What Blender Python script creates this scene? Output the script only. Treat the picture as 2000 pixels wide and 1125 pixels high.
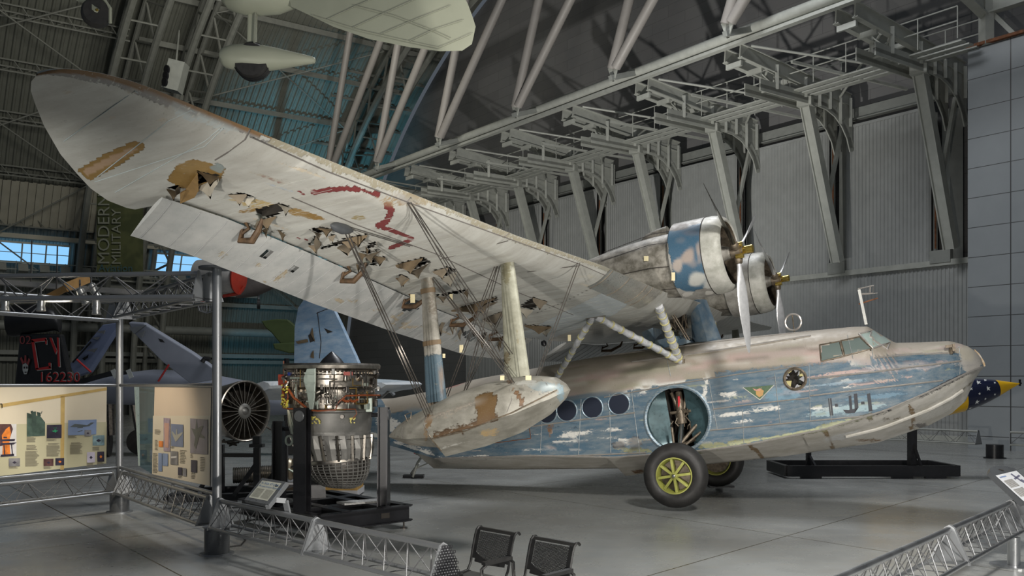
import bpy, bmesh, math, random
import numpy as np
from mathutils import Vector, Matrix
from mathutils.bvhtree import BVHTree
for _o in list(bpy.data.objects): bpy.data.objects.remove(_o)
sc = bpy.context.scene
COL = sc.collection
rnd = random.Random(7)
V = Vector
# ---------------------------------------------------------------- camera
FPX = 1864.0; EYE = 2.3; HY = 748.0
cd = bpy.data.cameras.new('camera'); cam = bpy.data.objects.new('camera', cd); COL.objects.link(cam)
cam.location = (0, 0, EYE); cam.rotation_euler = (math.pi/2, 0, 0)
cd.sensor_width = 36; cd.lens = FPX/2000*36; cd.shift_y = (HY-562.5)/2000; cd.clip_end = 400; cd.clip_start = .1
sc.camera = cam
# ---------------------------------------------------------------- light
w = bpy.data.worlds.new('hall_ambient'); sc.world = w; w.use_nodes = True
w.node_tree.nodes['Background'].inputs[0].default_value = (.62, .72, .85, 1)
w.node_tree.nodes['Background'].inputs[1].default_value = .11
sc.view_settings.view_transform = 'Standard'; sc.view_settings.look = 'None'
sc.view_settings.gamma = 1; sc.view_settings.use_curve_mapping = False
sc.view_settings.exposure = 0.1
def lamp(kind, name, loc, target, power, col, size=1.0, size_y=None, angle=60, blend=.6):
    l = bpy.data.lights.new(name, kind); o = bpy.data.objects.new(name, l); COL.objects.link(o)
    o.location = loc; o.rotation_euler = (V(target)-V(loc)).to_track_quat('-Z', 'Y').to_euler()
    l.energy = power; l.color = col
    if kind == 'AREA':
        l.size = size
        if size_y: l.shape = 'RECTANGLE'; l.size_y = size_y
    if kind == 'SPOT':
        l.spot_size = math.radians(angle); l.spot_blend = blend; l.shadow_soft_size = size
    if kind == 'POINT': l.shadow_soft_size = size
    return o
WARM = (1, .93, .82); COOL = (.80, .9, 1)
lamp('SPOT', 'key_flash_right', (6.3, 3.2, 1.3), (1.0, 13.5, 3.6), 2700, (1, .95, .88), .14, angle=82, blend=.8)
lamp('SPOT', 'key_flash_left', (-3.0, 1.0, 1.0), (6.0, 18.5, 3.2), 3600, (1, .95, .88), .12, angle=64, blend=.6)
lamp('SPOT', 'wall_uplight', (-1.5, 27.0, 1.2), (4.5, 49.0, 20.0), 10000, (1, .98, .93), .25, angle=84, blend=.8)
lamp('SPOT', 'floor_fill_front', (4.6, 5.0, 9.5), (3.6, 12.5, 0), 5200, (1, .97, .92), .7, angle=105, blend=.9)  # added fill spot that brightens the floor before the boat
lamp('AREA', 'high_bay_light', (3, 27, 21), (2, 20, 0), 3000, (.95, .97, 1), 9, 6)
lamp('AREA', 'high_bay_light_left', (-10, 40, 19), (-18, 52, 20), 1500, (1, .97, .86), 7, 7)
lamp('SPOT', 'teal_flood', (-10.5, 68.0, 2), (-14.5, 72.0, 19), 5500, (.20, .70, .95), .4, angle=58, blend=.7)
lamp('SPOT', 'teal_flood_low', (-13, 58, 1.2), (-19.3, 77, 5.5), 1800, (.15, .66, 1.0), .3, angle=30, blend=.6)
lamp('SPOT', 'display_flash', (-1.2, 10.8, 2.7), (-3.0, 15.6, 1.7), 170, (1, .95, .88), .12, angle=50, blend=.8)
lamp('SPOT', 'hanging_plane_fill', (-5.5, 3.5, 1.5), (-2.6, 12.5, 7.2), 700, (1, .98, .92), .2, angle=46, blend=.9)  # added fill spot that lifts the dark hanging monoplane
lamp('SPOT', 'panel_spot_lamp', (-6.2, 13.0, 3.6), (-7.5, 16.3, 1.4), 480, (1, .88, .70), .08, angle=62, blend=.8)
lamp('SPOT', 'panel_spot_lamp', (-7.6, 13.4, 3.4), (-5.2, 14.7, 1.4), 330, (1, .86, .66), .08, angle=62, blend=.8)
# ---------------------------------------------------------------- node materials
class NT:
    def __init__(s, name):
        s.m = bpy.data.materials.new(name); s.m.use_nodes = True; s.t = s.m.node_tree; s.b = s.t.nodes['Principled BSDF']
        s.tc = s.t.nodes.new('ShaderNodeTexCoord')
    def put(s, sock, v):
        if isinstance(v, bpy.types.NodeSocket): s.t.links.new(v, sock)
        elif v is not None:
            if hasattr(sock.default_value, '__len__') and not hasattr(v, '__len__'): v = [v]*len(sock.default_value)
            if hasattr(v, '__len__') and len(v) == 3 and len(sock.default_value) == 4: v = (*v, 1)
            sock.default_value = v
    def n(s, typ, ins={}, out=0, **kw):
        nd = s.t.nodes.new(typ)
        for k, v in kw.items(): setattr(nd, k, v)
        for k, v in ins.items(): s.put(nd.inputs[k], v)
        return nd.outputs[out]
    def vec(s, scale=(1, 1, 1), space='Object'):
        return s.n('ShaderNodeMapping', {'Vector': s.tc.outputs[space], 'Scale': scale})
    def noise(s, sc_=5, det=4, rough=.6, vec=None, dist=0):
        return s.n('ShaderNodeTexNoise', {'Vector': vec if vec is not None else s.tc.outputs['Object'], 'Scale': sc_, 'Detail': det, 'Roughness': rough, 'Distortion': dist})
    def mr(s, f, a, b, c=0, d=1):
        return s.n('ShaderNodeMapRange', {0: f, 1: a, 2: b, 3: c, 4: d})
    def math(s, op, a, b=0):
        return s.n('ShaderNodeMath', {0: a, 1: b}, operation=op)
    def mix(s, f, a, b):
        nd = s.t.nodes.new('ShaderNodeMix'); nd.data_type = 'RGBA'
        s.put(nd.inputs[0], f); s.put(nd.inputs[6], a); s.put(nd.inputs[7], b); return nd.outputs[2]
    def sep(s, v, i):
        return s.n('ShaderNodeSeparateXYZ', {0: v}, out=i)
    def bump(s, h, st=.3, dist=.02):
        s.put(s.b.inputs['Normal'], s.n('ShaderNodeBump', {'Height': h, 'Strength': st, 'Distance': dist}))
    def done(s, col, rough=.5, metal=0.0):
        s.put(s.b.inputs['Base Color'], col); s.put(s.b.inputs['Roughness'], rough); s.put(s.b.inputs['Metallic'], metal); return s.m
MATS = {}
def M(name, col, rough=.5, metal=0.0, var=.12, sc_=6):
    if name in MATS: return MATS[name]
    n = NT(name); f = n.noise(sc_, 5)
    c = n.mix(n.mr(f, .3, .7), tuple(x*(1-var) for x in col), tuple(min(1, x*(1+var)) for x in col))
    MATS[name] = n.done(c, n.mr(n.noise(sc_*2), .3, .7, rough*.85, min(1, rough*1.15)), metal); return MATS[name]
def glow(name, col, st):
    n = NT(name); n.put(n.b.inputs['Emission Color'], col); n.put(n.b.inputs['Emission Strength'], st); return n.done((.02,)*3)
# ---------------------------------------------------------------- mesh builder
class MB:
    def __init__(s): s.v = []; s.f = []; s.mi = []
    def add(s, vs, fs, mi=0):
        b = len(s.v); s.v += [V(p) for p in vs]; s.f += [[b+i for i in f] for f in fs]; s.mi += [mi]*len(fs); return s
    def box(s, c, size, R=None, mi=0):
        c = V(c); hx, hy, hz = (q/2 for q in size)
        vs = [V((x*hx, y*hy, z*hz)) for x in (-1, 1) for y in (-1, 1) for z in (-1, 1)]
        if R is not None: vs = [R @ p for p in vs]
        return s.add([p+c for p in vs], [(0,1,3,2),(4,6,7,5),(0,4,5,1),(2,3,7,6),(0,2,6,4),(1,5,7,3)], mi)
    def bar(s, p, q, w_, h, up=(0, 0, 1), mi=0):
        p = V(p); q = V(q); d = (q-p); L = d.length
        if L < 1e-6: return s
        d.normalize(); u = V(up)
        if abs(d.dot(u)) > .98: u = V((1, 0, 0))
        a = d.cross(u).normalized(); u = a.cross(d)
        R = Matrix((d, a, u)).transposed()
        return s.box((p+q)/2, (L, w_, h), R, mi)
    def tube(s, pts, r, n=8, cap=True, mi=0):
        pts = [V(p) for p in pts]; m = len(pts)
        rr = r if hasattr(r, '__len__') else [r]*m
        rings = []; prev = None
        for i, p in enumerate(pts):
            d = (pts[min(i+1, m-1)]-pts[max(i-1, 0)]).normalized()
            if prev is None:
                u = V((0, 0, 1)) if abs(d.z) < .9 else V((1, 0, 0)); a = d.cross(u).normalized()
            else:
                a = (prev-d*prev.dot(d)).normalized()
            prev = a; b = d.cross(a)
            rings.append([p+(a*math.cos(2*math.pi*k/n)+b*math.sin(2*math.pi*k/n))*rr[i] for k in range(n)])
        return s.loft(rings, True, cap, mi)
    def loft(s, rings, closed=True, cap=False, mi=0):
        n = len(rings[0]); vs = [p for r in rings for p in r]; fs = []
        for i in range(len(rings)-1):
            for k in range(n if closed else n-1):
                k2 = (k+1) % n; fs.append((i*n+k, i*n+k2, (i+1)*n+k2, (i+1)*n+k))
        if cap: fs += [tuple(range(n-1, -1, -1)), tuple(range((len(rings)-1)*n, len(rings)*n))]
        return s.add(vs, fs, mi)
    def lathe(s, prof, o, axis=(0, 0, 1), n=32, cap=True, mi=0):   # prof = [(distance along the axis, radius)]
        o = V(o); d = V(axis).normalized(); u = V((0, 0, 1)) if abs(d.z) < .9 else V((1, 0, 0))
        a = d.cross(u).normalized(); b = d.cross(a)
        return s.loft([[o+d*h+(a*math.cos(2*math.pi*k/n)+b*math.sin(2*math.pi*k/n))*max(r, 1e-4) for k in range(n)] for h, r in prof], True, cap, mi)
    def poly(s, pts, depth=None, mi=0):     # flat polygon, extruded by the vector depth
        n = len(pts); pts = [V(p) for p in pts]
        if depth is None: return s.add(pts, [tuple(range(n))], mi)
        d = V(depth)
        return s.add(pts+[p+d for p in pts], [tuple(range(n)), tuple(range(2*n-1, n-1, -1))]+[(i, i+n, (i+1) % n+n, (i+1) % n) for i in range(n)], mi)
    def build(s, name, mat, parent=None, smooth=False, bevel=0, **props):
        me = bpy.data.meshes.new(name)
        vs = s.v
        if parent is not None:
            Mi = WM[parent.name].inverted(); vs = [Mi @ p for p in vs]
        me.from_pydata([tuple(p) for p in vs], [], s.f)
        for m in (mat if isinstance(mat, (list, tuple)) else [mat]): me.materials.append(m)
        if any(s.mi): me.polygons.foreach_set('material_index', s.mi)
        bm = bmesh.new(); bm.from_mesh(me); bmesh.ops.recalc_face_normals(bm, faces=bm.faces)
        if smooth:
            for f in bm.faces: f.smooth = True
            ang = math.radians(smooth if smooth > 1 else 38)
            for e in bm.edges:
                if len(e.link_faces) == 2 and e.calc_face_angle(0) > ang: e.smooth = False
        bm.to_mesh(me); bm.free()
        o = bpy.data.objects.new(name, me); COL.objects.link(o)
        WM[o.name] = WM[parent.name].copy() if parent is not None else Matrix.Identity(4)
        if parent is not None: o.parent = parent
        if bevel:
            b = o.modifiers.new('bevel', 'BEVEL'); b.width = bevel; b.segments = 2; b.limit_method = 'ANGLE'
        for k, v_ in props.items(): o[k] = v_
        return o
WM = {}
def thing(name, label, cat, loc=(0, 0, 0), mat=None, group=None, kind=None):
    o = bpy.data.objects.new(name, None); COL.objects.link(o); o.empty_display_size = .2
    o.matrix_world = mat if mat is not None else Matrix.Translation(V(loc))
    WM[o.name] = mat.copy() if mat is not None else Matrix.Translation(V(loc))
    return tag(o, label, cat, group, kind)
def tag(o, label=None, cat=None, group=None, kind=None):
    if label: o['label'] = label
    if cat: o['category'] = cat
    if group: o['group'] = group
    if kind: o['kind'] = kind
    return o
def struct(name, mb, mat, label, cat=None, smooth=False, group=None):
    o = mb.build(name, mat, None, smooth); return tag(o, label, cat or name.split('_')[0], group, 'structure')
def copy_tree(o, delta, label, parent=None):
    c = o.copy(); COL.objects.link(c)
    if parent is None:
        c.location = V(o.location)+V(delta); c['label'] = label
    else: c.parent = parent
    for ch in [q for q in bpy.data.objects if q.parent == o]: copy_tree(ch, None, None, c)
    return c
def gp(px, py, z=0.0):       # where a picture point meets the level z
    d = FPX*(EYE-z)/(py-HY); return V(((px-1000)/FPX*d, d, z))
def at(px, py, y):           # where a picture point meets the depth y
    return V(((px-1000)/FPX*y, y, EYE+(HY-py)/FPX*y))
# the end wall: m runs along it, d stands out from it
W0 = V((17.5, 36.6, 0)); WD = V((-.589, .808, 0)); WN = V((-.808, -.589, 0))
def wp(m, d, z): return W0+WD*m+WN*d+V((0, 0, z))
# ================================================================ the hangar
STEEL = M('pale_steel', (.42, .43, .39), .55, .1, .10, 3)
STEEL_D = M('dim_steel', (.27, .28, .26), .6, .1, .10, 3)
ALU = M('brushed_aluminium', (.30, .31, .32), .40, .75, .02, 2)
BLACK = M('black_paint', (.012, .012, .014), .34, .1, .2, 8)
RUBBER = M('tyre_rubber', (.022, .021, .020), .55, 0, .3, 9)
def floor_mat():
    n = NT('polished_concrete'); p = n.tc.outputs['Object']
    a = n.n('ShaderNodeVectorMath', {0: p, 1: (.764, -.645, 0)}, out=1, operation='DOT_PRODUCT')
    b = n.n('ShaderNodeVectorMath', {0: p, 1: (.807, .59, 0)}, out=1, operation='DOT_PRODUCT')
    def line(v, c, per):
        q = n.math('FRACT', n.math('DIVIDE', n.math('ADD', v, -c+per*40), per))
        return n.math('LESS_THAN', n.math('MINIMUM', q, n.math('SUBTRACT', 1, q)), .011/per)
    j = n.math('MAXIMUM', line(a, -6.10, 7.45), line(b, 3.53, 8.27))
    f1 = n.noise(.35, 6, .62); f2 = n.noise(2.2, 5, .6, n.vec((1, 2.6, 1)))
    c = n.mix(n.mr(f1, .35, .68), (.225, .228, .220), (.30, .31, .30))
    c = n.mix(n.mr(f2, .50, .8, 0, .45), c, (.30, .28, .235))
    c = n.mix(j, c, (.055, .045, .025))
    n.bump(n.noise(1.3, 2), .03, .05)
    return n.done(c, n.mr(n.noise(1.1, 5), .35, .7, .20, .34))
fl = MB().add([(-75, -12, 0), (60, -12, 0), (60, 120, 0), (-75, 120, 0)], [(0, 1, 2, 3)])
struct('floor', fl, floor_mat(), 'polished grey concrete hangar floor with sawn joints', 'floor')
def block_mat():
    n = NT('grey_block_wall'); p = n.tc.outputs['Object']
    u = n.n('ShaderNodeVectorMath', {0: p, 1: (-.589, .808, 0)}, out=1, operation='DOT_PRODUCT')
    uv = n.n('ShaderNodeCombineXYZ', {0: u, 1: n.sep(p, 2), 2: 0})
    br = n.n('ShaderNodeTexBrick', {'Vector': uv, 'Color1': (.20, .20, .20, 1), 'Color2': (.17, .17, .172, 1), 'Mortar': (.12, .12, .12, 1), 'Scale': 1, 'Mortar Size': .012, 'Brick Width': 2.4, 'Row Height': .62})
    return n.done(n.mix(n.mr(n.noise(1.2), .3, .7, 0, .35), br, (.22, .21, .20)), .8)
def arch_pts(cm, hw, hz, a0, a1, n):
    return [(cm+hw*math.cos(a0+(a1-a0)*i/n), hz*math.sin(a0+(a1-a0)*i/n)) for i in range(n+1)]
ARC = arch_pts(18, 37, 31, math.radians(180), math.radians(62), 60)
ARC = arch_pts(18, 37, 31, math.radians(0), math.radians(125), 60)
# end wall (block) under the arch
pts = [wp(m, -.8, z) for m, z in ARC]
mb = MB().poly(pts+[wp(-20, -.8, 31), wp(-20, -.8, 0)], WN*-.4)
struct('wall_back', mb, block_mat(), 'dark grey block end wall of the hangar above the folding doors', 'wall')
mb = MB().box(wp(-3.5, -1.0, 15), (.4, 21, 30), Matrix.Rotation(math.atan2(WD.x, WD.y)*-1, 3, 'Z'))
struct('wall_right_block', mb, block_mat(), 'dark grey block wall end behind the smooth white panels', 'wall')
# corrugated sheets: real folded profile
def corrug(m0, m1, z0, z1, d, pitch=.17, amp=.035):
    prof = []; m = m0
    while m < m1:
        for dm, dd in ((0, 0), (.45, 0), (.58, 1), (.87, 1)):
            if m+dm*pitch <= m1: prof.append((m+dm*pitch, dd*amp))
        m += pitch
    prof.append((m1, 0))
    a = [wp(q, d+e, z0) for q, e in prof]; b = [wp(q, d+e, z1) for q, e in prof]
    return MB().loft([a, b], False)
SHEET = M('grey_corrugated_sheet', (.36, .37, .36), .5, .15, .06, 2)
mb = corrug(-1.4, 35, 0, 7.0, .02); struct('wall_back_sheet', mb, SHEET, 'lower band of grey corrugated sheet along the end wall', 'wall')
mb = MB().bar(wp(-1.4, .1, 7.0), wp(35, .1, 7.0), .18, .22)
mb.bar(wp(-1.4, .06, .12), wp(35, .06, .12), .1, .24)
struct('trim_1', mb, STEEL, 'steel ledge rail along the top of the lower corrugated band', 'trim')
RUST = M('rusted_guide', (.20, .08, .035), .7, .2, .5, 10)
gaps = [0.9, 5.6, 10.75, 15.9, 20.9, 26.0, 31.0]
for i in range(6):
    m0, m1 = gaps[i]+.62, gaps[i+1]-.38
    mb = corrug(m0, m1, 7.1, 13.2, .12)
    mb.bar(wp(m0, .1, 13.2), wp(m1, .1, 13.2), .14, .12).bar(wp(m0, .1, 7.1), wp(m0, .1, 13.2), .1, .1).bar(wp(m1, .1, 7.1), wp(m1, .1, 13.2), .1, .1)
    o = mb.build('door_%d' % (i+1), SHEET)
    tag(o, 'tall corrugated hangar door leaf, number %s counted from the smooth white panels' % ('one', 'two', 'three', 'four', 'five', 'six')[i], 'door', 'folding hangar door leaves', 'structure')
for i, g in enumerate(gaps):
    mb = MB().bar(wp(g+.5, -.1, 7.1), wp(g+.5, -.1, 13), .14, .14).bar(wp(g-.1, -.3, 7.1), wp(g-.1, -.3, 13), .7, .5)
    mb.bar(wp(g-.3, .1, 7.25), wp(g+.55, .1, 7.25), .25, .5)
    o = mb.build('guide_post', [STEEL_D, RUST]); tag(o, 'rust-streaked vertical guide in the %s slot from the white panels' % ('first', 'second', 'third', 'fourth', 'fifth', 'sixth', 'seventh')[i], 'guide', 'door guides', 'structure')
    r = MB().bar(wp(g+.42, .02, 7.6), wp(g+.42, .02, 12.6), .03, .06).build('rust_strip', RUST, o)
# smooth white panel box at the right
n = NT('white_wall_panel'); p = n.tc.outputs['Object']
u = n.n('ShaderNodeVectorMath', {0: p, 1: (-.589, .808, 0)}, out=1, operation='DOT_PRODUCT')
uv = n.n('ShaderNodeCombineXYZ', {0: n.math('ADD', u, -19.265+3.09), 1: n.math('ADD', n.sep(p, 2), -13.97+12*1.04), 2: 0})
def gl(v, per, wd_):
    q = n.math('FRACT', n.math('DIVIDE', n.math('ADD', v, per*60), per)); return n.math('LESS_THAN', n.math('MINIMUM', q, n.math('SUBTRACT', 1, q)), wd_/per)
j = n.math('MAXIMUM', gl(n.sep(uv, 1), 1.04, .012), gl(n.sep(uv, 0), 3.3, .02))
PANEL = n.done(n.mix(j, n.mix(n.mr(n.noise(.6), .3, .7), (.235, .255, .265), (.27, .29, .30)), (.05, .05, .05)), .42)
mb = MB().poly([wp(-1.6, 3, 0), wp(-1.6, 3, 14.0), wp(-9, 3, 14.0), wp(-9, 3, 0)], WN*-3.6)
struct('wall_right', mb, PANEL, 'smooth pale grey panelled wall at the right edge', 'wall')
mb = MB().bar(wp(-1.6, 3.0, 14.06), wp(-9, 3.0, 14.06), .3, .1)
struct('trim_2', mb, RUST, 'orange-brown capping along the top of the pale panelled wall', 'trim')
# ---------------------------------------------------------------- door track brackets
def bracket(i):
    g = -.05+4.97*i; d0 = wp(g, 0, 13.5)
    ords = ('nearest the white panels', 'second from the white panels', 'third from the white panels', 'fourth from the white panels', 'fifth from the white panels', 'sixth from the white panels', 'seventh from the white panels', 'farthest from the white panels')
    t = thing('door_track_bracket', 'pale steel curved door track bracket with leaning strut, %s' % ords[i], 'bracket', d0, group='door track brackets along the end wall')
    for k, off in ((0, 0), (1, .75)):
        path = [(6.2, 13.75), (2.6, 13.75), (2.0, 13.7), (1.4, 13.5), (.9, 13.15), (.5, 12.65), (.28, 12.1)]
        mb = MB()
        for (a, b), (c, e) in zip(path, path[1:]):
            mb.bar(wp(g+off, a, b), wp(g+off, c, e), .26, .05, WD)      # bottom flange
            mb.bar(wp(g+off, a, b+.16), wp(g+off, c, e+.16), .05, .34)
        outer = [(2.6, 14.1), (2.0, 14.15), (1.2, 14.2), (.28, 14.2)]
        web = [wp(g+off, a, b) for a, b in path[1:]]+[wp(g+off, .2, 12.1), wp(g+off, .2, 14.3), wp(g+off, 2.6, 14.3)]
        mb.poly(web, WD*.04)
        for a in (2.6, 1.9, 1.2, .5): mb.bar(wp(g+off-.1, a, 13.6 if a > 1.5 else 13.1), wp(g+off-.1, a, 14.3), .06, .12)
        mb.build('track', STEEL, t)
    # upper box beam running out to the long pipe
    mb = MB()
    for k, off in ((0, .05), (1, .8)):
        mb.bar(wp(g+off, .3, 14.25), wp(g+off, 7.3, 14.95), .06, .50)
        mb.bar(wp(g+off, .3, 14.0), wp(g+off, 7.3, 14.70), .22, .04).bar(wp(g+off, .3, 14.5), wp(g+off, 7.3, 15.2), .22, .04)
    for a in (2.0, 4.0, 6.0, 7.2): mb.bar(wp(g+.05, a, 14.5), wp(g+.8, a, 14.5), .1, .2)
    mb.build('beam', STEEL, t)
    for a, b in ((5.2, 14.5), (3.4, 14.35)):
        MB().bar(wp(g, a, 13.85), wp(g, a, b+.3), .14, .14).build('hanger', STEEL, t); MB().bar(wp(g+.8, a, 13.85), wp(g+.8, a, b+.3), .1, .1).build('hanger', STEEL, t)
    mb = MB()
    for q in (0, .8):
        mb.bar(wp(g+q, 4.6 if q else 5.2, 13.9), wp(g+.8-q, 5.2, 14.7), .05, .05)
    mb.bar(wp(g, 5.2, 13.9), wp(g+.8, 5.2, 13.9), .06, .06).bar(wp(g, 5.2, 14.75), wp(g+.8, 5.2, 14.75), .06, .06)
    mb.build('cross_brace', STEEL, t)
    p, q = wp(g+.25, 3.0, 13.7), wp(g+.25, .9, 7.4)
    MB().bar(p, q, .40, .16, WN).bar(p+WD*.2, q+WD*.2, .05, .34, WN).bar(p-WD*.2, q-WD*.2, .05, .34, WN).build('strut', STEEL, t)
    MB().bar(wp(g+.25, .55, 13.2), wp(g+.25, 1.55, 10.0), .14, .14).build('brace', STEEL, t)
    MB().box(p+V((0, 0, .05)), (.6, .6, .35), Matrix.Rotation(.94, 3, 'Z')).build('head_plate', STEEL, t)
    return t
for i in range(8): bracket(i)
# catwalk with railing between brackets, purlins and the long pipe
t = thing('long_pipe_beam', 'long pale steel pipe beam running the full length above the track brackets', 'beam', wp(20, 7.6, 15.4))
MB().tube([wp(-5, 7.7, 15.42), wp(46, 7.7, 15.42)], .2, 14).build('pipe', STEEL, t, True)
mb = MB().bar(wp(-5, 7.7, 15.08), wp(46, 7.7, 15.08), .26, .12); mb.build('rail', STEEL, t)
t = thing('catwalk', 'narrow steel catwalk with thin handrails hung between the track brackets', 'catwalk', wp(20, 2.5, 14))
mb = MB()
for dd in (3.0, 3.5, 4.0): mb.bar(wp(-2, dd, 14.0), wp(44, dd, 14.0), .3, .05)
mb.build('deck', STEEL, t)
mb = MB()
for dd in (2.6, 4.4):
    for z in (14.6, 15.1): mb.tube([wp(-2, dd, z), wp(44, dd, z)], .025, 6)
    for k in range(32): mb.tube([wp(-2+k*1.45, dd, 14), wp(-2+k*1.45, dd, 15.1)], .022, 6)
mb.build('handrail', STEEL, t)
t = thing('header_beam', 'deep steel header beam above the corrugated door leaves', 'beam', wp(20, .1, 13.9))
MB().bar(wp(-2, -.1, 13.75), wp(44, -.1, 13.75), .1, .5).bar(wp(-2, -.05, 13.5), wp(44, -.05, 13.5), .3, .05).build('web', STEEL_D, t)
mb = MB()
for k in range(8): mb.bar(wp(k*5+2, .9, 13.9), wp(k*5+3.2, 6.5, 14.2), .1, .1)
mb.build('secondary_beam', STEEL, t)
for i in range(7):
    g = -.05+4.97*i
    mb = MB().tube([wp(g+.3, 5.4, 14.6), wp(g+4.9, 1.2, 14.2)], .05, 8).tube([wp(g+.2, 1.0, 13.9), wp(g+4.9, 6.8, 15.2)], .05, 8)
    o = mb.build('tie_rod', STEEL); tag(o, 'crossed thin tie rods between the %s pair of track brackets from the white panels' % ('first', 'second', 'third', 'fourth', 'fifth', 'sixth', 'seventh')[i], 'tie rod', 'tie rods', 'structure')
# wind column pairs
PIPE = M('pipe_column_steel', (.30, .28, .26), .55, .05, .05, 2)
vb = [(37.8, 'far left'), (30.8, 'left'), (23.9, 'middle left'), (17.0, 'middle'), (10.2, 'middle right'), (4.05, 'rightmost')]
for i, (m, wd_) in enumerate(vb):
    t = thing('sloping_column_pair', 'pair of grey sloping pipe columns meeting in a V, %s of the row' % wd_, 'column', wp(m, 9, 14.9), group='sloping pipe columns')
    z0, z1 = 14.9, 29.5
    for dm, off in ((-.398, .12), (-1.0, -.12)):
        zt = z1
        MB().tube([wp(m+off, 9, z0+.45), wp(m+off+dm*(zt-z0), 9, zt)], .21, 14).build('column', PIPE, t, True)
        e = wp(m+off, 9, z0+.5)
        MB().poly([e+WD*-.2, e+WD*.2, wp(m, 9, z0-.1)+WD*.06, wp(m, 9, z0-.1)-WD*.06], WN*.05).build('end_plate', STEEL, t)
    MB().bar(wp(m, 7.7, 15.4), wp(m, 9.2, 14.9), .2, .2).build('bearing', STEEL_D, t)
# ---------------------------------------------------------------- vault roof
ROOF = M('olive_grey_roof_sheet', (.17, .175, .15), .6, .1, .08, 2)
A0, A1 = math.radians(0), math.radians(100)
def rp(a, d, off=0):         # a point off metres under the roof skin
    m, z = 18+(37-off)*math.cos(a), (31-off)*math.sin(a); return wp(m, d, z)
prof = []; d = -.5
while d < 62:
    for dm, dd in ((0, 0), (.45, 0), (.6, 1), (.85, 1)): prof.append((d+dm*.42, dd*.09))
    d += .42
mb = MB().loft([[rp(A0+(A1-A0)*i/36, q, e) for q, e in prof] for i in range(37)], False)
struct('ceiling', mb, ROOF, 'olive grey corrugated vault roof of the hangar', 'ceiling')
ribs = [3.0, 16.0, 20.0, 33.0, 46.0]
PURL = M('purlin_steel', (.24, .245, .22), .6, .1, .1, 3)
angs = []
for z in (4.0, 8.4, 13.0, 16.0, 18.9, 21.4, 23.7, 25.6, 27.3, 28.7, 29.9): angs.append(math.asin(z/31))
for k, a in enumerate(angs):
    mb = MB(); lat = .55
    if 2 <= k:
        for (s0, s1, lattice) in ((20.3, 44, True), (1, 19.7, False)):
            if lattice:
                for off, da in ((.25, 0), (.8, 0), (.25, .014)): mb.tube([rp(a+da, s0, off), rp(a+da, s1, off)], .055, 6)
                d = s0; i = 0
                while d < s1-.6:
                    mb.tube([rp(a, d, .25), rp(a, d+.6, .8), rp(a+.014, d+1.1, .25)], .03, 5); d += 1.2
            else:
                mb.bar(rp(a, s0, .4), rp(a, s1, .4), .12, .34)
    else: mb.bar(rp(a, 1, .3), rp(a, 44, .3), .2, .3)
    o = mb.build('roof_purlin', PURL); tag(o, 'lattice roof purlin, number %s up from the hangar floor' % ('one', 'two', 'three', 'four', 'five', 'six', 'seven', 'eight', 'nine', 'ten', 'eleven')[k], 'purlin', 'roof purlins', 'structure')
for k in range(11):
    # thin secondary purlins seen between ribs near the end wall
    a = math.asin(min(.995, (17.4+k*1.35)/31))
    mb = MB().bar(rp(a, -.3, .18), rp(a, 6.2, .18), .1, .18)
    o = mb.build('light_purlin', PURL); tag(o, 'thin purlin in the blue-lit bay beside the end wall', 'purlin', 'thin purlins in the end bay', 'structure')
for k, d in enumerate(ribs):
    mb = MB(); N = 40
    for dd, off, r in ((0, .7, .17), (.9, .7, .17), (-.5, 2.9, .22), (1.4, 2.9, .22)):
        mb.tube([rp(A0+(A1-A0)*i/N, d+dd, off) for i in range(N+1)], r, 8)
    for i in range(0, N):
        a, b = A0+(A1-A0)*i/N, A0+(A1-A0)*(i+1)/N
        if i % 2: a, b = b, a
        mb.tube([rp(a, d, .7), rp(b, d-.5, 2.9)], .08, 6).tube([rp(a, d+.9, .7), rp(b, d+1.4, 2.9)], .08, 6)
        if i % 2: mb.tube([rp(a, d-.5, 2.9), rp(a, d+1.4, 2.9)], .06, 6)
    o = mb.build('roof_rib', PURL, None, True); tag(o, 'arched pipe truss rib under the vault, %s from the end wall' % ('first', 'second', 'third', 'fourth', 'fifth')[k], 'rib', 'arched roof ribs', 'structure')
mb = MB()
for (d0, d1) in ((4.5, 16), (21, 32)):
    for k in range(1, len(angs)-1, 2):
        a, b = angs[k], angs[min(k+2, len(angs)-1)]
        mb.tube([rp(a, d0, .9), rp(b, d1, .9)], .05, 6).tube([rp(b, d0, .9), rp(a, d1, .9)], .05, 6)
o = mb.build('wind_bracing', PURL); tag(o, 'thin crossed bracing rods under the vault roof', 'bracing', None, 'structure')
# window band with frames, catwalk below
SKY = glow('daylight_glass', (.28, .62, 1.0), .95)
def winband(d0, d1, k):
    mb = MB(); a0, a1 = math.asin(10.6/31), math.asin(11.9/31)
    mb.add([rp(a0, d0, .45), rp(a0, d1, .45), rp(a1, d1, .45), rp(a1, d0, .45)], [(0, 1, 2, 3)])
    o = mb.build('window_%d' % k, SKY); tag(o, 'strip of bright blue daylight windows, %s the green banner' % ('left of', 'right of')[k-1], 'window', None, 'structure')
    f = MB(); nn = int((d1-d0)/1.25)
    for i in range(nn+1):
        q = d0+(d1-d0)*i/nn; f.bar(rp(a0, q, .55), rp(a1, q, .55), .09, .09)
    for a in (a0, a1): f.bar(rp(a, d0, .55), rp(a, d1, .55), .12, .12)
    f.bar(rp((a0+a1)/2, d0, .55), rp((a0+a1)/2, d1, .55), .05, .05)
    f.build('window_frame', STEEL, o)
winband(21.6, 27.5, 1); winband(12.2, 15.8, 2)
PALE = M('pale_cladding', (.42, .40, .33), .6, .05, .08, 2)
prof = []; d = 11.0
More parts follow.
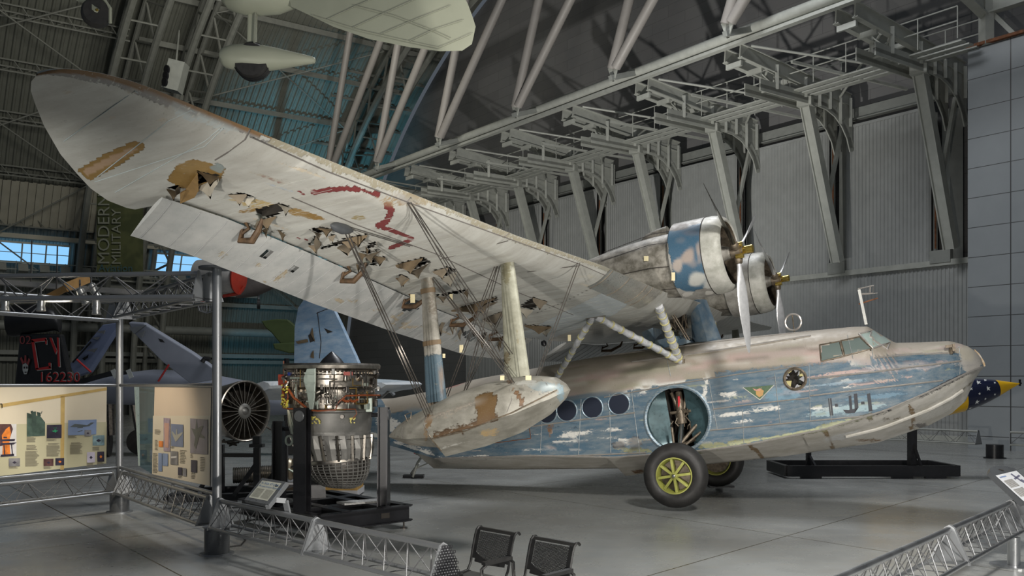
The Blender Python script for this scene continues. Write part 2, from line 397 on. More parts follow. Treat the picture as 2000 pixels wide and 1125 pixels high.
while d < 32:
    for dm, dd in ((0, 0), (.5, 0), (.5, 1), (1, 1)): prof.append((d+dm*.5, .35+dd*.12))
    d += .5
mb = MB().loft([[rp(math.asin(z/31), q, e) for q, e in prof] for z in (12.9, 13.8, 14.7, 15.6)], False)
struct('wall_left_cladding', mb, PALE, 'band of warm pale toothed cladding above the window strip', 'wall')
mb = MB().bar(rp(math.asin(12.3/31), 11, .6), rp(math.asin(12.3/31), 32, .6), .5, .3); struct('trim_3', mb, PALE, 'pale lintel over the window strip', 'trim')
t = thing('gallery_walkway', 'steel service walkway with rails running below the window strips', 'walkway', rp(math.asin(10/31), 20, 1), kind='structure')
mb = MB().bar(rp(math.asin(9.9/31), 8, 1.2), rp(math.asin(9.9/31), 34, 1.2), .9, .12).bar(rp(math.asin(9.4/31), 8, .9), rp(math.asin(9.4/31), 34, .9), .3, .5); mb.build('deck', STEEL_D, t)
mb = MB()
for z in (10.4, 10.9): mb.tube([rp(math.asin(z/31), 8, 1.6), rp(math.asin(z/31), 34, 1.6)], .035, 6)
for k in range(27): mb.tube([rp(math.asin(9.9/31), 8+k, 1.5), rp(math.asin(10.95/31), 8+k, 1.6)], .03, 6)
mb.build('handrail', STEEL, t)
for k in range(12):
    a = math.asin(10.5/31)
    o = MB().bar(rp(a, 12.6+k*1.3, 1.7), rp(a, 13.2+k*1.3, 1.7), .35, .5, (0, .4, 1)).build('floodlight', STEEL_D)
    tag(o, 'small box floodlight aimed down from the walkway rail under the windows', 'light', 'floodlights on the gallery walkway')
# big horizontal duct low on the left wall
mb = MB().tube([rp(math.asin(6.6/31), 2, 2.0), rp(math.asin(6.6/31), 26, 2.0)], .32, 14)
mb.bar(rp(math.asin(4.5/31), .5, .6), rp(math.asin(4.5/31), 34, .6), .15, .3)
o = mb.build('wall_duct', STEEL_D, None, True); tag(o, 'long round grey duct running along the left wall above the folded wings', 'duct')
# banner
t = thing('hanging_banner', 'olive green vertical banner with large pale sideways lettering beside the windows', 'banner', at(234, 450, 58))
BAN = NT('olive_banner_cloth'); BAN = BAN.done(BAN.mix(BAN.mr(BAN.noise(.45, 3), .46, .54), (.045, .055, .018), (.075, .085, .03)), .7)
c = [at(189, 358, 58), at(279, 362, 58), at(279, 531, 58), at(189, 532, 58)]
MB().poly(c, (0, .06, 0)).build('cloth', BAN, t)
MB().tube([at(186, 358, 58), at(282, 361, 58)], .06).build('top_bar', STEEL_D, t)
MB().tube([at(188, 535, 58), at(280, 533, 58)], .06).build('bottom_bar', STEEL_D, t)
TXT = {}
def text(body, name, mat, origin, right, up, size, parent=None, ext=.004, align='LEFT', **props):
    cu = bpy.data.curves.new(name, 'FONT'); cu.body = body; cu.size = 1; cu.extrude = 0; cu.align_x = align; cu.resolution_u = 3
    tmp = bpy.data.objects.new('tmp', cu); COL.objects.link(tmp)
    dg = bpy.context.evaluated_depsgraph_get(); me = bpy.data.meshes.new_from_object(tmp.evaluated_get(dg))
    r = V(right).normalized(); u = V(up).normalized(); nn = r.cross(u)
    vs = [V(origin)+r*v.co.x*size+u*v.co.y*size+nn*ext for v in me.vertices]; fs = [tuple(p.vertices) for p in me.polygons]
    bpy.data.objects.remove(tmp); bpy.data.curves.remove(cu)
    m = MB(); m.add(vs, fs); o = m.build(name, mat, parent, False, **props); return o
LET = M('faded_lettering', (.20, .21, .17), .7)
text('MODERN', 'lettering', LET, at(214, 517, 57.9), (0, 0, 1), (-1, 0, 0), 1.02, t, .03)
text('MILITARY', 'lettering', LET, at(236, 517, 57.9), (0, 0, 1), (-1, 0, 0), .80, t, .03)
text('Aviation', 'lettering', M('blue_lettering', (.03, .08, .10), .7), at(193, 530, 57.9), (1, 0, 0), (0, 0, 1), .62, t, .03)
# ================================================================ flying boat
TH, AL = math.radians(23), math.radians(7)
BX = V((math.cos(TH)*math.cos(AL), -math.sin(TH)*math.cos(AL), math.sin(AL))); BY = V((math.sin(TH), math.cos(TH), 0)); BZ = BX.cross(BY)
BO = V((4.79, 18.4, 4.52))
BM_ = Matrix.Translation(BO) @ Matrix((BX, BY, BZ)).transposed().to_4x4()
BI = BM_.inverted()
boat = thing('flying_boat', 'weathered blue and white twin-engined flying boat with torn wing fabric on its wheels', 'aircraft', mat=BM_)
B3 = BM_.to_3x3(); B3I = B3.inverted(); CAMB = BI @ V((0, 0, EYE))
def bray(px, py): return (B3I @ V(((px-1000)/FPX, 1, (HY-py)/FPX))).normalized()
def bpl(px, py, ax, val):
    d = bray(px, py); return CAMB+d*((val-CAMB[ax])/d[ax])
def bw(x, y, z): return BM_ @ V((x, y, z))
def proj(P):   # n x 3 body array -> picture pixels
    A = np.array(B3) @ P.T + np.array(BO)[:, None]
    return 1000+FPX*A[0]/A[1], HY-FPX*(A[2]-EYE)/A[1]
def ip(tab, x):
    xs = [a for a, b in tab]; ys = [b for a, b in tab]; return float(np.interp(x, xs, ys))
def worn(name, base, base2, rough=.5, metal=.0, sc_=3, scratch=.25, stretch=(1, 6, 6), bumpy=.15, grain=.04):
    n = NT(name); o = n.tc.outputs['Object']
    st = n.vec(stretch)
    c = n.mix(n.mr(n.noise(sc_, 6, .65, st), .38, .66), base, base2)
    at_ = n.t.nodes.new('ShaderNodeVertexColor'); at_.layer_name = 'Paint'
    ed = n.math('ADD', at_.outputs['Alpha'], n.mr(n.noise(16, 5, .7, n.vec((1, 2.2, 2.2))), .3, .7, -.42, .42))
    c = n.mix(n.mr(ed, .38, .62), c, at_.outputs['Color'])
    g = n.mr(n.noise(60, 3, .8, n.vec((1, 3, 3))), .56, .75, 0, scratch)
    c = n.mix(g, c, (.62, .62, .58))
    d = n.mr(n.noise(22, 4, .8), .60, .8, 0, .5)
    c = n.mix(d, c, (.10, .085, .065))
    n.bump(n.noise(1.8, 3, .5, n.vec((1, 2, 2))), bumpy, grain)
    return n.done(c, n.mr(n.noise(9), .3, .7, rough*.8, min(1, rough*1.25)), metal)
class Paint:   # stains and paint patches as vertex colour on a fine mesh; shapes given as picture outlines
    def __init__(s, obj, local=True):
        s.o = obj; me = obj.data; n = len(me.vertices); co = np.empty(n*3); me.vertices.foreach_get('co', co); s.co = co.reshape(-1, 3)
        s.px, s.py = proj(s.co); s.c = np.zeros((n, 4)); r = np.random.RandomState(5); s.r = r
        s.nz = 0
        q = s.co
        for k in range(7):
            f = r.randn(3)*(3+k*2.2); s.nz = s.nz+np.sin(q @ f+r.rand()*6)/(1+k*.3)
        s.nz /= 3.
    def inside(s, poly):
        x, y = s.px, s.py; ins = np.zeros(len(x), bool); n = len(poly)
        for i in range(n):
            x1, y1 = poly[i]; x2, y2 = poly[(i+1) % n]
            if y1 == y2: continue
            c = ((y1 > y) != (y2 > y)) & (x < (x2-x1)*(y-y1)/(y2-y1)+x1); ins ^= c
        return ins
    def put(s, m, col, a):
        a = np.clip(a*np.ones(len(m)), 0, 1); a = np.where(m, a, 0)
        s.c[:, :3] = s.c[:, :3]*(1-a[:, None])+np.array(col)*a[:, None] if True else 0
        z = s.c[:, 3] < 1e-3; s.c[z & m, :3] = col; s.c[:, 3] = np.maximum(s.c[:, 3], a)
    def poly(s, pts, col, a=.9): s.put(s.inside(pts), col, a)
    def ell(s, cx, cy, rx, ry, col, a=.9, ang=0, rough=.5):
        t = math.radians(ang); dx = s.px-cx; dy = s.py-cy
        u = (dx*math.cos(t)+dy*math.sin(t))/rx; v = (-dx*math.sin(t)+dy*math.cos(t))/ry
        r = np.sqrt(u*u+v*v)+s.nz*rough*.5; s.put(r < 1.2, col, a*np.clip((1.2-r)/.45, 0, 1))
    def line(s, pts, w_, col, a=.8):
        for (x1, y1), (x2, y2) in zip(pts, pts[1:]):
            dx, dy = x2-x1, y2-y1; L = dx*dx+dy*dy; t = np.clip(((s.px-x1)*dx+(s.py-y1)*dy)/L, 0, 1)
            r = np.hypot(s.px-x1-t*dx, s.py-y1-t*dy)+s.nz*w_*.3; s.put(r < w_, col, a)
    def done(s, sel=None):
        if sel is not None: s.c[~sel, 3] = 0
        at_ = s.o.data.color_attributes.new('Paint', 'FLOAT_COLOR', 'POINT'); at_.data.foreach_set('color', s.c.ravel())
def bmesh_obj(mb, name, mats, parent, smooth=True):   # mb already in body coordinates
    mb.v = [BM_ @ p for p in mb.v]; return mb.build(name, mats, parent, smooth)
# ---------------------------------------------------------------- hull
ZT = [(-11, -1.32), (-10, -1.42), (-8.36, -1.56), (-6.92, -1.50), (-6.16, -1.39), (-4.93, -1.34), (-3.48, -1.28), (-1.46, -1.26), (.27, -1.32), (1.54, -1.38), (1.79, -1.41), (1.95, -1.55), (2.21, -1.77), (2.64, -1.82), (3.1, -1.86), (3.25, -1.92), (3.4, -2.0), (3.5, -2.1), (3.57, -2.22), (3.6, -2.36)]
WT = [(-11, .10), (-10, .36), (-8.5, .62), (-7, .9), (-5, 1.1), (1, 1.1), (2, 1.0), (2.7, .84), (3.1, .66), (3.3, .50), (3.45, .33), (3.55, .18), (3.6, .04)]
ZC = [(-11, -1.7), (-8.81, -2.31), (-8.26, -2.58), (-7.58, -2.80), (-7.0, -2.98), (-4.7, -3.12), (-3.02, -3.31), (-1.45, -3.34), (-.47, -3.31), (.9, -3.17), (1.55, -3.03), (1.94, -2.95), (2.67, -2.71), (3.16, -2.52), (3.41, -2.43), (3.6, -2.385)]
ZK = [(-11, -1.74), (-8.8, -2.45), (-7.56, -2.93), (-7.55, -3.22), (-5.77, -3.4), (-3.21, -3.60), (-3.20, -3.76), (-1.55, -3.67), (-.05, -3.65), (.83, -3.6), (1.71, -3.55), (2.1, -3.45), (2.61, -3.32), (2.99, -3.15), (3.25, -2.95), (3.41, -2.62), (3.55, -2.45), (3.6, -2.40)]
def hull_section(x):
    zt, w_, zc, zk = ip(ZT, x), ip(WT, x), ip(ZC, x), ip(ZK, x)
    hs = min(.72, .72*(zt-zc)); pts = []
    for i in range(18):
        a = i/17*math.pi/2; e = .78 if x < 1.9 else .9
        pts.append((w_*math.sin(a)**e, zt-hs+hs*math.cos(a)**e))
    for i in range(1, 29): pts.append((w_, (zt-hs)+(zc-(zt-hs))*i/28))
    for i in range(1, 11):
        t = i/10; pts.append((w_*(1-t), zc+(zk-zc)*(t**.75 if x > .5 else t)))
    return pts
xs = list(np.arange(-11, 3.0, .045))+list(np.arange(3.0, 3.6001, .03))
rings = []
for x in xs:
    h = hull_section(x); rings.append([V((x, -y, z)) for y, z in h]+[V((x, y, z)) for y, z in h[-2:0:-1]])
nr = len(rings[0]); hm = MB(); hm.loft(rings, True, True)
nbot0, nbot1 = 45, nr-45
for i, f in enumerate(hm.f[:-2]):
    k = i % nr
    if nbot0 <= k < nbot1: hm.mi[i] = 1
HB = BVHTree.FromPolygons([tuple(p) for p in hm.v], hm.f)
def hit(px, py, off=.006, tree=None):
    r = (tree or HB).ray_cast(CAMB, bray(px, py))
    if r[0] is None:
        r = (tree or HB).find_nearest(bpl(px, py, 1, -.9))
    n = r[1] if r[1].dot(CAMB-r[0]) > 0 else -r[1]
    return r[0]+n*off, n
WELL = hit(1323, 818)[0]; BROKEN = hit(1553, 740)[0]
def cut(mb, test):
    keep = [(f, m) for f, m in zip(mb.f, mb.mi) if not test(sum((mb.v[i] for i in f), V((0, 0, 0)))/len(f), len(f))]
    mb.f = [a for a, b in keep]; mb.mi = [b for a, b in keep]
def in_well(c, n):
    if n > 4: return False
    if abs(c.y) < .9: return False
    if math.hypot(c.x-WELL.x, c.z-WELL.z) < .60: return True
    return c.y < 0 and math.hypot(c.x-BROKEN.x, c.z-BROKEN.z) < .17
def in_glass(c, n):   # cockpit side panes and windscreen opening
    if n > 4 or c.y > 0: return False
    X, Y = proj(np.array([[c.x, c.y, c.z]])); x, y = X[0], Y[0]
    return 1603 < x < 1700 and y > 674-(x-1601)*.205+1 and y < 705-(x-1604)*.245-1 and (x < 1678 or y > 656+(x-1678)*1.0)
cut(hm, in_well); cut(hm, in_glass)
hull_top = worn('hull_paint', (.05, .105, .155), (.15, .185, .205), .55, .08, 2.6, .35, (1, 5, 5))
hull_bot = worn('hull_bottom_paint', (.42, .40, .35), (.56, .54, .50), .5, .05, 2.0, .2, (1, 2, 2))
hull = bmesh_obj(hm, 'hull', [hull_top, hull_bot], boat)
P = Paint(hull)
TAN = (.30, .265, .215); TAN2 = (.37, .30, .27); WHT = (.60, .59, .55); DBLUE = (.055, .11, .16); PINK = (.42, .31, .28); RST = (.16, .085, .04); OLV = (.22, .225, .12); GRY = (.25, .29, .31); DK = (.04, .04, .045)
top = [(700, 700), (760, 805), (900, 800), (1050, 790), (1180, 775), (1300, 748), (1440, 729), (1577, 712), (1660, 704), (1735, 697), (1787, 692), (1861, 690), (1895, 693), (1921, 712), (1930, 600), (1700, 560)]
P.poly(top, TAN, .93)
P.put(P.co[:, 2] > -1.72, TAN, .95*(P.px > 900)*(P.px < 1600))
for cx, cy, rx, ry, c in ((1180, 735, 60, 12, PINK), (1400, 705, 90, 10, PINK), (1530, 690, 60, 14, TAN2), (1600, 690, 30, 18, PINK), (1280, 720, 80, 10, (.24, .23, .17)), (1500, 668, 120, 6, (.36, .32, .26)), (1840, 680, 40, 8, (.42, .39, .33)), (1660, 700, 60, 6, (.38, .33, .30)), (1100, 730, 50, 10, (.27, .24, .20))):
    P.ell(cx, cy, rx, ry, c, .8, -8)
for cx, cy, rx, ry, an in ((1425, 778, 34, 14, -4), (1440, 810, 38, 7, -6), (1455, 823, 34, 6, -6), (1500, 800, 30, 6, -6), (1125, 845, 45, 7, -3), (1205, 842, 40, 8, -3), (1230, 862, 26, 8, -3), (1115, 858, 36, 6, -3), (1190, 857, 30, 6, -3), (1060, 880, 70, 4, -1), (930, 893, 60, 5, 2), (800, 872, 60, 6, 18), (1260, 757, 30, 8, -30), (1300, 745, 60, 5, -10), (1215, 790, 14, 22, 10), (760, 835, 22, 18, 20), (745, 815, 14, 20, 10), (1600, 797, 40, 4, -5), (1320, 843, 20, 10, 0), (1650, 760, 30, 4, -6), (1375, 780, 10, 30, 15)):
    for q_ in range(3 if rx > 20 else 1):
        P.ell(cx+rnd.uniform(-.3, .3)*rx, cy+rnd.uniform(-.8, .8)*ry, rx*rnd.uniform(.5, .8), ry*rnd.uniform(.28, .5) if rx > 20 else ry, WHT, rnd.uniform(.5, .85), an, 1.1)
for cx, cy, rx, ry, c, an in ((1640, 730, 90, 5, PINK, -7), (1720, 745, 80, 4, PINK, -7), (1780, 720, 60, 5, (.33, .28, .27), -6), (1560, 765, 40, 4, PINK, -6), (1620, 750, 80, 4, (.20, .28, .34), -7), (1750, 710, 90, 5, DBLUE, -5), (1470, 860, 70, 5, OLV, -8), (1560, 846, 70, 5, OLV, -10), (1640, 826, 60, 5, OLV, -12), (1395, 870, 30, 7, OLV, 0), (1240, 880, 35, 5, OLV, 0), (1240, 865, 15, 14, DK, 0), (1210, 870, 14, 8, DK, 0), (1480, 790, 50, 5, DBLUE, -6), (1150, 780, 90, 14, DBLUE, -5), (1100, 875, 60, 8, DBLUE, 0), (1530, 770, 40, 16, (.13, .23, .30), 0), (1705, 775, 70, 6, (.12, .21, .28), -6), (860, 815, 60, 14, (.10, .2, .28), 10), (735, 850, 30, 5, (.5, .5, .47), 10), (1074, 835, 6, 22, RST, 0), (1650, 800, 80, 10, (.27, .37, .40), -8), (1330, 885, 40, 4, OLV, 0)):
    P.ell(cx, cy, rx, ry, c, .75, an)
P.line([(1600, 838), (1690, 812), (1760, 795), (1850, 745), (1905, 722)], 2.5, DK, .7)
P.line([(1400, 876), (1500, 856), (1600, 838), (1700, 811)], 3, (.45, .47, .30), .6)
P.line([(1180, 893), (1040, 892), (900, 897)], 3, (.5, .5, .46), .7)
for k in range(150):
    x = rnd.uniform(850, 1880); yl = np.interp(x, (850, 1180, 1577, 1900), (805, 778, 714, 694)); yh = np.interp(x, (850, 1300, 1600, 1900), (890, 882, 836, 722))
    if yh-yl < 12: continue
    P.ell(x, rnd.uniform(yl+3, yh-3), rnd.uniform(8, 38), rnd.uniform(1, 2.6), rnd.choice([(.30, .25, .24), (.34, .33, .31), (.05, .09, .13), (.05, .09, .13), (.24, .27, .20), (.42, .42, .40), (.20, .24, .27)]), rnd.uniform(.4, .8), -6, 1.0)
for k in range(70):
    x = rnd.uniform(1100, 1890); yl = np.interp(x, (1100, 1350, 1700, 1890), (712, 675, 668, 672)); yh = np.interp(x, (1100, 1577, 1890), (785, 712, 690))
    P.ell(x, rnd.uniform(yl, yh-3), rnd.uniform(10, 50), rnd.uniform(1, 3.5), rnd.choice([(.20, .18, .12), (.38, .30, .27), (.42, .39, .34), (.17, .15, .12), (.27, .26, .18)]), rnd.uniform(.4, .75), -8, 1.0)
# bottom stains: grime streaks running from chine to keel
for pts in (([(1612, 845), (1622, 858), (1627, 876)]), ([(1462, 870), (1478, 880), (1490, 895)]), ([(1778, 795), (1784, 812), (1780, 838)])): P.line(pts, 4, (.20, .13, .06), .7)
P.line([(1900, 745), (1850, 785), (1780, 815), (1700, 822)], 2, (.14, .11, .07), .6); P.ell(1800, 832, 16, 6, (.15, .14, .13), .8)
P.ell(1700, 860, 30, 4, (.2, .12, .06), .6); P.poly([(860, 905), (940, 908), (900, 925), (850, 922)], (.5, .5, .45), .6)
P.ell(1247, 921, 14, 5, RST, .7); P.ell(1660, 850, 60, 8, (.55, .56, .56), .6, -12); P.ell(1830, 800, 40, 12, (.55, .54, .5), .6, -25)
P.ell(880, 748, 30, 8, (.42, .12, .10), .8, -14)
P.ell(1897, 705, 20, 26, (.36, .34, .31), .9, 0); P.ell(1888, 690, 16, 14, (.40, .37, .30), .8, 0)
P.done()
# ring frames, wheel well
def ring(c, ax, R, r, n=40):
    c = V(c); ax = V(ax).normalized(); u = V((1, 0, 0)) if abs(ax.x) < .9 else V((0, 0, 1)); a = ax.cross(u).normalized(); b = ax.cross(a)
    return MB().tube([c+(a*math.cos(2*math.pi*k/n)+b*math.sin(2*math.pi*k/n))*R for k in range(n+1)], r, 6, False)
FR = worn('trim_blue_paint', (.09, .17, .24), (.38, .42, .43), .4, .3, 8)
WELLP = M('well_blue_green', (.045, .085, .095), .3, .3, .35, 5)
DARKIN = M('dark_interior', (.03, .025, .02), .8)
GRIME = M('grimy_metal', (.16, .13, .095), .45, .5, .5, 14)
STRUTM = M('oleo_chrome', (.5, .5, .48), .2, 1.0, .1)
for sgn in (-1, 1):
    wc = V((WELL.x, sgn*1.1, WELL.z))
    g = bmesh_obj(ring(wc, (0, 1, 0), .615, .035), 'wheel_well_rim', FR, boat)
    mb = MB(); N = 40; rr = .60
    a_ = [wc+V((math.cos(t)*rr, 0, math.sin(t)*rr)) for t in np.linspace(0, 2*math.pi, N, False)]
    mb.loft([a_, [p-V((0, sgn*.16, 0)) for p in a_]], True)
    mb.mi = [0]*len(mb.f)
    for s2 in (-1, 1):      # dished crescents either side of the slot
        arc = [wc+V((math.cos(t)*rr, -sgn*.16, math.sin(t)*rr)) for t in (np.linspace(-.55*math.pi, .38*math.pi, 20) if s2 > 0 else np.linspace(.62*math.pi, 1.45*math.pi, 20))]
        xin = .15 if s2 > 0 else -.21
        inn = [V((wc.x+xin+(.06 if p.z > wc.z else .1)*(1 if s2 > 0 else 1)*(wc.z-p.z), p.y-sgn*.10, p.z)) for p in arc]
        mb.loft([arc, inn], False)
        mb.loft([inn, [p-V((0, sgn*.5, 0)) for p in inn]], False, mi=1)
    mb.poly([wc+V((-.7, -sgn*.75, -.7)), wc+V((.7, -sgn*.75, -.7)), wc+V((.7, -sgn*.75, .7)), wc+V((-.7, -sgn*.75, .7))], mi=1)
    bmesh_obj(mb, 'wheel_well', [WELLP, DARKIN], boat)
# landing gear
WHEEL = V((-1.67, -1.9, -3.70))
YEL = M('yellow_green_wheel_paint', (.30, .31, .07), .4, .2, .15, 8)
def gear(s):
    wc = V((WHEEL.x, s*1.9, WHEEL.z)); R = .585
    prof = []
    for k in range(25):
        a = math.pi*(k/24)+math.pi/2*0; t = -math.pi/2-.9+(math.pi+1.8)*k/24
        prof.append((math.sin(t)*.185, R-.155+math.cos(t)*.155))
    mb = MB().lathe(prof, wc, (0, 1, 0), 56, False)
    for q in (.07, -.07): pass
    w_ = bmesh_obj(mb, 'wheel', RUBBER, boat)
    mb = MB(); o = s
    mb.lathe([(-.12, .345), (-.14, .335), (-.14, .31), (-.10, .285), (.0, .27), (.10, .285), (.14, .31), (.14, .335), (.12, .345)], wc, (0, 1, 0), 48, False)
    mb.lathe([(.12*s, .055), (.15*s, .055), (.155*s, .035), (.05*s, .03)], wc, (0, 1, 0), 20)
    for k in range(8):
        a = math.radians(45*k+3); d = V((math.cos(a), 0, math.sin(a)))
        mb.bar(wc+d*.04+V((0, s*.115, 0)), wc+d*.30+V((0, s*.115, 0)), .045, .045, (0, 1, 0))
        mb.bar(wc+d*.04+V((0, s*.02, 0)), wc+d*.29+V((0, s*.02, 0)), .02, .1, (0, 1, 0))
    h = bmesh_obj(mb, 'wheel_rim', YEL, w_)
    bmesh_obj(MB().lathe([(0, .27), (.001, .27)], wc-V((0, s*.05, 0)), (0, 1, 0), 30), 'brake_drum', GRIME, w_)
    bmesh_obj(MB().lathe([(.15*s, .035), (.175*s, .03), (.178*s, .0)], wc, (0, 1, 0), 16), 'hub_cap', STRUTM, w_)
    ax = wc+V((0, -s*.15, 0)); topp = V((WELL.x, s*.75, WELL.z+.50))
    mid = V((WELL.x+.02, s*.85, WELL.z+.02)); low = V((WELL.x+.0, s*1.12, WELL.z-.50))
    bmesh_obj(MB().tube([topp, mid, mid+V((0, 0, -.12))], [.06, .09, .10], 12), 'oleo_cylinder', GRIME, boat)
    bmesh_obj(MB().tube([mid+V((0, s*.02, -.1)), low], .05, 12), 'oleo_piston', STRUTM, boat)
    bmesh_obj(MB().tube([low, V((WHEEL.x, s*1.5, WHEEL.z+.15)), ax], [.065, .06, .05], 10), 'axle', GRIME, boat)
    for (p, q, r) in ((topp+V((.16, 0, .0)), mid+V((.02, 0, -.05)), .03), (topp+V((-.14, 0, 0)), mid, .03), (low+V((0, 0, .02)), V((WELL.x+.34, s*.8, WELL.z-.1)), .035), (low, V((WELL.x+.26, s*.8, WELL.z-.42)), .03), (low+V((.1, 0, 0)), V((WELL.x+.38, s*.85, WELL.z-.28)), .025), (mid+V((-.2, 0, .1)), mid+V((.2, 0, .1)), .03), (low+V((-.12, 0, .02)), low+V((-.12, 0, .35)), .025)):
        bmesh_obj(MB().tube([p, q], r, 8), 'gear_strut', GRIME, boat)
    mb = MB(); r_ = random.Random(3)
    for k in range(9):
        p = mid+V((r_.uniform(-.15, .2), r_.uniform(-.02, .1)*s, r_.uniform(-.2, .35))); q = p+V((r_.uniform(-.12, .12), 0, r_.uniform(-.35, -.1)))
        mb.tube([p, (p+q)/2+V((r_.uniform(-.06, .06), s*.05, 0)), q], .011, 6)
    bmesh_obj(mb, 'hydraulic_hose', GRIME, boat, True)['kind'] = 'stuff'
    bmesh_obj(MB().tube([topp+V((.02, s*.1, -.08)), topp+V((.0, s*.12, -.36))], .024, 8), 'red_tag', M('red_ribbon', (.55, .02, .03), .6), boat)
gear(-1); gear(1)
# portholes
GLASS = NT('dark_window_glass'); GLASS.put(GLASS.b.inputs['Transmission Weight'], .0); GLASS = GLASS.done((.02, .025, .04), .22)
PGLASS = NT('cloudy_cockpit_glass'); PGLASS.put(PGLASS.b.inputs['Transmission Weight'], .35); PGLASS = PGLASS.done((.20, .25, .23), .12)
SEAM = M('chalky_seam', (.30, .32, .32), .5, .3, .4, 30)
for px, py in ((1107, 802), (1157, 796), (1209, 789), (1068, 806)):
    c, n = hit(px, py, 0)
    g = bmesh_obj(MB().lathe([(-.01, .205), (.012, .205), (.014, 0)], c, n, 32), 'porthole_glass', GLASS, boat)
    w_ = bmesh_obj(ring(c+n*.008, n, .212, .016), 'porthole_frame', FR, boat)
bc = V((BROKEN.x, -1.1, BROKEN.z))
bmesh_obj(ring(bc, (0, 1, 0), .185, .03), 'broken_porthole_frame', GRIME, boat)
bmesh_obj(MB().poly([bc+V((-.3, .25, -.3)), bc+V((.3, .25, -.3)), bc+V((.3, .25, .3)), bc+V((-.3, .25, .3))]), 'porthole_dark', DARKIN, boat)
for k in range(11):
    a = 2*math.pi*k/11+rnd.uniform(-.3, .5); a2 = a+rnd.uniform(.35, .9); r = rnd.uniform(.06, .155)
    bmesh_obj(MB().poly([bc+V((math.cos(a)*.175, 0, math.sin(a)*.175)), bc+V((math.cos(a2)*.175, 0, math.sin(a2)*.175)), bc+V((math.cos(a+.3)*r, 0, math.sin(a+.3)*r))], (0, .008, 0)), 'glass_shard', GLASS if k % 3 else M('yellowed_glass', (.4, .35, .12), .4), boat)
# seams and rub rails that follow the hull skin
def rail(pts, r, name, mat, parent=None, tree=None, off=.004, step=14, back=None):
    q = []
    for (x1, y1), (x2, y2) in zip(pts, pts[1:]):
        k = max(2, int(math.hypot(x2-x1, y2-y1)/step))
        q += [hit(x1+(x2-x1)*i/k, y1+(y2-y1)*i/k, off, tree)[0] for i in range(k)]
    q.append(hit(*pts[-1], off, tree)[0])
    return bmesh_obj(MB().tube(q, r, 6), name, mat, parent or boat)
RAILM = worn('rub_rail_metal', (.34, .31, .28), (.46, .44, .41), .35, .5, 9)
for pts, r in (([(1234, 707), (1400, 685), (1584, 656)], .018), ([(1180, 696), (1400, 668), (1584, 647)], .014), ([(1583, 739), (1700, 727), (1876, 705)], .018), ([(1583, 773), (1700, 759), (1841, 743)], .016), ([(1708, 699), (1787, 692), (1861, 690)], .016),
               ([(1287, 755), (1440, 731), (1580, 713)], .012), ([(1393, 799), (1480, 788), (1580, 777)], .014), ([(1380, 841), (1480, 832), (1560, 824), (1685, 813)], .014), ([(1040, 833), (1140, 819), (1240, 806)], .016), ([(1040, 892), (1150, 889), (1262, 884)], .016), ([(1180, 776), (1240, 765), (1287, 757)], .012)):
    rail(pts, r, 'rub_rail', RAILM)
for pts in ([(1385, 744), (1393, 795), (1401, 839)], [(1513, 729), (1519, 785), (1524, 828)], [(1233, 761), (1242, 830), (1250, 887)], [(1580, 712), (1583, 823)], [(1190, 770), (1193, 885)], [(1135, 780), (1130, 889)], [(1060, 792), (1055, 892)], [(1872, 668), (1876, 705), (1874, 733)], [(1666, 700), (1655, 655)], [(1705, 699), (1702, 675)], [(1310, 735), (1300, 690)], [(1450, 800), (1453, 865)], [(1620, 778), (1625, 825)]):
    rail(pts, .0065, 'rivet_seam', SEAM, step=8)
def quadpatch(c4, name, mat, n=8, m=8, off=.008, tree=None, thick=.0, parent=None):
    vs = []; (a, b, c, d) = c4
    for j in range(m+1):
        for i in range(n+1):
            u, v = i/n, j/m
            x = (a[0]*(1-u)+b[0]*u)*(1-v)+(d[0]*(1-u)+c[0]*u)*v; y = (a[1]*(1-u)+b[1]*u)*(1-v)+(d[1]*(1-u)+c[1]*u)*v
            vs.append(hit(x, y, off, tree)[0])
    fs = [(j*(n+1)+i, j*(n+1)+i+1, (j+1)*(n+1)+i+1, (j+1)*(n+1)+i) for j in range(m) for i in range(n)]
    mb = MB(); mb.add(vs, fs); return bmesh_obj(mb, name, mat, parent or boat)
# cockpit
def loopframe(c4, name, mat, r=.016, parent=None):
    pts = []
    for i in range(4):
        a, b = c4[i], c4[(i+1) % 4]
        pts += [hit(a[0]+(b[0]-a[0])*k/5, a[1]+(b[1]-a[1])*k/5, .006)[0] for k in range(5)]
    return bmesh_obj(MB().tube(pts+[pts[0]], r, 6, False), name, mat, parent or boat)
for q in (([(1601, 674), (1640, 667), (1648, 696), (1604, 706)]), ([(1642, 666), (1679, 658), (1703, 681), (1650, 695)])):
    g = quadpatch(q, 'cockpit_side_glass', PGLASS, off=0); loopframe(q, 'window_frame', GRIME, .014, g)
q = [(1678, 653), (1716, 643), (1745, 667), (1704, 681)]
g = quadpatch(q, 'windscreen_glass', M('pale_green_windscreen', (.30, .37, .34), .18, 0, .06, 2), off=.006); loopframe(q, 'windscreen_frame', RAILM, .02, g)
# far windscreen half and seats seen dimly inside
bmesh_obj(MB().box((1.2, 0, -2.3), (1.1, 1.5, .05)).box((.9, .5, -2.1), (.12, .4, .5)).box((.9, -.5, -2.1), (.12, .4, .5)).box((1.75, 0, -2.0), (.12, 1.3, .3)), 'cockpit_interior', M('cockpit_green_grey', (.12, .15, .12), .6), boat)
bmesh_obj(MB().box((.55, 0, -1.95), (.04, 1.7, .9)), 'bulkhead', M('cockpit_bulkhead', (.10, .11, .09), .7), boat)
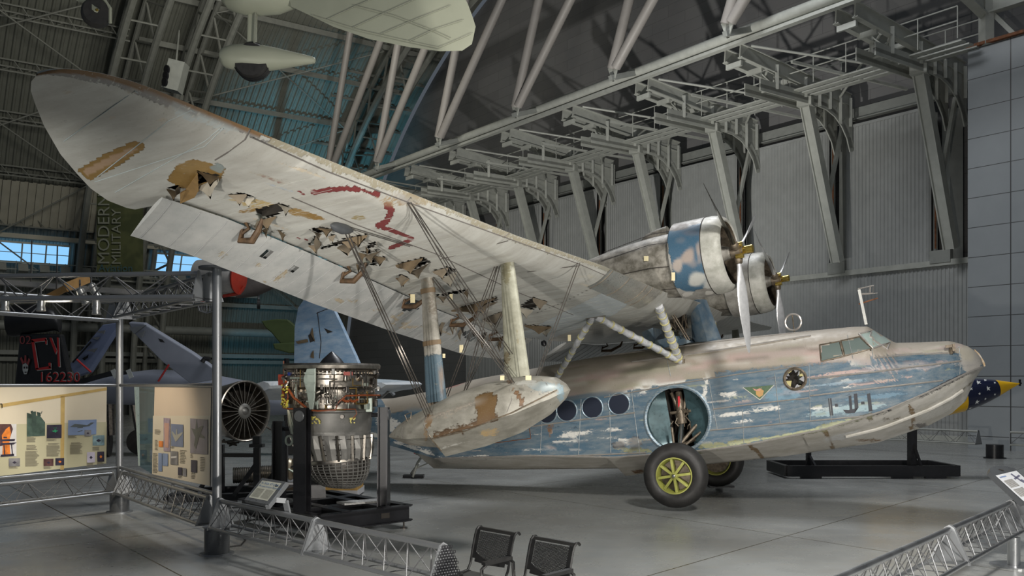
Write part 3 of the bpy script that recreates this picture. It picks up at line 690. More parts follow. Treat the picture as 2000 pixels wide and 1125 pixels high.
# masts
mast = bpl(1692, 634, 1, 0); mt = bpl(1678, 566, 1, 0)
bmesh_obj(MB().bar(mast, mt, .11, .05, (1, 0, 0)), 'antenna_mast', M('chalky_white_metal', (.52, .52, .49), .5, .2, .2, 12), boat)
p1 = mt+V((-.02, 0, .02)); p2 = bpl(1684, 593, 1, 0)
bmesh_obj(MB().tube([p1, p1+V((.28, 0, .02)), p1+V((.25, 0, -.12)), p1+V((.05, 0, -.1))], .012, 6).tube([p1+V((.05, 0, -.12)), p1+V((.33, 0, -.13))], .007, 6).tube([p1+V((.22, 0, .03)), p1+V((.2, 0, -.1))], .015, 6), 'mast_fitting', RAILM, boat)
bmesh_obj(MB().tube([p2-V((.06, 0, 0)), p2+V((.28, 0, .06))], .014, 6), 'rusty_rod', RUST, boat)
lc = bpl(1549, 629, 1, 0)
l_ = bmesh_obj(ring(lc, (.25, 1, 0), .155, .02), 'loop_antenna', M('loop_antenna_metal', (.48, .45, .42), .35, .6), boat)
bmesh_obj(MB().tube([lc+V((0, 0, .15)), lc-V((0, 0, .32))], .012, 6).box(lc-V((0, 0, .26)), (.14, .1, .06)), 'antenna_post', GRIME, l_)
nf = hit(1877, 668)[0]
bmesh_obj(MB().tube([nf, nf+V((0, 0, .16))], .03, 8).box(nf+V((-.02, 0, .14)), (.12, .1, .05)).box(nf+V((.05, 0, .11)), (.05, .1, .12)), 'nose_fitting', GRIME, boat)
# bow lip
lip = [V((3.49, 0, -2.06)), V((3.56, 0, -2.15)), V((3.62, 0, -2.30)), V((3.63, 0, -2.38)), V((3.58, 0, -2.40)), V((3.50, 0, -2.25))]
bmesh_obj(MB().poly([p-V((0, .03, 0)) for p in lip], (0, .06, 0)), 'bow_plate', worn('bow_ochre', (.40, .26, .12), (.5, .45, .38), .5), boat)
cr = []
for x in np.arange(-7.0, 3.6, .12): cr.append(V((x, -ip(WT, x)-.012, ip(ZC, x))))
bmesh_obj(MB().tube(cr, .018, 6), 'chine_strip', RAILM, boat)
bmesh_obj(MB().tube([V((p.x, -p.y, p.z)) for p in cr], .018, 6), 'chine_strip', RAILM, boat)
sp_ = []
for x in np.arange(1.2, 3.3, .1):
    w_, zc, zk = ip(WT, x), ip(ZC, x), ip(ZK, x); t = .38; sp_.append(V((x, -w_*(1-t)-.01, zc+(zk-zc)*t**.75-.02)))
bmesh_obj(MB().tube(sp_, [.03]*len(sp_), 6), 'spray_rail', hull_bot, boat)
# hull lettering: worn painted block characters
LTR = M('worn_black_stencil', (.018, .02, .028), .5, .1, .3, 10)
def z1(x, y): return (1300+x*.3555, 725+y*.3555)
for nm, pl in (('one', [(892, 150), (911, 148), (922, 243), (903, 244)]), ('dot', [(930, 180), (945, 178), (948, 194), (932, 196)]), ('jay', [(1034, 124), (1052, 122), (1060, 200), (1040, 225)]), ('jay', [(1005, 135), (1020, 133), (1026, 210), (1012, 212)]), ('jay', [(975, 212), (1012, 214), (1010, 232), (990, 230)]), ('jay', [(1008, 212), (1058, 202), (1040, 228), (1008, 232)]), ('dot', [(1073, 168), (1092, 166), (1094, 181), (1075, 183)]), ('one', [(1106, 124), (1124, 121), (1137, 219), (1117, 222)])):
    quadpatch([z1(*p) for p in pl], 'painted_mark', LTR, 2, 4, .006)
tri = [(1450, 756), (1514, 750), (1487, 780)]
EG = M('emblem_green', (.05, .10, .045), .5, 0, .3, 20); EW = M('emblem_edge', (.5, .5, .45), .5)
a, b, c = [hit(*p, .005)[0] for p in ((1451, 757), (1512, 752), (1484, 781))]
em = MB(); em.poly([a, b, c]); e_ = bmesh_obj(em, 'triangle_emblem', EG, boat)
bmesh_obj(MB().tube([a, c], .009, 5).tube([c, b], .009, 5), 'emblem_border', EW, e_)
bmesh_obj(MB().poly([hit(x, y, .008)[0] for x, y in ((1476, 762), (1484, 758), (1492, 763), (1490, 772), (1483, 776), (1477, 771))]), 'emblem_figure', M('emblem_ochre', (.45, .25, .08), .5), e_)
bmesh_obj(MB().poly([hit(x, y, .010)[0] for x, y in ((1470, 758), (1477, 761), (1486, 759), (1489, 755), (1484, 764), (1474, 763))]), 'emblem_figure', M('emblem_pink', (.5, .24, .18), .5), e_)
# cargo hatch outline
rail([(1034, 836), (1037, 856), (960, 866)], .008, 'hatch_edge', RUST)
# tail wheel jack
# ---------------------------------------------------------------- tail
FINM = worn('tail_blue_fabric', (.20, .32, .47), (.34, .44, .55), .55, 0, 3, .15, (1, 1, 3))
def aerofoil_slab(outline, y0, th, name, mat):     # outline in the xz plane, thickness along y, thin at the edges
    c = sum((V(p) for p in outline), V((0, 0, 0)))/len(outline); mb = MB(); rings = []
    for t, k in ((1, 0), (.96, .5), (.7, .85), (.35, 1), (.0, 1)):
        rings.append([(c+(V(p)-c)*t)+V((0, -th*k, 0)) for p in outline])
    back = [[p*1 for p in r] for r in rings]
    for r in back:
        for i, p in enumerate(r): r[i] = V((p.x, -p.y+2*y0, p.z))
    mb.loft(rings, True).loft(back, True); return bmesh_obj(mb, name, mat, boat)
fo = [(575, 720), (576, 640), (583, 600), (597, 580), (612, 573), (632, 576), (645, 583), (668, 630), (700, 700), (715, 735), (720, 790), (600, 800)]
fin = aerofoil_slab([bpl(x, y, 1, 0) for x, y in fo], 0, .12, 'tail_fin', FINM)
bmesh_obj(MB().tube([bpl(x, y, 1, -.13) for x, y in ((620, 610), (627, 668), (624, 700))], .008, 5), 'rudder_gap', DARKIN, fin)
bmesh_obj(MB().tube([bpl(x, y, 1, -.11) for x, y in ((618, 612), (645, 601))], .008, 5), 'rudder_gap', DARKIN, fin)
TORN = M('torn_brown_fabric', (.13, .095, .055), .75, 0, .3, 10); HOLE = DARKIN
for pl in ([(602, 655), (610, 649), (615, 665), (606, 669)], [(633, 641), (650, 648), (640, 651)]): bmesh_obj(MB().poly([bpl(x, y, 1, -.135) for x, y in pl], (0, .004, 0)), 'tear_shade_patch', HOLE, fin)  # flat dark patches stand in for the shade inside the fin tears
for pl in ([(577, 667), (600, 662), (602, 668), (582, 672)], [(606, 651), (610, 640), (613, 660), (615, 668)], [(608, 690), (612, 684), (613, 700), (606, 698)]): bmesh_obj(MB().poly([bpl(x, y, 1, -.16) for x, y in pl], (0, .01, 0)), 'torn_flap', TORN, fin)
STAB = worn('tail_white_fabric', (.42, .46, .50), (.56, .58, .58), .55, 0, 3, .1, (6, 1, 1))
for s in (-1, 1):
    rr_ = []
    for y, x0, x1, z0 in ((.15, -8.6, -10.7, -1.22), (1.2, -8.75, -10.75, -1.2), (2.2, -8.95, -10.65, -1.17), (2.8, -9.1, -10.4, -1.15), (3.05, -9.4, -10.1, -1.14)):
        sec = []
        for t, k in ((0, 0), (.06, .6), (.25, 1), (.55, .8), (1, .04)):
            sec.append(V((x0+(x1-x0)*t, s*y, z0+.11*k-.22*max(0, t-.5))))
        for t, k in ((.55, .6), (.25, .8), (.06, .5)):
            sec.append(V((x0+(x1-x0)*t, s*y, z0-.11*k-.22*max(0, t-.5))))
        rr_.append(sec)
    st = bmesh_obj(MB().loft(rr_, True, True), 'stabiliser', STAB, boat)
    bmesh_obj(MB().tube([V((-9.6, s*.4, -1.9)), V((-9.5, s*1.9, -1.22))], .03, 8), 'stabiliser_strut', RAILM, st)
# ---------------------------------------------------------------- wing
def ZL(y): return -.15-.62*max(0, min(1, (15-abs(y))/12.))
LE = [(0, -1.15), (6, -1.33), (8.6, -1.55), (13, -1.72), (14.07, -1.75), (14.44, -1.79), (14.6, -1.84), (14.68, -1.89), (14.72, -1.95), (14.73, -2.02)]
TE = [(0, -4.55), (3, -4.38), (6.2, -3.98), (9, -3.52), (10.3, -3.32), (11.8, -3.12), (12.40, -3.10), (12.45, -3.54), (12.52, -3.56), (12.77, -3.52), (13.08, -3.38), (13.37, -3.2), (13.75, -2.95), (14.18, -2.61), (14.45, -2.37), (14.6, -2.23), (14.69, -2.12), (14.73, -2.03)]
def TK(y): return .14+.40*max(0, min(1, (14.8-abs(y))/12.))     # section depth
def tipf(y): return math.sqrt(max(.02, min(1, (14.74-abs(y))/.5)))
def wing_pt(y, t, side):     # t 0..1 chordwise
    a = abs(y); x0, x1 = ip(LE, a), ip(TE, a); x = x0+(x1-x0)*t; T = TK(y)*tipf(y); c = abs(x1-x0)
    zle = ZL(y)+T*.45
    if side < 0:
        z = ZL(y)+T*.45*max(0, 1-t/.16)**2.0
    else: z = zle+T*.55*(math.sin(math.pi*min(1, t/.7*.5))**.75 if t < .7 else 1)-(0 if t < .35 else T*.98*((t-.35)/.65)**1.3)
    return V((x, y, z))
ys = sorted(set([round(v, 3) for v in list(np.arange(-14.6, -6, .028))+list(np.arange(-6, 0, .045))+[-14.73, -14.725, -14.71, -14.69, -14.66, -14.63, -12.45, -12.40]]))
ys = ys+[0]+[.09*k for k in range(1, 162)]+[14.64, 14.69, 14.72, 14.73]
tt = [0, .004, .012, .025, .04, .06, .08]+list(np.linspace(.1, 1, 88))
low = MB().loft([[wing_pt(y, t, -1) for t in tt] for y in ys], False)
WB = BVHTree.FromPolygons([tuple(p) for p in low.v], low.f)
HOLES = [[(445, 378), (481, 377), (496, 384), (469, 386), (451, 384)], [(499, 410), (542, 396), (566, 404), (539, 420), (505, 429)], [(502, 429), (527, 425), (524, 439), (512, 448), (496, 442)],
         [(605, 448), (620, 443), (648, 446), (626, 454)], [(542, 446), (557, 456), (548, 456)], [(602, 478), (617, 459), (628, 475)], [(617, 488), (675, 464), (717, 457), (714, 466), (663, 478)],
         [(714, 479), (735, 470), (735, 478), (720, 487)], [(699, 491), (747, 487), (717, 496)], [(696, 513), (723, 497), (753, 502), (735, 517), (705, 520)], [(772, 516), (826, 502), (841, 511), (802, 529), (796, 520)],
         [(772, 541), (784, 535), (799, 543)], [(844, 529), (874, 521), (892, 529), (862, 543)], [(386, 332), (427, 343), (386, 363)], [(325, 366), (350, 361), (352, 373)],
         [(848, 577), (913, 563), (905, 571), (870, 578)], [(881, 605), (970, 579), (973, 588), (927, 596)], [(1013, 600), (1041, 580), (1069, 588), (1041, 604)], [(942, 623), (981, 607), (975, 620)], [(1023, 634), (1077, 637), (1052, 645)], [(668, 470), (706, 460), (700, 468)], [(640, 460), (655, 457), (650, 463)]]
P_ = np.array([sum((low.v[i] for i in f), V((0, 0, 0)))/4 for f in low.f]); hx, hy = proj(P_)
class _D: pass
def pin(poly, x, y):
    ins = np.zeros(len(x), bool); n = len(poly)
    for i in range(n):
        x1, y1 = poly[i]; x2, y2 = poly[(i+1) % n]
        if y1 == y2: continue
        ins ^= ((y1 > y) != (y2 > y)) & (x < (x2-x1)*(y-y1)/(y2-y1)+x1)
    return ins
kill = np.zeros(len(hx), bool)
for h in HOLES: kill |= pin(h, hx+np.sin(P_[:, 1]*90)*1.5, hy+np.sin(P_[:, 0]*70)*1.5) & (P_[:, 1] < 0)
r_ = random.Random(11)     # the far wing's own small tears
for k in range(14):
    cy, cx = r_.uniform(2.5, 11), r_.uniform(-3.7, -2.6); kill |= (np.hypot((P_[:, 1]-cy)/.35, (P_[:, 0]-cx)/.10) < 1)
low.f = [f for f, k in zip(low.f, kill) if not k]; low.mi = low.mi[:len(low.f)]
WING = worn('wing_fabric_white', (.42, .41, .37), (.53, .53, .49), .55, .05, 1.6, .12, (1, 3, 1))
wing = bmesh_obj(low, 'wing_lower_skin', WING, boat)
P = Paint(wing)
OCH = (.26, .155, .04); OCH2 = (.32, .21, .08); RED = (.18, .03, .03); GB = (.42, .46, .48); LT = (.62, .62, .58)
P.poly([(150, 332), (205, 300), (262, 275), (284, 280), (280, 292), (230, 325), (176, 354)], OCH, .95); P.poly([(160, 334), (210, 308), (258, 288), (270, 292), (225, 316), (170, 344)], (.40, .27, .17), .95)
P.poly([(325, 352), (345, 325), (375, 311), (405, 318), (440, 330), (432, 350), (400, 368), (384, 375), (350, 366)], OCH, .9); P.ell(380, 325, 30, 12, OCH2, .8)
P.poly([(408, 328), (425, 318), (442, 328), (430, 338)], (.26, .30, .29), .95)
P.ell(500, 398, 50, 10, (.45, .33, .13), .55, 10); P.ell(600, 420, 40, 7, OCH, .75, 14); P.ell(580, 415, 20, 8, OCH2, .7, 14); P.ell(490, 410, 30, 5, OCH, .6, -10)
P.line([(611, 376), (640, 371), (680, 368), (712, 372), (740, 381)], 4.5, RED, .9)
P.line([(756, 402), (765, 412), (755, 433), (740, 440)], 6, RED, .9); P.line([(748, 444), (780, 456), (806, 466), (780, 478), (762, 484)], 4, RED, .9)
for a, b in ((515, 345), (530, 350), (545, 356), (585, 374), (592, 379), (583, 465), (598, 468)): P.ell(a, b, 5, 2, RED, .9, 15, .3)
P.ell(800, 388, 24, 8, (.22, .13, .04), .9, -20); P.ell(790, 392, 50, 12, (.36, .27, .16), .5); P.ell(700, 425, 14, 5, (.3, .24, .12), .6)
P.line([(62, 145), (75, 122), (110, 113), (200, 133), (300, 167), (400, 206), (490, 250)], 4, (.30, .19, .08), .9)
P.line([(200, 143), (300, 176), (390, 215)], 4, (.33, .33, .33), .75)
for cx, cy, rx, ry in ((370, 225, 40, 14), (430, 245, 35, 12), (350, 215, 20, 18)): P.ell(cx, cy, rx, ry, (.46, .50, .49), .6, 20)
for cx, cy in ((330, 216), (316, 234), (250, 150), (130, 180), (220, 230), (255, 180)): P.ell(cx, cy, 14, 6, (.46, .42, .35), .5)
for k in range(26):
    x = r_.uniform(520, 1180); y = r_.uniform(320, 640); P.ell(x, y, r_.uniform(15, 60), r_.uniform(2, 6), r_.choice([(.40, .37, .31), (.48, .47, .43), (.40, .43, .45), (.52, .46, .36)]), .6, 18)
P.line([(1000, 432), (1060, 455), (1130, 478), (1200, 500)], 5, (.36, .38, .36), .6); P.line([(500, 256), (650, 310), (800, 368), (1000, 444)], 3.5, (.36, .30, .20), .65)
# metal-grey section beside the engine, hanging darker panels at the root
P.poly([(1196, 490), (1275, 530), (1268, 556), (1225, 545), (1165, 526)], (.26, .27, .25), .85)
P.poly([(1230, 545), (1275, 556), (1200, 615), (1120, 645), (1000, 690), (960, 680)], (.46, .50, .51), .85)
P.ell(900, 600, 90, 8, (.44, .40, .33), .5, 15); P.ell(1150, 540, 30, 4, (.5, .47, .38), .5)
_le = np.interp(-P.co[:, 1], [a for a, b in LE], [b for a, b in LE]); _d = _le-P.co[:, 0]
P.put((P.co[:, 1] < -12.9) & (_d < .022+P.nz*.008), (.22, .13, .06), .9); P.put((P.co[:, 1] < -12.9) & (_d > .022) & (_d < .05+P.nz*.02), (.26, .25, .235), .7)
P.put((P.co[:, 1] > -12.9) & (P.co[:, 1] < -3) & (_d < .05+P.nz*.03), (.33, .30, .22), .65)
P.done(P.co[:, 1] < 3)
INNER = M('wing_inside_shade', (.016, .013, .009), .8, 0, .5, 8)  # near-black: the shade inside the torn wing is put into the colour
up_ = MB().loft([[wing_pt(y, t, 1) for t in tt] for y in ys], False)
bmesh_obj(up_, 'wing_upper_skin', worn('wing_upper_paint', (.30, .33, .30), (.42, .40, .33), .5, .1, 2), boat)
mb = MB()      # dark sheet added under the upper skin and the ribs seen through the tears
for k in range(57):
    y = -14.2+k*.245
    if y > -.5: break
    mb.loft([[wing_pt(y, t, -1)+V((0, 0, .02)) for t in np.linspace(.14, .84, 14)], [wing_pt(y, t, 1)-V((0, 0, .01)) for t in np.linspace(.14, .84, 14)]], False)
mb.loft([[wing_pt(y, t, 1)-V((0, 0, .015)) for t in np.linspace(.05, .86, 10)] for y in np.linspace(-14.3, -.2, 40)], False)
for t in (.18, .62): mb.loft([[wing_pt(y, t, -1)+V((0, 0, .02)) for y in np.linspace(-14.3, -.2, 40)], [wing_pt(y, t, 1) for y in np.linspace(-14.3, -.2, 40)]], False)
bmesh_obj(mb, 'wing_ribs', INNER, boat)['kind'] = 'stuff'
# seams on the lower skin
LSEAM = M('dark_seam', (.12, .11, .10), .6)
for pts in ([(492, 268), (640, 335), (800, 396), (985, 463), (1130, 515), (1215, 552)], [(488, 252), (478, 272), (440, 300), (420, 312)], [(800, 366), (806, 378), (796, 392)], [(1004, 432), (1002, 448), (985, 462)], [(570, 385), (700, 440), (850, 495), (1010, 570), (1120, 615)]):
    q = [hit(*p, .004, WB)[0] for p in pts]; rail(pts, .006, 'skin_seam', LSEAM, wing, WB, .002, 20)
for pts in ([(125, 275), (280, 165)], [(190, 345), (330, 235), (395, 205)], [(225, 375), (400, 275), (430, 250)], [(185, 355), (400, 285), (436, 250)]):
    rail(pts, .004, 'tape_seam', M('pale_tape', (.38, .42, .42), .6), wing, WB, .002, 20)
for k in range(30):
    y = -12.2+k*.37
    q = [wing_pt(y, t, -1)-V((0, 0, .003)) for t in np.linspace(.17, .98, 16)]
    q = [p for p in q if WB.find_nearest(p)[0] is not None]
    bmesh_obj(MB().tube(q, .0015, 4), 'rib_line', M('faint_rib_tape', (.36, .36, .33), .6), wing)
# curled pieces of torn fabric hanging from the holes
FAB = [M('torn_tan_fabric', (.17, .14, .10), .75, 0, .25, 9), M('torn_brown_fabric', (.09, .068, .045), .75, 0, .3, 10), M('torn_pale_fabric', (.32, .295, .24), .75, 0, .15, 9)]
for hi, h in enumerate(HOLES):
    n = len(h)
    for k in range(n):
        if k != hi % n and k != (hi+2) % n: continue
        a, b = h[k], h[(k+1) % n]; cx, cy = sum(p[0] for p in h)/n, sum(p[1] for p in h)/n
        if any(WB.ray_cast(CAMB, bray(*q_))[0] is None for q_ in (a, b, (cx, cy))): continue
        A, B_, C_ = hit(*a, .01, WB)[0], hit(*b, .01, WB)[0], hit(cx, cy, .0, WB)[0]
        mid = (A+B_)/2; out = (mid-C_); out.z = 0; out = out.normalized() if out.length > 1e-3 else V((1, 0, 0))
        L = min(.15, (A-B_).length*.42); rows = []
        for j in range(6):
            t = j/5; sh = 1-.65*t*t; drop = L*(.25*math.sin(t*2.2)+.35*t*t); o_ = out*L*.55*math.sin(t*1.8)*(-1 if (k+hi) % 3 == 0 else .35)
            rows.append([mid+(A-mid)*sh+o_-V((0, 0, drop*(.7+.3*r_.random()))), mid+o_-V((0, 0, drop*1.25+.01*j)), mid+(B_-mid)*sh+o_-V((0, 0, drop*(.7+.3*r_.random())))])
        bmesh_obj(MB().loft(rows, False), 'torn_fabric', FAB[(k+hi) % 3], wing)
# the big ochre flap near the tip
big = [(363, 372), (386, 340), (388, 372), (380, 386), (352, 398), (352, 378)]
bmesh_obj(MB().poly([bpl(*p, 2, hit(*big[0], 0, WB)[0].z-.03-.05*(i > 2)) for i, p in enumerate(big)], (0, 0, .008)), 'torn_fabric', M('ochre_fabric', (.27, .165, .06), .7, 0, .2, 9), wing)
# ---------------------------------------------------------------- slotted flaps
FLAP = worn('flap_fabric', (.40, .41, .40), (.52, .52, .50), .55, .05, 2, .1, (2, 1, 1))
def flap_pt(y, t, s):
    a = abs(y); x0 = ip(TE, min(a, 12.38))+.03; z0 = ZL(y)-.03; c = float(np.interp(a, (0, 5, 9, 12.6), (.78, .72, .70, .46)))
    th = math.radians(float(np.interp(a, (0, 9, 12.6), (25, 22, 33)))); T = .075*(1-.5*a/14)
    pr = T*(math.sqrt(max(t, 0))*1.6*(1-t)+.02)
    x = x0-c*t*math.cos(th); z = z0-c*t*math.sin(th)
    return V((x-(pr*math.sin(th)*-1 if s > 0 else -pr*.3*math.sin(th))*0, y, z+(pr*1.1 if s > 0 else -pr*.5)))
for s, y0, y1 in ((-1, 1.0, 12.62), (1, 1.0, 12.62)):
    yy = np.linspace(y0, y1, 90); tl = [0, .02, .06, .12]+list(np.linspace(.18, 1, 16))
    mb = MB(); rings = []
    for y in yy:
        up = [flap_pt(s*y, t, 1) for t in tl]; dn = [flap_pt(s*y, t, -1) for t in reversed(tl)]
        rings.append(up+dn)
    mb.loft(rings, True, True)
    FT = BVHTree.FromPolygons([tuple(p) for p in mb.v], mb.f)
    if s < 0:
        pc = np.array([sum((mb.v[i] for i in f), V((0, 0, 0)))/len(f) for f in mb.f]); fx, fy = proj(pc)
        FH = [[(500, 504), (518, 485), (533, 488), (509, 506)], [(385, 490), (412, 450), (405, 470), (390, 488)], [(546, 552), (584, 512), (580, 522), (552, 548)], [(783, 608), (800, 575), (830, 575), (815, 605)], [(900, 650), (925, 640), (935, 660), (915, 668)]]
        kk = np.zeros(len(fx), bool)
        for h in FH: kk |= pin(h, fx, fy)
        mb.f = [f for f, k in zip(mb.f, kk) if not (k and len(f) == 4)]; mb.mi = mb.mi[:len(mb.f)]
    f_ = bmesh_obj(mb, 'flap', FLAP, boat)
    P = Paint(f_)
    for k in range(22):
        x = r_.uniform(400, 900); P.ell(x, 430+(x-262)*.34+r_.uniform(0, 30), r_.uniform(8, 26), r_.uniform(1, 3), (.46, .38, .26), .7, r_.uniform(-60, 30))
    P.done()
    for k in range(33):
        y = y0+.2+k*.365
        if y < y1: bmesh_obj(MB().tube([flap_pt(s*y, t, -1)-V((0, 0, .003)) for t in np.linspace(.03, .99, 8)], .004, 4), 'flap_rib_line', M('flap_rib_grey_tape', (.30, .30, .30), .6), f_)  # thin grey rib tape lines on the flap underside
    for y in (3.3, 5.3, 7.3, 9.3, 11.5):
        p = flap_pt(s*y, .06, -1); wq = wing_pt(s*y, .84, -1); q0 = wing_pt(s*y, .97, -1)
        mb = MB().tube([wq, wq+V((-.06, 0, -.10)), wq.lerp(p, .6)+V((0, 0, -.15)), p+V((-.04, 0, -.10)), p], [.018, .03, .035, .035, .02], 8)
        mb.tube([q0, q0+V((.03, 0, -.06)), p+V((-.02, 0, -.04))], .018, 6)
        bmesh_obj(mb, 'flap_hinge', M('rusty_hinge', (.085, .05, .025), .6, .3, .5, 14), boat)
# torn strips along the inner flap
for k in range(22):
    y = -r_.uniform(1.2, 5.5); p = flap_pt(y, r_.uniform(.0, .3), -1); L = r_.uniform(.08, .25)
    bmesh_obj(MB().loft([[p, p+V((.0, .12, 0))], [p+V((-.4*L, .02, -.4*L)), p+V((-.4*L, .14, -.5*L))], [p+V((-.3*L, .05, -L)), p+V((-.35*L, .09, -L))]], False), 'torn_strip', FAB[k % 3] if k % 2 else DARKIN, boat)
# tip light and pods on the wing
tl_ = hit(104, 122, .04, WB)[0]
o = bmesh_obj(MB().lathe([(-.02, .03), (.0, .055), (.05, .06), (.09, .045), (.11, 0)], tl_, (0.2, 0, -1), 16), 'wing_tip_lamp', BLACK, boat)
bmesh_obj(MB().lathe([(.085, .03), (.115, .0)], tl_, (.2, 0, -1), 12), 'lamp_lens', STRUTM, o)
pd = hit(668, 440, .03, WB)[0]
bmesh_obj(MB().lathe([(-.2, .01), (-.12, .05), (0, .06), (.12, .04), (.2, .005)], pd, (0, 1, .0), 14), 'horn_fairing', M('dark_fairing', (.06, .065, .07), .4), boat)
# ---------------------------------------------------------------- engines
COWL = worn('cowling_paint', (.20, .19, .17), (.36, .35, .32), .5, .1, 4, .25, (1, 1, 1))
GRY2 = worn('cowl_ring_metal', (.30, .30, .26), (.46, .45, .41), .48, .05, 5, .15, (1, 1, 1))
EDGE = M('dark_gap', (.025, .02, .018), .7)
NACM = worn('nacelle_grime', (.11, .10, .08), (.33, .31, .27), .5, .1, 5, .2, (1, 1, 1))
BRASS = M('brass_dome', (.55, .40, .10), .22, .9, .15, 8); BLADE = M('polished_blade', (.66, .66, .66), .38, .55, .12, 9); BLADEB = M('dark_blade', (.10, .09, .07), .3, .8, .2, 8)
def engine(s, angles):
    hc = V((0, s*2.45, 0)); c = hc+V((.29, 0, 0)); RZ = Matrix.Rotation(math.radians(-6.5), 3, 'Z'); PV = c+V((-1.0, 0, 0))
    def bmesh_obj(mb, name, mats, parent, smooth=True):
        mb.v = [PV+RZ@(p-PV) if name not in ('engine_nacelle', 'panel_seam') else p for p in mb.v]; return globals()['bmesh_obj'](mb, name, mats, parent, smooth)
    n_ = bmesh_obj(MB().lathe([(-4.0, .02), (-3.7, .16), (-3.2, .30), (-2.6, .42), (-2.1, .50), (-1.7, .54), (-1.30, .56)], c+V((0, 0, -.04)), (1, 0, 0), 40), 'engine_nacelle', NACM, boat)
    bmesh_obj(MB().lathe([(-1.32, .585), (-1.28, .60), (-1.28, .57)], c, (1, 0, 0), 40, False), 'cowl_flap_band', EDGE, n_)
    for a in np.linspace(.3, 5.6, 8):
        p = c+V((-1.7, math.cos(a)*.56, math.sin(a)*.56)); q = c+V((-2.6, math.cos(a)*.44, math.sin(a)*.44-.04))
        bmesh_obj(MB().tube([c+V((-1.33, math.cos(a)*.58, math.sin(a)*.58-.03)), p, q], .006, 4), 'panel_seam', EDGE, n_)
    bmesh_obj(MB().lathe([(0, .03), (.1, .09), (.35, .12), (.5, .12)], c+V((-1.95, 0, .50)), (1, 0, .1), 20), 'air_scoop', NACM, n_)
    q_ = [c+V((-1.5, s*-.0+y, z)) for y, z in ((-.5, -.2), (-.35, -.42), (-.55, -.38))]
    r = .665
    cw = bmesh_obj(MB().lathe([(-1.30, r-.03), (-1.28, r-.01), (-1.0, r+.0), (-.72, r), (-.715, r)], c, (1, 0, 0), 72, False), 'cowling', COWL, boat)
    # finely divided shell for paint
    mb = MB(); ang = np.linspace(0, 2*math.pi, 120, False)
    mb.loft([[c+V((x, math.cos(a)*rr, math.sin(a)*rr)) for a in ang] for x, rr in [(-1.30+.025*k, r+.004-(.03 if k == 0 else 0)) for k in range(24)]], True)
    cs = bmesh_obj(mb, 'cowling_skin', COWL, cw)
    P = Paint(cs)
    if s < 0:
        P.poly([(1300, 452), (1378, 433), (1390, 520), (1395, 556), (1345, 572), (1318, 560)], (.045, .105, .165), .95)
        for cx, cy, rx, ry, cc in ((1345, 500, 16, 20, (.34, .28, .24)), (1365, 492, 8, 18, (.34, .28, .24)), (1325, 520, 8, 14, (.36, .31, .27)), (1360, 545, 18, 12, (.48, .48, .44)), (1330, 470, 14, 12, (.10, .14, .18)), (1385, 555, 10, 10, (.45, .45, .42)), (1350, 455, 30, 8, (.09, .12, .16)), (1340, 575, 14, 7, (.50, .48, .44)), (1385, 572, 12, 5, (.50, .48, .44)), (1320, 445, 30, 6, (.14, .12, .10)), (1342, 588, 12, 8, (.52, .50, .45))): P.ell(cx, cy, rx, ry, cc, .95, 0, 1.8)
    P.done()
    prof = [(-.72, r), (-.60, r-.004), (-.50, r-.022), (-.44, r-.05), (-.405, r-.085), (-.40, r-.11), (-.42, r-.13)]
    rg = bmesh_obj(MB().lathe(prof, c, (1, 0, 0), 72, False), 'cowl_ring', GRY2, cw)
    bmesh_obj(MB().lathe([(-.42, r-.13), (-.55, r-.125), (-.75, r-.11), (-1.0, r-.13)], c, (1, 0, 0), 60, False), 'cowl_duct', GRIME, cw)
    bmesh_obj(ring(c+V((-.715, 0, 0)), (1, 0, 0), r+.002, .007, 60), 'cowl_joint', EDGE, cw)
    bmesh_obj(MB().lathe([(-.95, .52), (-.949, 0)], c, (1, 0, 0), 40), 'firewall', DARKIN, cw)
    for k in range(9):
        a = 2*math.pi*k/9+.2; d = V((0, math.cos(a), math.sin(a)))
        mb = MB(); p0 = c+V((-.68, 0, 0))
        prof2 = []
        for j in range(12): prof2 += [(.2+j*.02, .075), (.21+j*.02, .06)]
        mb.lathe(prof2+[(.46, .05)], p0, d, 12); bmesh_obj(mb, 'cylinder_head', EDGE, cw)
    bmesh_obj(MB().lathe([(-1.0, .24), (-.80, .24), (-.66, .19), (-.50, .12), (-.36, .08), (-.26, .07)], c, (1, 0, 0), 32), 'gearbox_case', NACM, cw)
    hub = bmesh_obj(MB().lathe([(-.12, .07), (-.10, .11), (.06, .11), (.08, .06), (.10, .06)], hc, (1, 0, 0), 24), 'propeller_hub', GRIME, boat); c = hc
    bmesh_obj(MB().lathe([(.08, .055), (.11, .065), (.26, .07), (.27, .055), (.275, .0)], c, (1, 0, 0), 20), 'hub_dome', BRASS, hub)
    for k, an in enumerate(angles):
        a = math.radians(an); d = V((0, math.cos(a), math.sin(a))); tng = V((1, 0, 0)).cross(d)
        bmesh_obj(MB().lathe([(.06, .06), (.12, .075), (.20, .065), (.22, .045)], c, d, 16), 'blade_root', GRIME, hub)
        bmesh_obj(MB().tube([c+tng*.11+V((-.02, 0, 0)), c+tng*.11+V((.11, 0, 0))], .045, 12), 'counterweight', BRASS, hub)
        rings = []
        for rr, ch, tw, th in ((.20, .08, 60, .075), (.30, .085, 55, .07), (.42, .12, 48, .05), (.60, .18, 42, .038), (.85, .22, 34, .03), (1.15, .225, 27, .022), (1.42, .19, 22, .016), (1.60, .13, 20, .011), (1.70, .07, 19, .006), (1.73, .02, 19, .003)):
            t_ = math.radians(tw); cd_ = tng*math.cos(t_)+V((1, 0, 0))*math.sin(t_); nd = d.cross(cd_)
            rings.append([c+d*rr+cd_*(ch/2*math.cos(q))+nd*(th/2*math.sin(q)) for q in np.linspace(0, 2*math.pi, 14, False)])
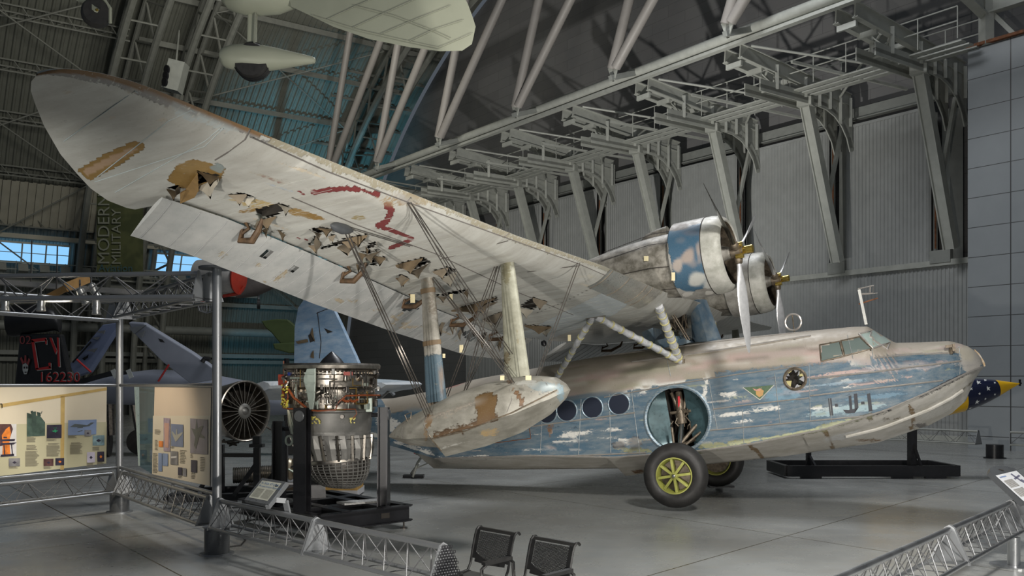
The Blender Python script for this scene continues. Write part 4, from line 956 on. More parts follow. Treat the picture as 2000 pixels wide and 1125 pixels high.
        bmesh_obj(MB().loft(rings, True, True), 'blade', BLADE if (k == 0) else (BLADE if s > 0 else BLADEB if k == 1 else BLADE), hub)
engine(-1, (-92, 148, 28)); engine(1, (-94, 146, 26))
# metallic sleeve on the leading edge beside the engine
mb = MB().loft([[wing_pt(y, t, -1)+V((.006, 0, -.008)) for t in (0, .01, .03, .06, .1, .14)] for y in np.linspace(-5.7, -3.1, 20)], False)
sl = bmesh_obj(mb, 'leading_edge_sleeve', M('bare_metal_sleeve', (.40, .40, .37), .3, .7, .15, 9), boat)
mb = MB()
for y in (-5.6, -4.8, -3.9, -3.6): bmesh_obj(MB().tube([wing_pt(y, t, -1)+V((.006, 0, -.010)) for t in (0, .01, .03, .06, .1, .14)], .006, 5), 'sleeve_band', GRIME, sl)
# pylon fairing and centre-section clutter
PYL = worn('pylon_paint', (.11, .19, .27), (.26, .31, .34), .42, .2, 4, .25, (1, 1, 1))
xa = [bpl(x, y, 1, -.42) for x, y in ((1338, 600), (1372, 592), (1408, 668), (1342, 672))]
rings = []
for f_, up in ((0, 0), (1, 1)):
    a = xa[3].lerp(xa[0], f_); b = xa[2].lerp(xa[1], f_); sec = []
    for t, k in ((0, 0), (.08, .5), (.35, 1), (.7, .7), (1, .1), (.7, -.7), (.35, -1), (.08, -.5)):
        p = b.lerp(a, t); sec.append(V((p.x, .42*k if k else 0, p.z+(-.15 if not up else .1))))
    rings.append(sec)
bmesh_obj(MB().loft(rings, True, True), 'wing_pylon', PYL, boat)
for i, q in enumerate(([(1254, 648), (1275, 640), (1278, 680), (1256, 672)], [(1278, 665), (1330, 655), (1350, 668), (1280, 690)])):
    a = [bpl(x, y, 1, -.55) for x, y in q]; bmesh_obj(MB().poly(a, (0, .9, 0)), 'pylon_fairing', PYL, boat)
mb = MB(); r2 = random.Random(5)
for k in range(26):
    p = bpl(r2.uniform(1300, 1340), r2.uniform(600, 640), 1, -.5); mb.tube([p, p+V((r2.uniform(-.1, .1), r2.uniform(-.1, .1), -r2.uniform(.08, .3)))], .012, 5)
bmesh_obj(mb, 'engine_pipework', GRIME, boat)['kind'] = 'stuff'
bmesh_obj(MB().box(bpl(1320, 625, 1, -.2), (.35, .5, .35)), 'pylon_bay', DARKIN, boat)
# control rods beside the pylon
for dx in (0, 5): bmesh_obj(MB().tube([bpl(1303+dx, 600, 1, -1.1), bpl(1342+dx, 664, 1, -.8)], .014, 6), 'control_rod', GRIME, boat)
# wrapped struts with tape bands
WRAP = NT('wrinkled_plastic_wrap'); WRAP.bump(WRAP.noise(14, 4, .7, WRAP.vec((1, 1, .4))), .8, .03); WRAP = WRAP.done(WRAP.mix(WRAP.mr(WRAP.noise(9), .35, .65), (.40, .41, .42), (.60, .61, .63)), .25)
TAPE = M('yellow_tape', (.50, .46, .22), .5)
def wrapped(p, q, r):
    p, q = V(p), V(q); n = 18; pts = []; rad = []
    for i in range(n+1):
        t = i/n; pts.append(p.lerp(q, t)+V((r2.uniform(-1, 1), r2.uniform(-1, 1), r2.uniform(-1, 1)))*.006); rad.append(r*(1+.14*math.sin(i*2.1)))
    o = bmesh_obj(MB().tube(pts, rad, 12), 'wrapped_strut', WRAP, boat)
    for i in range(9):
        t = .06+i*.11; a = p.lerp(q, t); b = p.lerp(q, t+.012); bmesh_obj(MB().tube([a, b], r*1.17, 12), 'tape_band', TAPE, o)
Pw = bpl(1163, 618, 1, -2.9); Qh = hit(1330, 706, .0)[0]; Pc = bpl(1286, 597, 1, -2.45)
wrapped(Pw, Qh, .062); wrapped(Pw+V((-.05, 0, 0)), bpl(1083, 745, 1, -1.02), .055); wrapped(Pc, Qh+V((-.03, 0, .03)), .075)
wrapped(V((Pw.x, 2.9, Pw.z)), V((Qh.x, -Qh.y, Qh.z)), .06); wrapped(V((Pc.x, 2.45, Pc.z)), V((Qh.x, -Qh.y, Qh.z)), .07)
bmesh_obj(MB().box(Qh, (.16, .1, .07)).box(Pw+V((0, 0, .02)), (.35, .1, .08)), 'strut_bracket', GRIME, boat)
# perforated edge strip near the root
q = [hit(x, y, .006, WB)[0] for x, y in ((1050, 610), (1100, 590), (1150, 565), (1185, 548), (1215, 540))]
for k in range(26):
    t = k/25*4; i = min(3, int(t)); p = q[i].lerp(q[i+1], t-i); bmesh_obj(MB().lathe([(0, .018), (.004, 0)], p, (0, 0, -1), 8), 'lightening_hole', EDGE, boat)
# ---------------------------------------------------------------- tip floats
FLO = worn('float_paint', (.17, .162, .135), (.27, .26, .225), .45, .15, 3, .12, (1, 2, 2))
TOPF = [(-3.86, -2.44), (-3.7, -2.33), (-3.5, -2.24), (-3.2, -2.14), (-2.8, -2.02), (-2.4, -1.95), (-2.0, -1.92), (-1.7, -1.94), (-1.5, -1.98), (-1.38, -2.07), (-1.33, -2.15)]
CHF = [(-3.86, -2.47), (-3.5, -2.52), (-3.04, -2.54), (-2.5, -2.47), (-1.92, -2.37), (-1.5, -2.24), (-1.33, -2.16)]
KEF = [(-3.86, -2.48), (-3.6, -2.60), (-3.16, -2.68), (-3.1, -2.80), (-2.5, -2.72), (-2.0, -2.60), (-1.6, -2.42), (-1.38, -2.25), (-1.33, -2.17)]
WFL = [(-3.86, .03), (-3.5, .24), (-3.1, .36), (-2.6, .42), (-2.0, .42), (-1.6, .30), (-1.42, .17), (-1.33, .03)]
def fsec(x, s):
    zt, zc, zk, w_ = ip(TOPF, x), ip(CHF, x), ip(KEF, x), ip(WFL, x); pts = []
    for i in range(21):
        a = -math.pi/2+math.pi*i/20; pts.append(V((x, s*8.0+w_*math.copysign(abs(math.sin(a))**.8, math.sin(a)), zc+(zt-zc)*abs(math.cos(a))**.75)))
    for i in range(1, 14):
        t = i/14; y = w_*(1-2*t); pts.append(V((x, s*8.0+y, zc+(zk-zc)*(1-abs(1-2*t)))))
    return pts
for s in (-1, 1):
    fxs = list(np.arange(-3.86, -3.13, .04))+[-3.1301, -3.13+.001]+list(np.arange(-3.09, -1.34, .03))+[-1.33]
    mb = MB().loft([fsec(x, s) for x in fxs], True, True)
    FB = BVHTree.FromPolygons([tuple(p) for p in mb.v], mb.f) if s < 0 else FB
    fl_ = bmesh_obj(mb, 'tip_float', FLO, boat); P = Paint(fl_)
    if s < 0:
        P.poly([(927, 775), (960, 762), (972, 775), (967, 800), (975, 815), (955, 830), (935, 815), (925, 795)], (.11, .065, .025), .95)
        P.line([(845, 850), (900, 842), (960, 818), (1010, 795)], 4.5, (.10, .06, .03), .85); P.line([(1000, 758), (1010, 770), (1018, 782)], 4, (.14, .08, .04), .9)
        P.ell(1060, 755, 30, 12, (.17, .20, .20), .85, 0); P.ell(1030, 748, 26, 8, (.30, .30, .27), .8); P.ell(838, 818, 7, 10, (.16, .10, .05), .9); P.ell(832, 845, 5, 30, (.2, .14, .08), .6)
        P.ell(955, 845, 22, 10, (.36, .26, .13), .6); P.ell(1095, 765, 8, 20, (.20, .27, .30), .7); P.ell(890, 800, 60, 8, (.27, .24, .20), .6, -20); P.ell(995, 745, 8, 5, (.12, .08, .05), .9)
        P.ell(880, 870, 40, 5, (.45, .44, .40), .6, -14); P.line([(764, 848), (800, 868), (860, 880)], 3, (.2, .18, .15), .6)
    P.done()
    if s < 0:
        for pts in ([(845, 857), (905, 843), (1000, 806), (1088, 762)], [(862, 881), (843, 858), (838, 850)]): rail(pts, .010, 'float_chine', GRIME, fl_, FB, .0)
        for pts in ([(788, 826), (784, 845), (792, 866)], [(1048, 734), (1068, 750), (1075, 790)], [(838, 800), (828, 830), (845, 856)], [(990, 742), (1000, 780), (990, 805)]): rail(pts, .004, 'float_seam', LSEAM, fl_, FB, .001)
        o = bmesh_obj(MB().tube([hit(796, 822, 0, FB)[0]+V((0, 0, -.01)), hit(796, 822, 0, FB)[0]+V((-.03, 0, .08)), hit(802, 818, 0, FB)[0]+V((.02, 0, .08)), hit(802, 818, 0, FB)[0]], .008, 6), 'lifting_eye', GRIME, fl_)
    def fstrut(pt, pb, w0, w1, mat, dz=0):
        d = (pb-pt).normalized(); rings = []
        for t, wd_ in ((0, w0), (.5, (w0+w1)/2), (1, w1)):
            p = pt.lerp(pb, t); rings.append([p+V((math.cos(a)*wd_/2, math.sin(a)*.045*(1+.4*math.cos(a)), 0)) for a in np.linspace(0, 2*math.pi, 18, False)])
        return rings
    FS = worn('float_strut_paint', (.19, .187, .14), (.29, .29, .23), .5, .1, 5, .1, (1, 1, 1), .03)
    FS2 = worn('float_strut_rear_paint', (.19, .18, .15), (.31, .295, .26), .5, .1, 5, .2, (1, 1, 1), .03)
    a_t, a_b = bpl(987, 472, 1, -8.0), bpl(1010, 734, 1, -8.0); b_t, b_b = bpl(833, 530, 1, -8.0), bpl(852, 782, 1, -8.0)
    for (t_, b_, w0, w1, mt_) in ((a_t, a_b, .15, .34, FS), (b_t, b_b, .17, .30, FS2)):
        t2, b2 = V((t_.x, s*8, t_.z)), V((b_.x, s*8, b_.z-.02))
        mb = MB(); R = fstrut(t2, b2, w0, w1, mt_); rr = []
        for j in range(30):
            t = j/29*2; i = min(1, int(t)); rr.append([R[i][k].lerp(R[i+1][k], t-i) for k in range(18)])
        mb.loft(rr, True, True); so = bmesh_obj(mb, 'float_strut', mt_, boat)
        P = Paint(so)
        if s < 0 and mt_ is FS2:
            P.poly([(820, 700), (880, 680), (880, 800), (820, 800)], (.055, .09, .115), .85); P.ell(845, 590, 12, 40, (.16, .14, .11), .6); P.ell(862, 745, 5, 30, (.14, .10, .07), .8)
            P.ell(840, 548, 16, 8, (.2, .17, .13), .6)
        elif s < 0:
            P.ell(990, 520, 10, 40, (.17, .16, .10), .7); P.ell(985, 480, 12, 10, (.14, .12, .08), .8); P.ell(990, 700, 6, 14, (.12, .10, .06), .7); P.ell(1010, 650, 4, 50, (.22, .20, .13), .5)
        P.done()
        bmesh_obj(MB().box(b2+V((0, 0, -.02)), (w1*.6, .05, .12)).box(t2+V((0, 0, .04)), (.12, .06, .14)), 'strut_fitting', GRIME, so)
        if mt_ is FS2 and s < 0:
            for f_ in (.15, .55):
                p = t2.lerp(b2, f_); wd_ = w0+(w1-w0)*f_; bmesh_obj(MB().loft([[p+V((math.cos(a)*(wd_/2+.01), math.sin(a)*.06, z)) for a in np.linspace(0, 2*math.pi, 18, False)] for z in (-.03, .03)], True, True), 'strap', M('brown_strap', (.13, .09, .05), .7), so)
# bracing wires (flat pairs) between wing, floats and strut heads
WIRE = M('brace_wire', (.10, .09, .08), .4, .6)
def wire(p, q, r=.006):
    d = V((.035, 0, 0))
    for o_ in (0, 1): bmesh_obj(MB().tube([p+d*o_, q+d*o_], r, 5), 'bracing_wire', WIRE, boat)
def on(px, py, t): return hit(px, py, .01, t)[0]
ft = bpl(985, 470, 1, -8.0); rt = bpl(833, 530, 1, -8.0); fb = bpl(1000, 745, 1, -8.1); rb = on(833, 815, FB); fn = on(1000, 750, FB)
for p, q in ((on(795, 395, WB), fn), (on(795, 395, WB), bpl(998, 695, 1, -8.0)), (on(668, 440, WB), rb), (on(668, 440, WB), on(840, 808, FB)), (on(1127, 513, WB), bpl(1045, 740, 1, -7.7)), (ft, bpl(870, 775, 1, -7.7)), (ft, bpl(905, 768, 1, -7.7)), (rt, fn), (rt, bpl(1003, 745, 1, -7.8)), (bpl(985, 600, 1, -6.5), bpl(905, 765, 1, -7.7))): wire(p, q)
wire(on(668, 440, WB), on(800, 480, WB), .004); wire(on(860, 505, WB), on(985, 462, WB)+V((0, 0, -.05)), .004); wire(on(1030, 530, WB), on(1127, 513, WB)+V((0, 0, -.04)), .004)
# paper tags
TAG = M('paper_tag', (.66, .58, .36), .8)
for px, py, y, w_, h_ in ((806, 583, -7.6, 9, 17), (881, 580, -7.4, 6, 12), (901, 681, -7.6, 7, 15), (867, 695, -8.0, 5, 8), (1446, 0, 0, 0, 0), (1032, 738, -8.4, 11, 9), (981, 738, -8.3, 8, 9), (1262, 505, -3.0, 9, 10), (1315, 540, -3.15, 7, 16), (1112, 660, -3, 6, 12)):
    if not w_: continue
    q = [bpl(px+a*w_/2, py+b*h_/2, 1, y) for a, b in ((-1, -1), (1, -1), (1, 1), (-1, 1))]
    bmesh_obj(MB().poly(q, (0, .003, 0)), 'paper_tag', TAG, boat)
# tail support and jack under the hull
t = thing('tail_jack', 'small pale steel jack stand with red tip under the tail of the flying boat', 'jack', gp(808, 933))
J = M('galvanised_jack', (.36, .36, .32), .45, .4); yj = 23.0
MB().tube([at(830, 882, yj), at(815, 905, yj), at(806, 932, yj)], .03, 8).build('jack_leg', J, t); MB().tube([at(818, 905, yj+.1), at(803, 925, yj+.3)], .03, 8).build('jack_leg', J, t)
MB().bar(at(812, 886, yj), at(850, 893, yj), .05, .06).build('jack_arm', J, t); MB().tube([at(822, 892, yj), at(835, 905, yj), at(812, 915, yj)], .022, 6).build('jack_link', J, t)
MB().box(gp(808, 933)+V((0, 0, .04)), (.5, .3, .06)).build('jack_base', BLACK, t); MB().lathe([(0, .05), (.1, .03)], at(812, 886, yj), (0, 0, 1), 10).build('red_cap', M('red_ribbon', (.55, .02, .03), .6), t)
g = gp(1405, 949)
t = thing('support_post', 'short black steel support post on a plate between the two wheels', 'stand', g)
kz = 4.52-3.66*math.cos(AL)-1.2*math.sin(AL)
MB().bar(g, at(1403, 903, g.y), .13, .13).build('post', BLACK, t); MB().box(g+V((0, 0, .015)), (.55, .55, .03)).build('base_plate', BLACK, t)
# ================================================================ barriers, posts, display panels
GPLATE = M('grey_end_plate', (.24, .25, .26), .4, .4, .06, 8)
CHROME = M('polished_tube', (.58, .59, .60), .30, 1.0, .02, 2)
RODM = M('grey_lattice_rod', (.12, .122, .125), .45, .35, .02, 2)
DGREY = M('dark_grey_paint', (.09, .095, .10), .3, .2, .1, 6)
def truss(name, label, A, B, zt, zb, hw, mat, pitch=.42, rt=.032, rb=.024, group='low triangular barrier trusses', plates=(1, 1), cat='barrier', inv=False, rod=.0065):
    A = V((A[0], A[1], 0)); B = V((B[0], B[1], 0)); d = (B-A).normalized(); s = V((-d.y, d.x, 0)); L = (B-A).length
    t = thing(name, label, cat, A, group=group)
    if inv: zt, zb = zb, zt
    U = V((0, 0, 1))
    MB().tube([A+U*zt, B+U*zt], rt, 12).build('top_rail' if not inv else 'lower_rail', mat, t, True)
    for q in (-1, 1): MB().tube([A+U*zb+s*hw*q, B+U*zb+s*hw*q], rb, 10).build('lower_rail' if not inv else 'top_rail', mat, t, True)
    n = max(2, int(round(L/pitch))); mb = MB()
    for q in (-1, 1):
        for i in range(n):
            a = A+d*(L*i/n); m = A+d*(L*(i+.5)/n); b = A+d*(L*(i+1)/n)
            mb.tube([a+U*zb+s*hw*q, m+U*zt], rod, 5).tube([m+U*zt, b+U*zb+s*hw*q], rod, 5)
    for i in range(n+1): mb.tube([A+d*(L*i/n)+U*zb-s*hw, A+d*(L*i/n)+U*zb+s*hw], rod, 5)
    mb.build('lattice_rods', RODM, t, True)
    for k, P0 in ((0, A), (1, B)):
        if plates[k]:
            mb = MB().poly([P0+U*(zb-.03)-s*(hw+.04), P0+U*(zb-.03)+s*(hw+.04), P0+U*(zt+.02)+s*.05, P0+U*(zt+.05), P0+U*(zt+.02)-s*.05], d*.012*(1 if k == 0 else -1)); mb.build('end_plate', GPLATE, t)
    return t
def post(name, label, x, y, h, r=.062, base_r=.165, base_h=.36, mat=ALU, group='display posts', top=True):
    t = thing(name, label, 'post', (x, y, 0), group=group); o = V((x, y, 0))
    MB().lathe([(0, base_r+.06), (.02, base_r+.06)], o, (0, 0, 1), 36).build('floor_flange', ALU, t, True)
    MB().lathe([(.02, base_r), (base_h, base_r)], o, (0, 0, 1), 36).build('base_drum', DGREY, t, True)
    MB().lathe([(base_h, base_r+.02), (base_h+.015, base_r+.02)], o, (0, 0, 1), 36).build('drum_cap', ALU, t, True)
    MB().lathe([(base_h, r), (h, r)], o, (0, 0, 1), 28).build('tube', mat, t, True)
    if top: MB().lathe([(h-.03, .24), (h, .24)], o, (0, 0, 1), 40).build('top_disc', DGREY, t, True)
    return t
P1 = V((-3.97, 12.84, 0)); P2 = V((-6.99, 17.0, 0)); P3 = V((-9.4, 12.9, 0))
post('display_post', 'tall silver display post on a grey drum base nearest the engine display', P1.x, P1.y, 3.86)
post('display_post', 'tall silver display post on a dark drum base between the two lit panels', P2.x, P2.y, 3.80)
d12 = (P2-P1).normalized(); d23 = (V((-8.08, 15.06, 0))-P2).normalized()
truss('barrier_truss', 'low barrier truss under the right-hand lit display panel', P1+d12*.3, P2-d12*.3, .72, .38, .16, ALU)
truss('barrier_truss', 'low barrier truss under the left-hand lit display panel', P2+d23*.15, P2+d23*6.0, .70, .38, .16, ALU, plates=(1, 0), pitch=.62)
dC = V((3.3, -3.65, 0)).normalized(); Cs = P1+dC*.12
truss('barrier_truss', 'low barrier truss with the tilted engine sign clamped on its top rail', Cs, Cs+dC*2.45, .72, .38, .16, ALU, pitch=.38)
truss('barrier_truss', 'low barrier truss ending in a perforated plate beside the left bench seat', Cs+dC*2.47, Cs+dC*4.82, .72, .38, .16, ALU, pitch=.38)
# perforated end guard
e = Cs+dC*4.84; sC = V((-dC.y, dC.x, 0)); t = thing('perforated_end_guard', 'dark perforated steel guard plate at the end of the barrier truss', 'guard', e)
mb = MB(); U = V((0, 0, 1))
def perf(mb, o, u, v, nu, nv, hole=.55, mask=None, sk=0.5):
    cu, cv = V(u)/nu, V(v)/nv
    for j in range(nv):
        for i in range(nu):
            p = o+cu*(i+(sk if j % 2 else 0))+cv*j
            if mask and not mask((i+.5)/nu, (j+.5)/nv): continue
            k = (1-hole)/2; out = [p, p+cu, p+cu+cv, p+cv]; inn = [p+cu*k+cv*k, p+cu*(1-k)+cv*k, p+cu*(1-k)+cv*(1-k), p+cu*k+cv*(1-k)]
            mb.add(out+inn, [(0, 1, 5, 4), (1, 2, 6, 5), (2, 3, 7, 6), (3, 0, 4, 7)])
    return mb
perf(mb, e+U*.36-sC*.2+dC*.02, sC*.4, U*.38, 12, 14, .55, lambda a, b: abs(a-.5) < .5-.33*b)
mb.poly([e+U*.1-sC*.24, e+U*.1+sC*.24, e+U*.36+sC*.22, e+U*.36-sC*.22], dC*.01); mb.build('guard_plate', BLACK, t)
MB().bar(e+U*.36-sC*.2, e+U*.36+sC*.2, .02, .06).build('stripe', GPLATE, t)
# panel support rails and glass boards
def vplane(A, B):
    n = V((-(B-A).y, (B-A).x, 0)).normalized()
    def f(px, py, off=0):
        r = V(((px-1000)/FPX, 1, (HY-py)/FPX)); k = (A-V((0, 0, EYE))).dot(n)/r.dot(n); p = V((0, 0, EYE))+r*k; s_ = -1 if n.dot(r) > 0 else 1
        return p+n*off*s_
    return f
fA = vplane(P2, V((-8.08, 15.06, 0))); fB = vplane(P2, P1)
for f, A_, B_, lab in ((fA, P2+d23*.06, P2+d23*6, 'left'), (fB, P2-d12*.06, P1+d12*.06, 'right')):
    t = thing('board_support', 'slim aluminium rails holding the top and bottom of the %s-hand display panel' % lab, 'rail', A_, group='panel rails')
    for z in (2.26, .80): MB().tube([A_+U*z, B_+U*z], .028, 10).build('rail', ALU, t, True)
    L = (B_-A_).length
    for k in range(4): MB().box(A_.lerp(B_, .12+.25*k)+U*.755, (.04, .04, .07)).build('stand_off', ALU, t)
CREAM = M('cream_print', (.68, .62, .50), .35, 0, .04, 1); CREAM2 = M('olive_cream_print', (.52, .50, .35), .35, 0, .04, 1); GOLD = M('gold_print_band', (.50, .36, .14), .35); PINKC = M('peach_print', (.68, .56, .44), .35, 0, .05, 1)
INK = M('grey_print_text', (.20, .18, .14), .5); BLUEP = M('sky_blue_print', (.22, .30, .50), .4, 0, .15, 2); GREYP = M('grey_photo_print', (.22, .22, .24), .4, 0, .4, 6); DARKP = M('dark_photo_print', (.04, .035, .06), .4, 0, .4, 8); GREENP = M('green_grey_photo', (.08, .13, .11), .4, 0, .5, 5); FLAME = M('flame_print', (.75, .22, .04), .4, 0, .4, 9); SMOKE = M('smoke_print', (.10, .05, .05), .4, 0, .5, 8); GREENG = M('green_glow_print', (.03, .35, .15), .4); WHITEP = M('white_print', (.62, .62, .64), .4, 0, .1, 5); ORANGEP = M('orange_print', (.55, .20, .06), .4, 0, .3, 9)
def board(t, f, q, mat, name, off, parent=None): return MB().poly([f(x, y, off) for x, y in q]).build(name, mat, parent or t)
def rect(f, t, x0, y0, x1, y1, mat, name='print_picture', off=.016, sl=0.0, sub=None):
    return board(t, f, [(x0, y0+sl*(0)), (x1, y0+sl*(x1-x0)), (x1, y1+sl*(x1-x0)), (x0, y1)], mat, name, off, sub)
def lines(f, t, x0, y0, x1, y1, n, r, sl=0.0, off=.017):
    mb = MB()
    for i in range(n):
        y = y0+(y1-y0)*i/n; h = (y1-y0)/n*.40; xe = x0+(x1-x0)*r.uniform(.72, 1)
        mb.add([f(x0, y, off), f(xe, y+sl*(xe-x0), off), f(xe, y+h+sl*(xe-x0), off), f(x0, y+h, off)], [(0, 1, 2, 3)])
    mb.build('printed_text', INK, t)
def ZA(x, y): return (x*.16, 750+y*.16)
r3 = random.Random(2)
t = thing('exhibit_board', 'wide cream display panel with a burning rig and jet photographs, at the left edge', 'display panel', P2+d23*3)
fq = [(-120, 752), (208, 755), (207, 905), (-120, 944)]
MB().poly([fA(x, y, 0) for x, y in fq], (fA(0, 800, -.02)-fA(0, 800, 0))).build('glass_board', M('board_edge', (.40, .42, .38), .2), t)
board(t, fA, fq, CREAM, 'upper_print', .006); board(t, fA, [(-120, 832), (208, 824), (207, 905), (-120, 944)], CREAM2, 'lower_print', .009)
board(t, fA, [(118, 774), (126, 772), (124, 917), (117, 918)], GOLD, 'gold_band', .011); board(t, fA, [(0, 789), (208, 757), (208, 762), (0, 796)], GOLD, 'gold_band', .011)
p_ = rect(fA, t, -60, 828, 31, 891, WHITEP); board(t, fA, [(-60, 828), (20, 828), (24, 838), (14, 868), (-60, 885)], SMOKE, 'smoke', .018, p_); board(t, fA, [(4, 868), (2, 850), (10, 838), (17, 833), (20, 845), (17, 862), (19, 889), (3, 890)], FLAME, 'flames', .020, p_)
for q in ([(0, 858), (28, 857), (27, 861), (0, 862)], [(0, 865), (31, 864), (25, 868), (0, 869)], [(5, 853), (12, 853), (12, 856), (5, 856)], [(5, 868), (7, 868), (9, 891), (7, 891)], [(20, 868), (22, 868), (24, 890), (22, 890)], [(0, 888), (26, 886), (26, 890), (0, 892)]): board(t, fA, q, DARKP, 'rig_silhouette', .022, p_)
p_ = board(t, fA, [ZA(322, 350), ZA(385, 370), ZA(490, 400), ZA(543, 465), ZA(541, 632), ZA(320, 642)], GREENP, 'print_picture', .016)
for q in ([(375, 340), (430, 335), (435, 500), (420, 560), (385, 560)], [(322, 350), (380, 375), (375, 420), (322, 410)], [(440, 340), (485, 350), (490, 395), (450, 400)], [(490, 355), (505, 325), (508, 335), (495, 370)], [(365, 330), (395, 325), (395, 355), (370, 355)]): board(t, fA, [ZA(*v) for v in q], M('jet_dark_green', (.05, .08, .07), .4, 0, .3, 9), 'jet_shape', .019, p_)
p_ = board(t, fA, [ZA(565, 500), ZA(746, 495), ZA(744, 660), ZA(562, 664)], DARKP, 'print_picture', .016)
for q in ([(655, 555), (672, 555), (676, 590), (660, 592)], [(630, 570), (698, 566), (690, 578), (636, 582)], [(642, 536), (686, 534), (686, 538), (642, 540)]): board(t, fA, [ZA(*v) for v in q], GREENG, 'green_glow', .019, p_)
p_ = board(t, fA, [ZA(825, 442), ZA(1172, 433), ZA(1168, 616), ZA(822, 626)], BLUEP, 'print_picture', .016)
for q in ([(845, 524), (905, 485), (1055, 502), (1100, 470), (1145, 468), (1080, 515), (1010, 525)], [(935, 528), (1003, 522), (1003, 534), (935, 538)], [(935, 580), (998, 562), (1000, 572), (940, 586)]): board(t, fA, [ZA(*v) for v in q], M('stealth_grey_print', (.10, .12, .13), .4), 'jet_shape', .019, p_)
for (x0, y0, x1, y1, m) in ((1022, 562, 1105, 640, GREYP), (1122, 628, 1267, 752, M('teal_photo_print', (.20, .30, .34), .4, 0, .5, 9)), (1054, 832, 1150, 960, M('pale_lilac_print', (.50, .47, .58), .4)), (1180, 826, 1264, 948, DARKP), (100, 908, 236, 1005, GREYP), (524, 915, 645, 1002, SMOKE), (668, 905, 775, 992, DARKP)):
    a, b = ZA(x0, y0), ZA(x1, y1); p_ = rect(fA, t, a[0], a[1], b[0], b[1], m, off=.018, sl=-.03)
    cx, cy = (a[0]+b[0])/2, (a[1]+b[1])/2; w_, h_ = (b[0]-a[0])/5, (b[1]-a[1])/6
    board(t, fA, [(cx-w_, cy), (cx, cy-h_), (cx+w_, cy), (cx, cy+h_)], r3.choice([FLAME, WHITEP, GREYP]) if m is DARKP else DARKP, 'picture_detail', .021, p_)
for a in ((318, 650, 436, 715, 7), (300, 820, 472, 1010, 19), (315, 745, 465, 812, 4), (560, 670, 685, 700, 4), (560, 750, 728, 890, 14), (578, 722, 716, 745, 2), (822, 630, 930, 665, 4), (845, 742, 1003, 860, 12), (858, 715, 995, 740, 2), (1120, 768, 1216, 815, 5), (1050, 965, 1150, 1020, 5), (1178, 955, 1264, 1000, 4), (100, 1010, 215, 1035, 2), (524, 1010, 632, 1040, 3)):
    p0, p1 = ZA(a[0], a[1]), ZA(a[2], a[3]); lines(fA, t, p0[0], p0[1], p1[0], p1[1], a[4], r3, -.02)
dirA = (P2-V((-8.08, 15.06, 0))).normalized()
text('n', 'title_lettering', DARKIN, fA(-5, 797, .02), dirA, (0, 0, 1), .16, t, .004)
t = thing('exhibit_board', 'cream display panel with jet photographs on blue, beside the tall silver post', 'display panel', P2.lerp(P1, .7))
MB().poly([fB(x, y, 0) for x, y in ((303, 752), (415, 748), (412, 950), (298, 926))], (fB(350, 800, -.02)-fB(350, 800, 0))).build('glass_board', M('board_edge', (.40, .42, .38), .2), t)
board(t, fB, [(303, 752), (413, 748), (411, 949), (298, 926)], PINKC, 'upper_print', .006); board(t, fB, [(300, 812), (412, 812), (411, 949), (298, 926)], CREAM, 'lower_print', .009)
CLEAR = NT('glass_reflection_blue'); CLEAR.put(CLEAR.b.inputs['Transmission Weight'], .6); CLEAR.put(CLEAR.b.inputs['IOR'], 1.2); CLEAR = CLEAR.done((.10, .18, .22), .05)  # blue reflection is put into the glass colour
board(t, fB, [(272, 752), (302, 752), (298, 926), (274, 912)], CLEAR, 'clear_glass', .002)
MB().poly([fB(x, y, 0) for x, y in ((412, 748), (416, 748), (415, 951), (411, 950))], (fB(350, 800, -.03)-fB(350, 800, 0))).build('white_edge', WHITEP, t)
def ZB(x, y): return (x*.2578, 720+y*.2578)
for (x0, y0, x1, y1, m) in ((1248, 372, 1296, 625, M('tower_print', (.35, .28, .36), .4, 0, .4, 9)), (1304, 417, 1396, 586, M('blue_grey_print', (.16, .20, .32), .4)), (1450, 376, 1582, 640, M('grey_blue_print', (.24, .22, .26), .4, 0, .3, 3)), (1300, 623, 1356, 725, GREYP), (1208, 638, 1236, 776, BLUEP), (1240, 640, 1280, 734, BLUEP), (1211, 546, 1242, 592, FLAME), (1357, 746, 1388, 806, DARKP), (1394, 752, 1421, 812, GREYP), (1456, 690, 1500, 784, DARKP)):
    a, b = ZB(x0, y0), ZB(x1, y1); rect(fB, t, a[0], a[1], b[0], b[1], m, off=.018, sl=.08)
JG = M('pale_jet_print', (.36, .36, .32), .4); JD = M('dark_jet_print', (.10, .11, .10), .4)
for q, m in (([(1345, 460), (1352, 460), (1354, 500), (1392, 480), (1396, 488), (1356, 540), (1340, 555), (1310, 480), (1316, 472), (1342, 505)], JG), ([(1500, 380), (1508, 450), (1545, 430), (1552, 437), (1530, 490), (1565, 520), (1560, 530), (1520, 520), (1495, 610), (1480, 580), (1490, 520), (1460, 450), (1490, 460)], JD), ([(1305, 665), (1350, 660), (1348, 675), (1308, 678)], WHITEP), ([(1255, 410), (1290, 415), (1286, 600), (1258, 595)], M('peach_tower_print', (.55, .32, .26), .4))): board(t, fB, [ZB(*v) for v in q], m, 'jet_shape', .021)
for a in ((1180, 540, 1205, 620, 8), (1165, 640, 1204, 790, 14), (1180, 460, 1230, 500, 4), (1370, 615, 1420, 720, 9), (1525, 670, 1562, 780, 9), (1300, 590, 1330, 605, 2), (1450, 645, 1470, 680, 4), (1455, 790, 1490, 835, 4), (1355, 812, 1388, 830, 2)):
    p0, p1 = ZB(a[0], a[1]), ZB(a[2], a[3]); lines(fB, t, p0[0], p0[1], p1[0], p1[1], a[4], r3, .08)
t = thing('exhibit_board', 'pale display panel seen at a steep angle behind the clear glass strip', 'display panel', at(265, 900, 18.4))
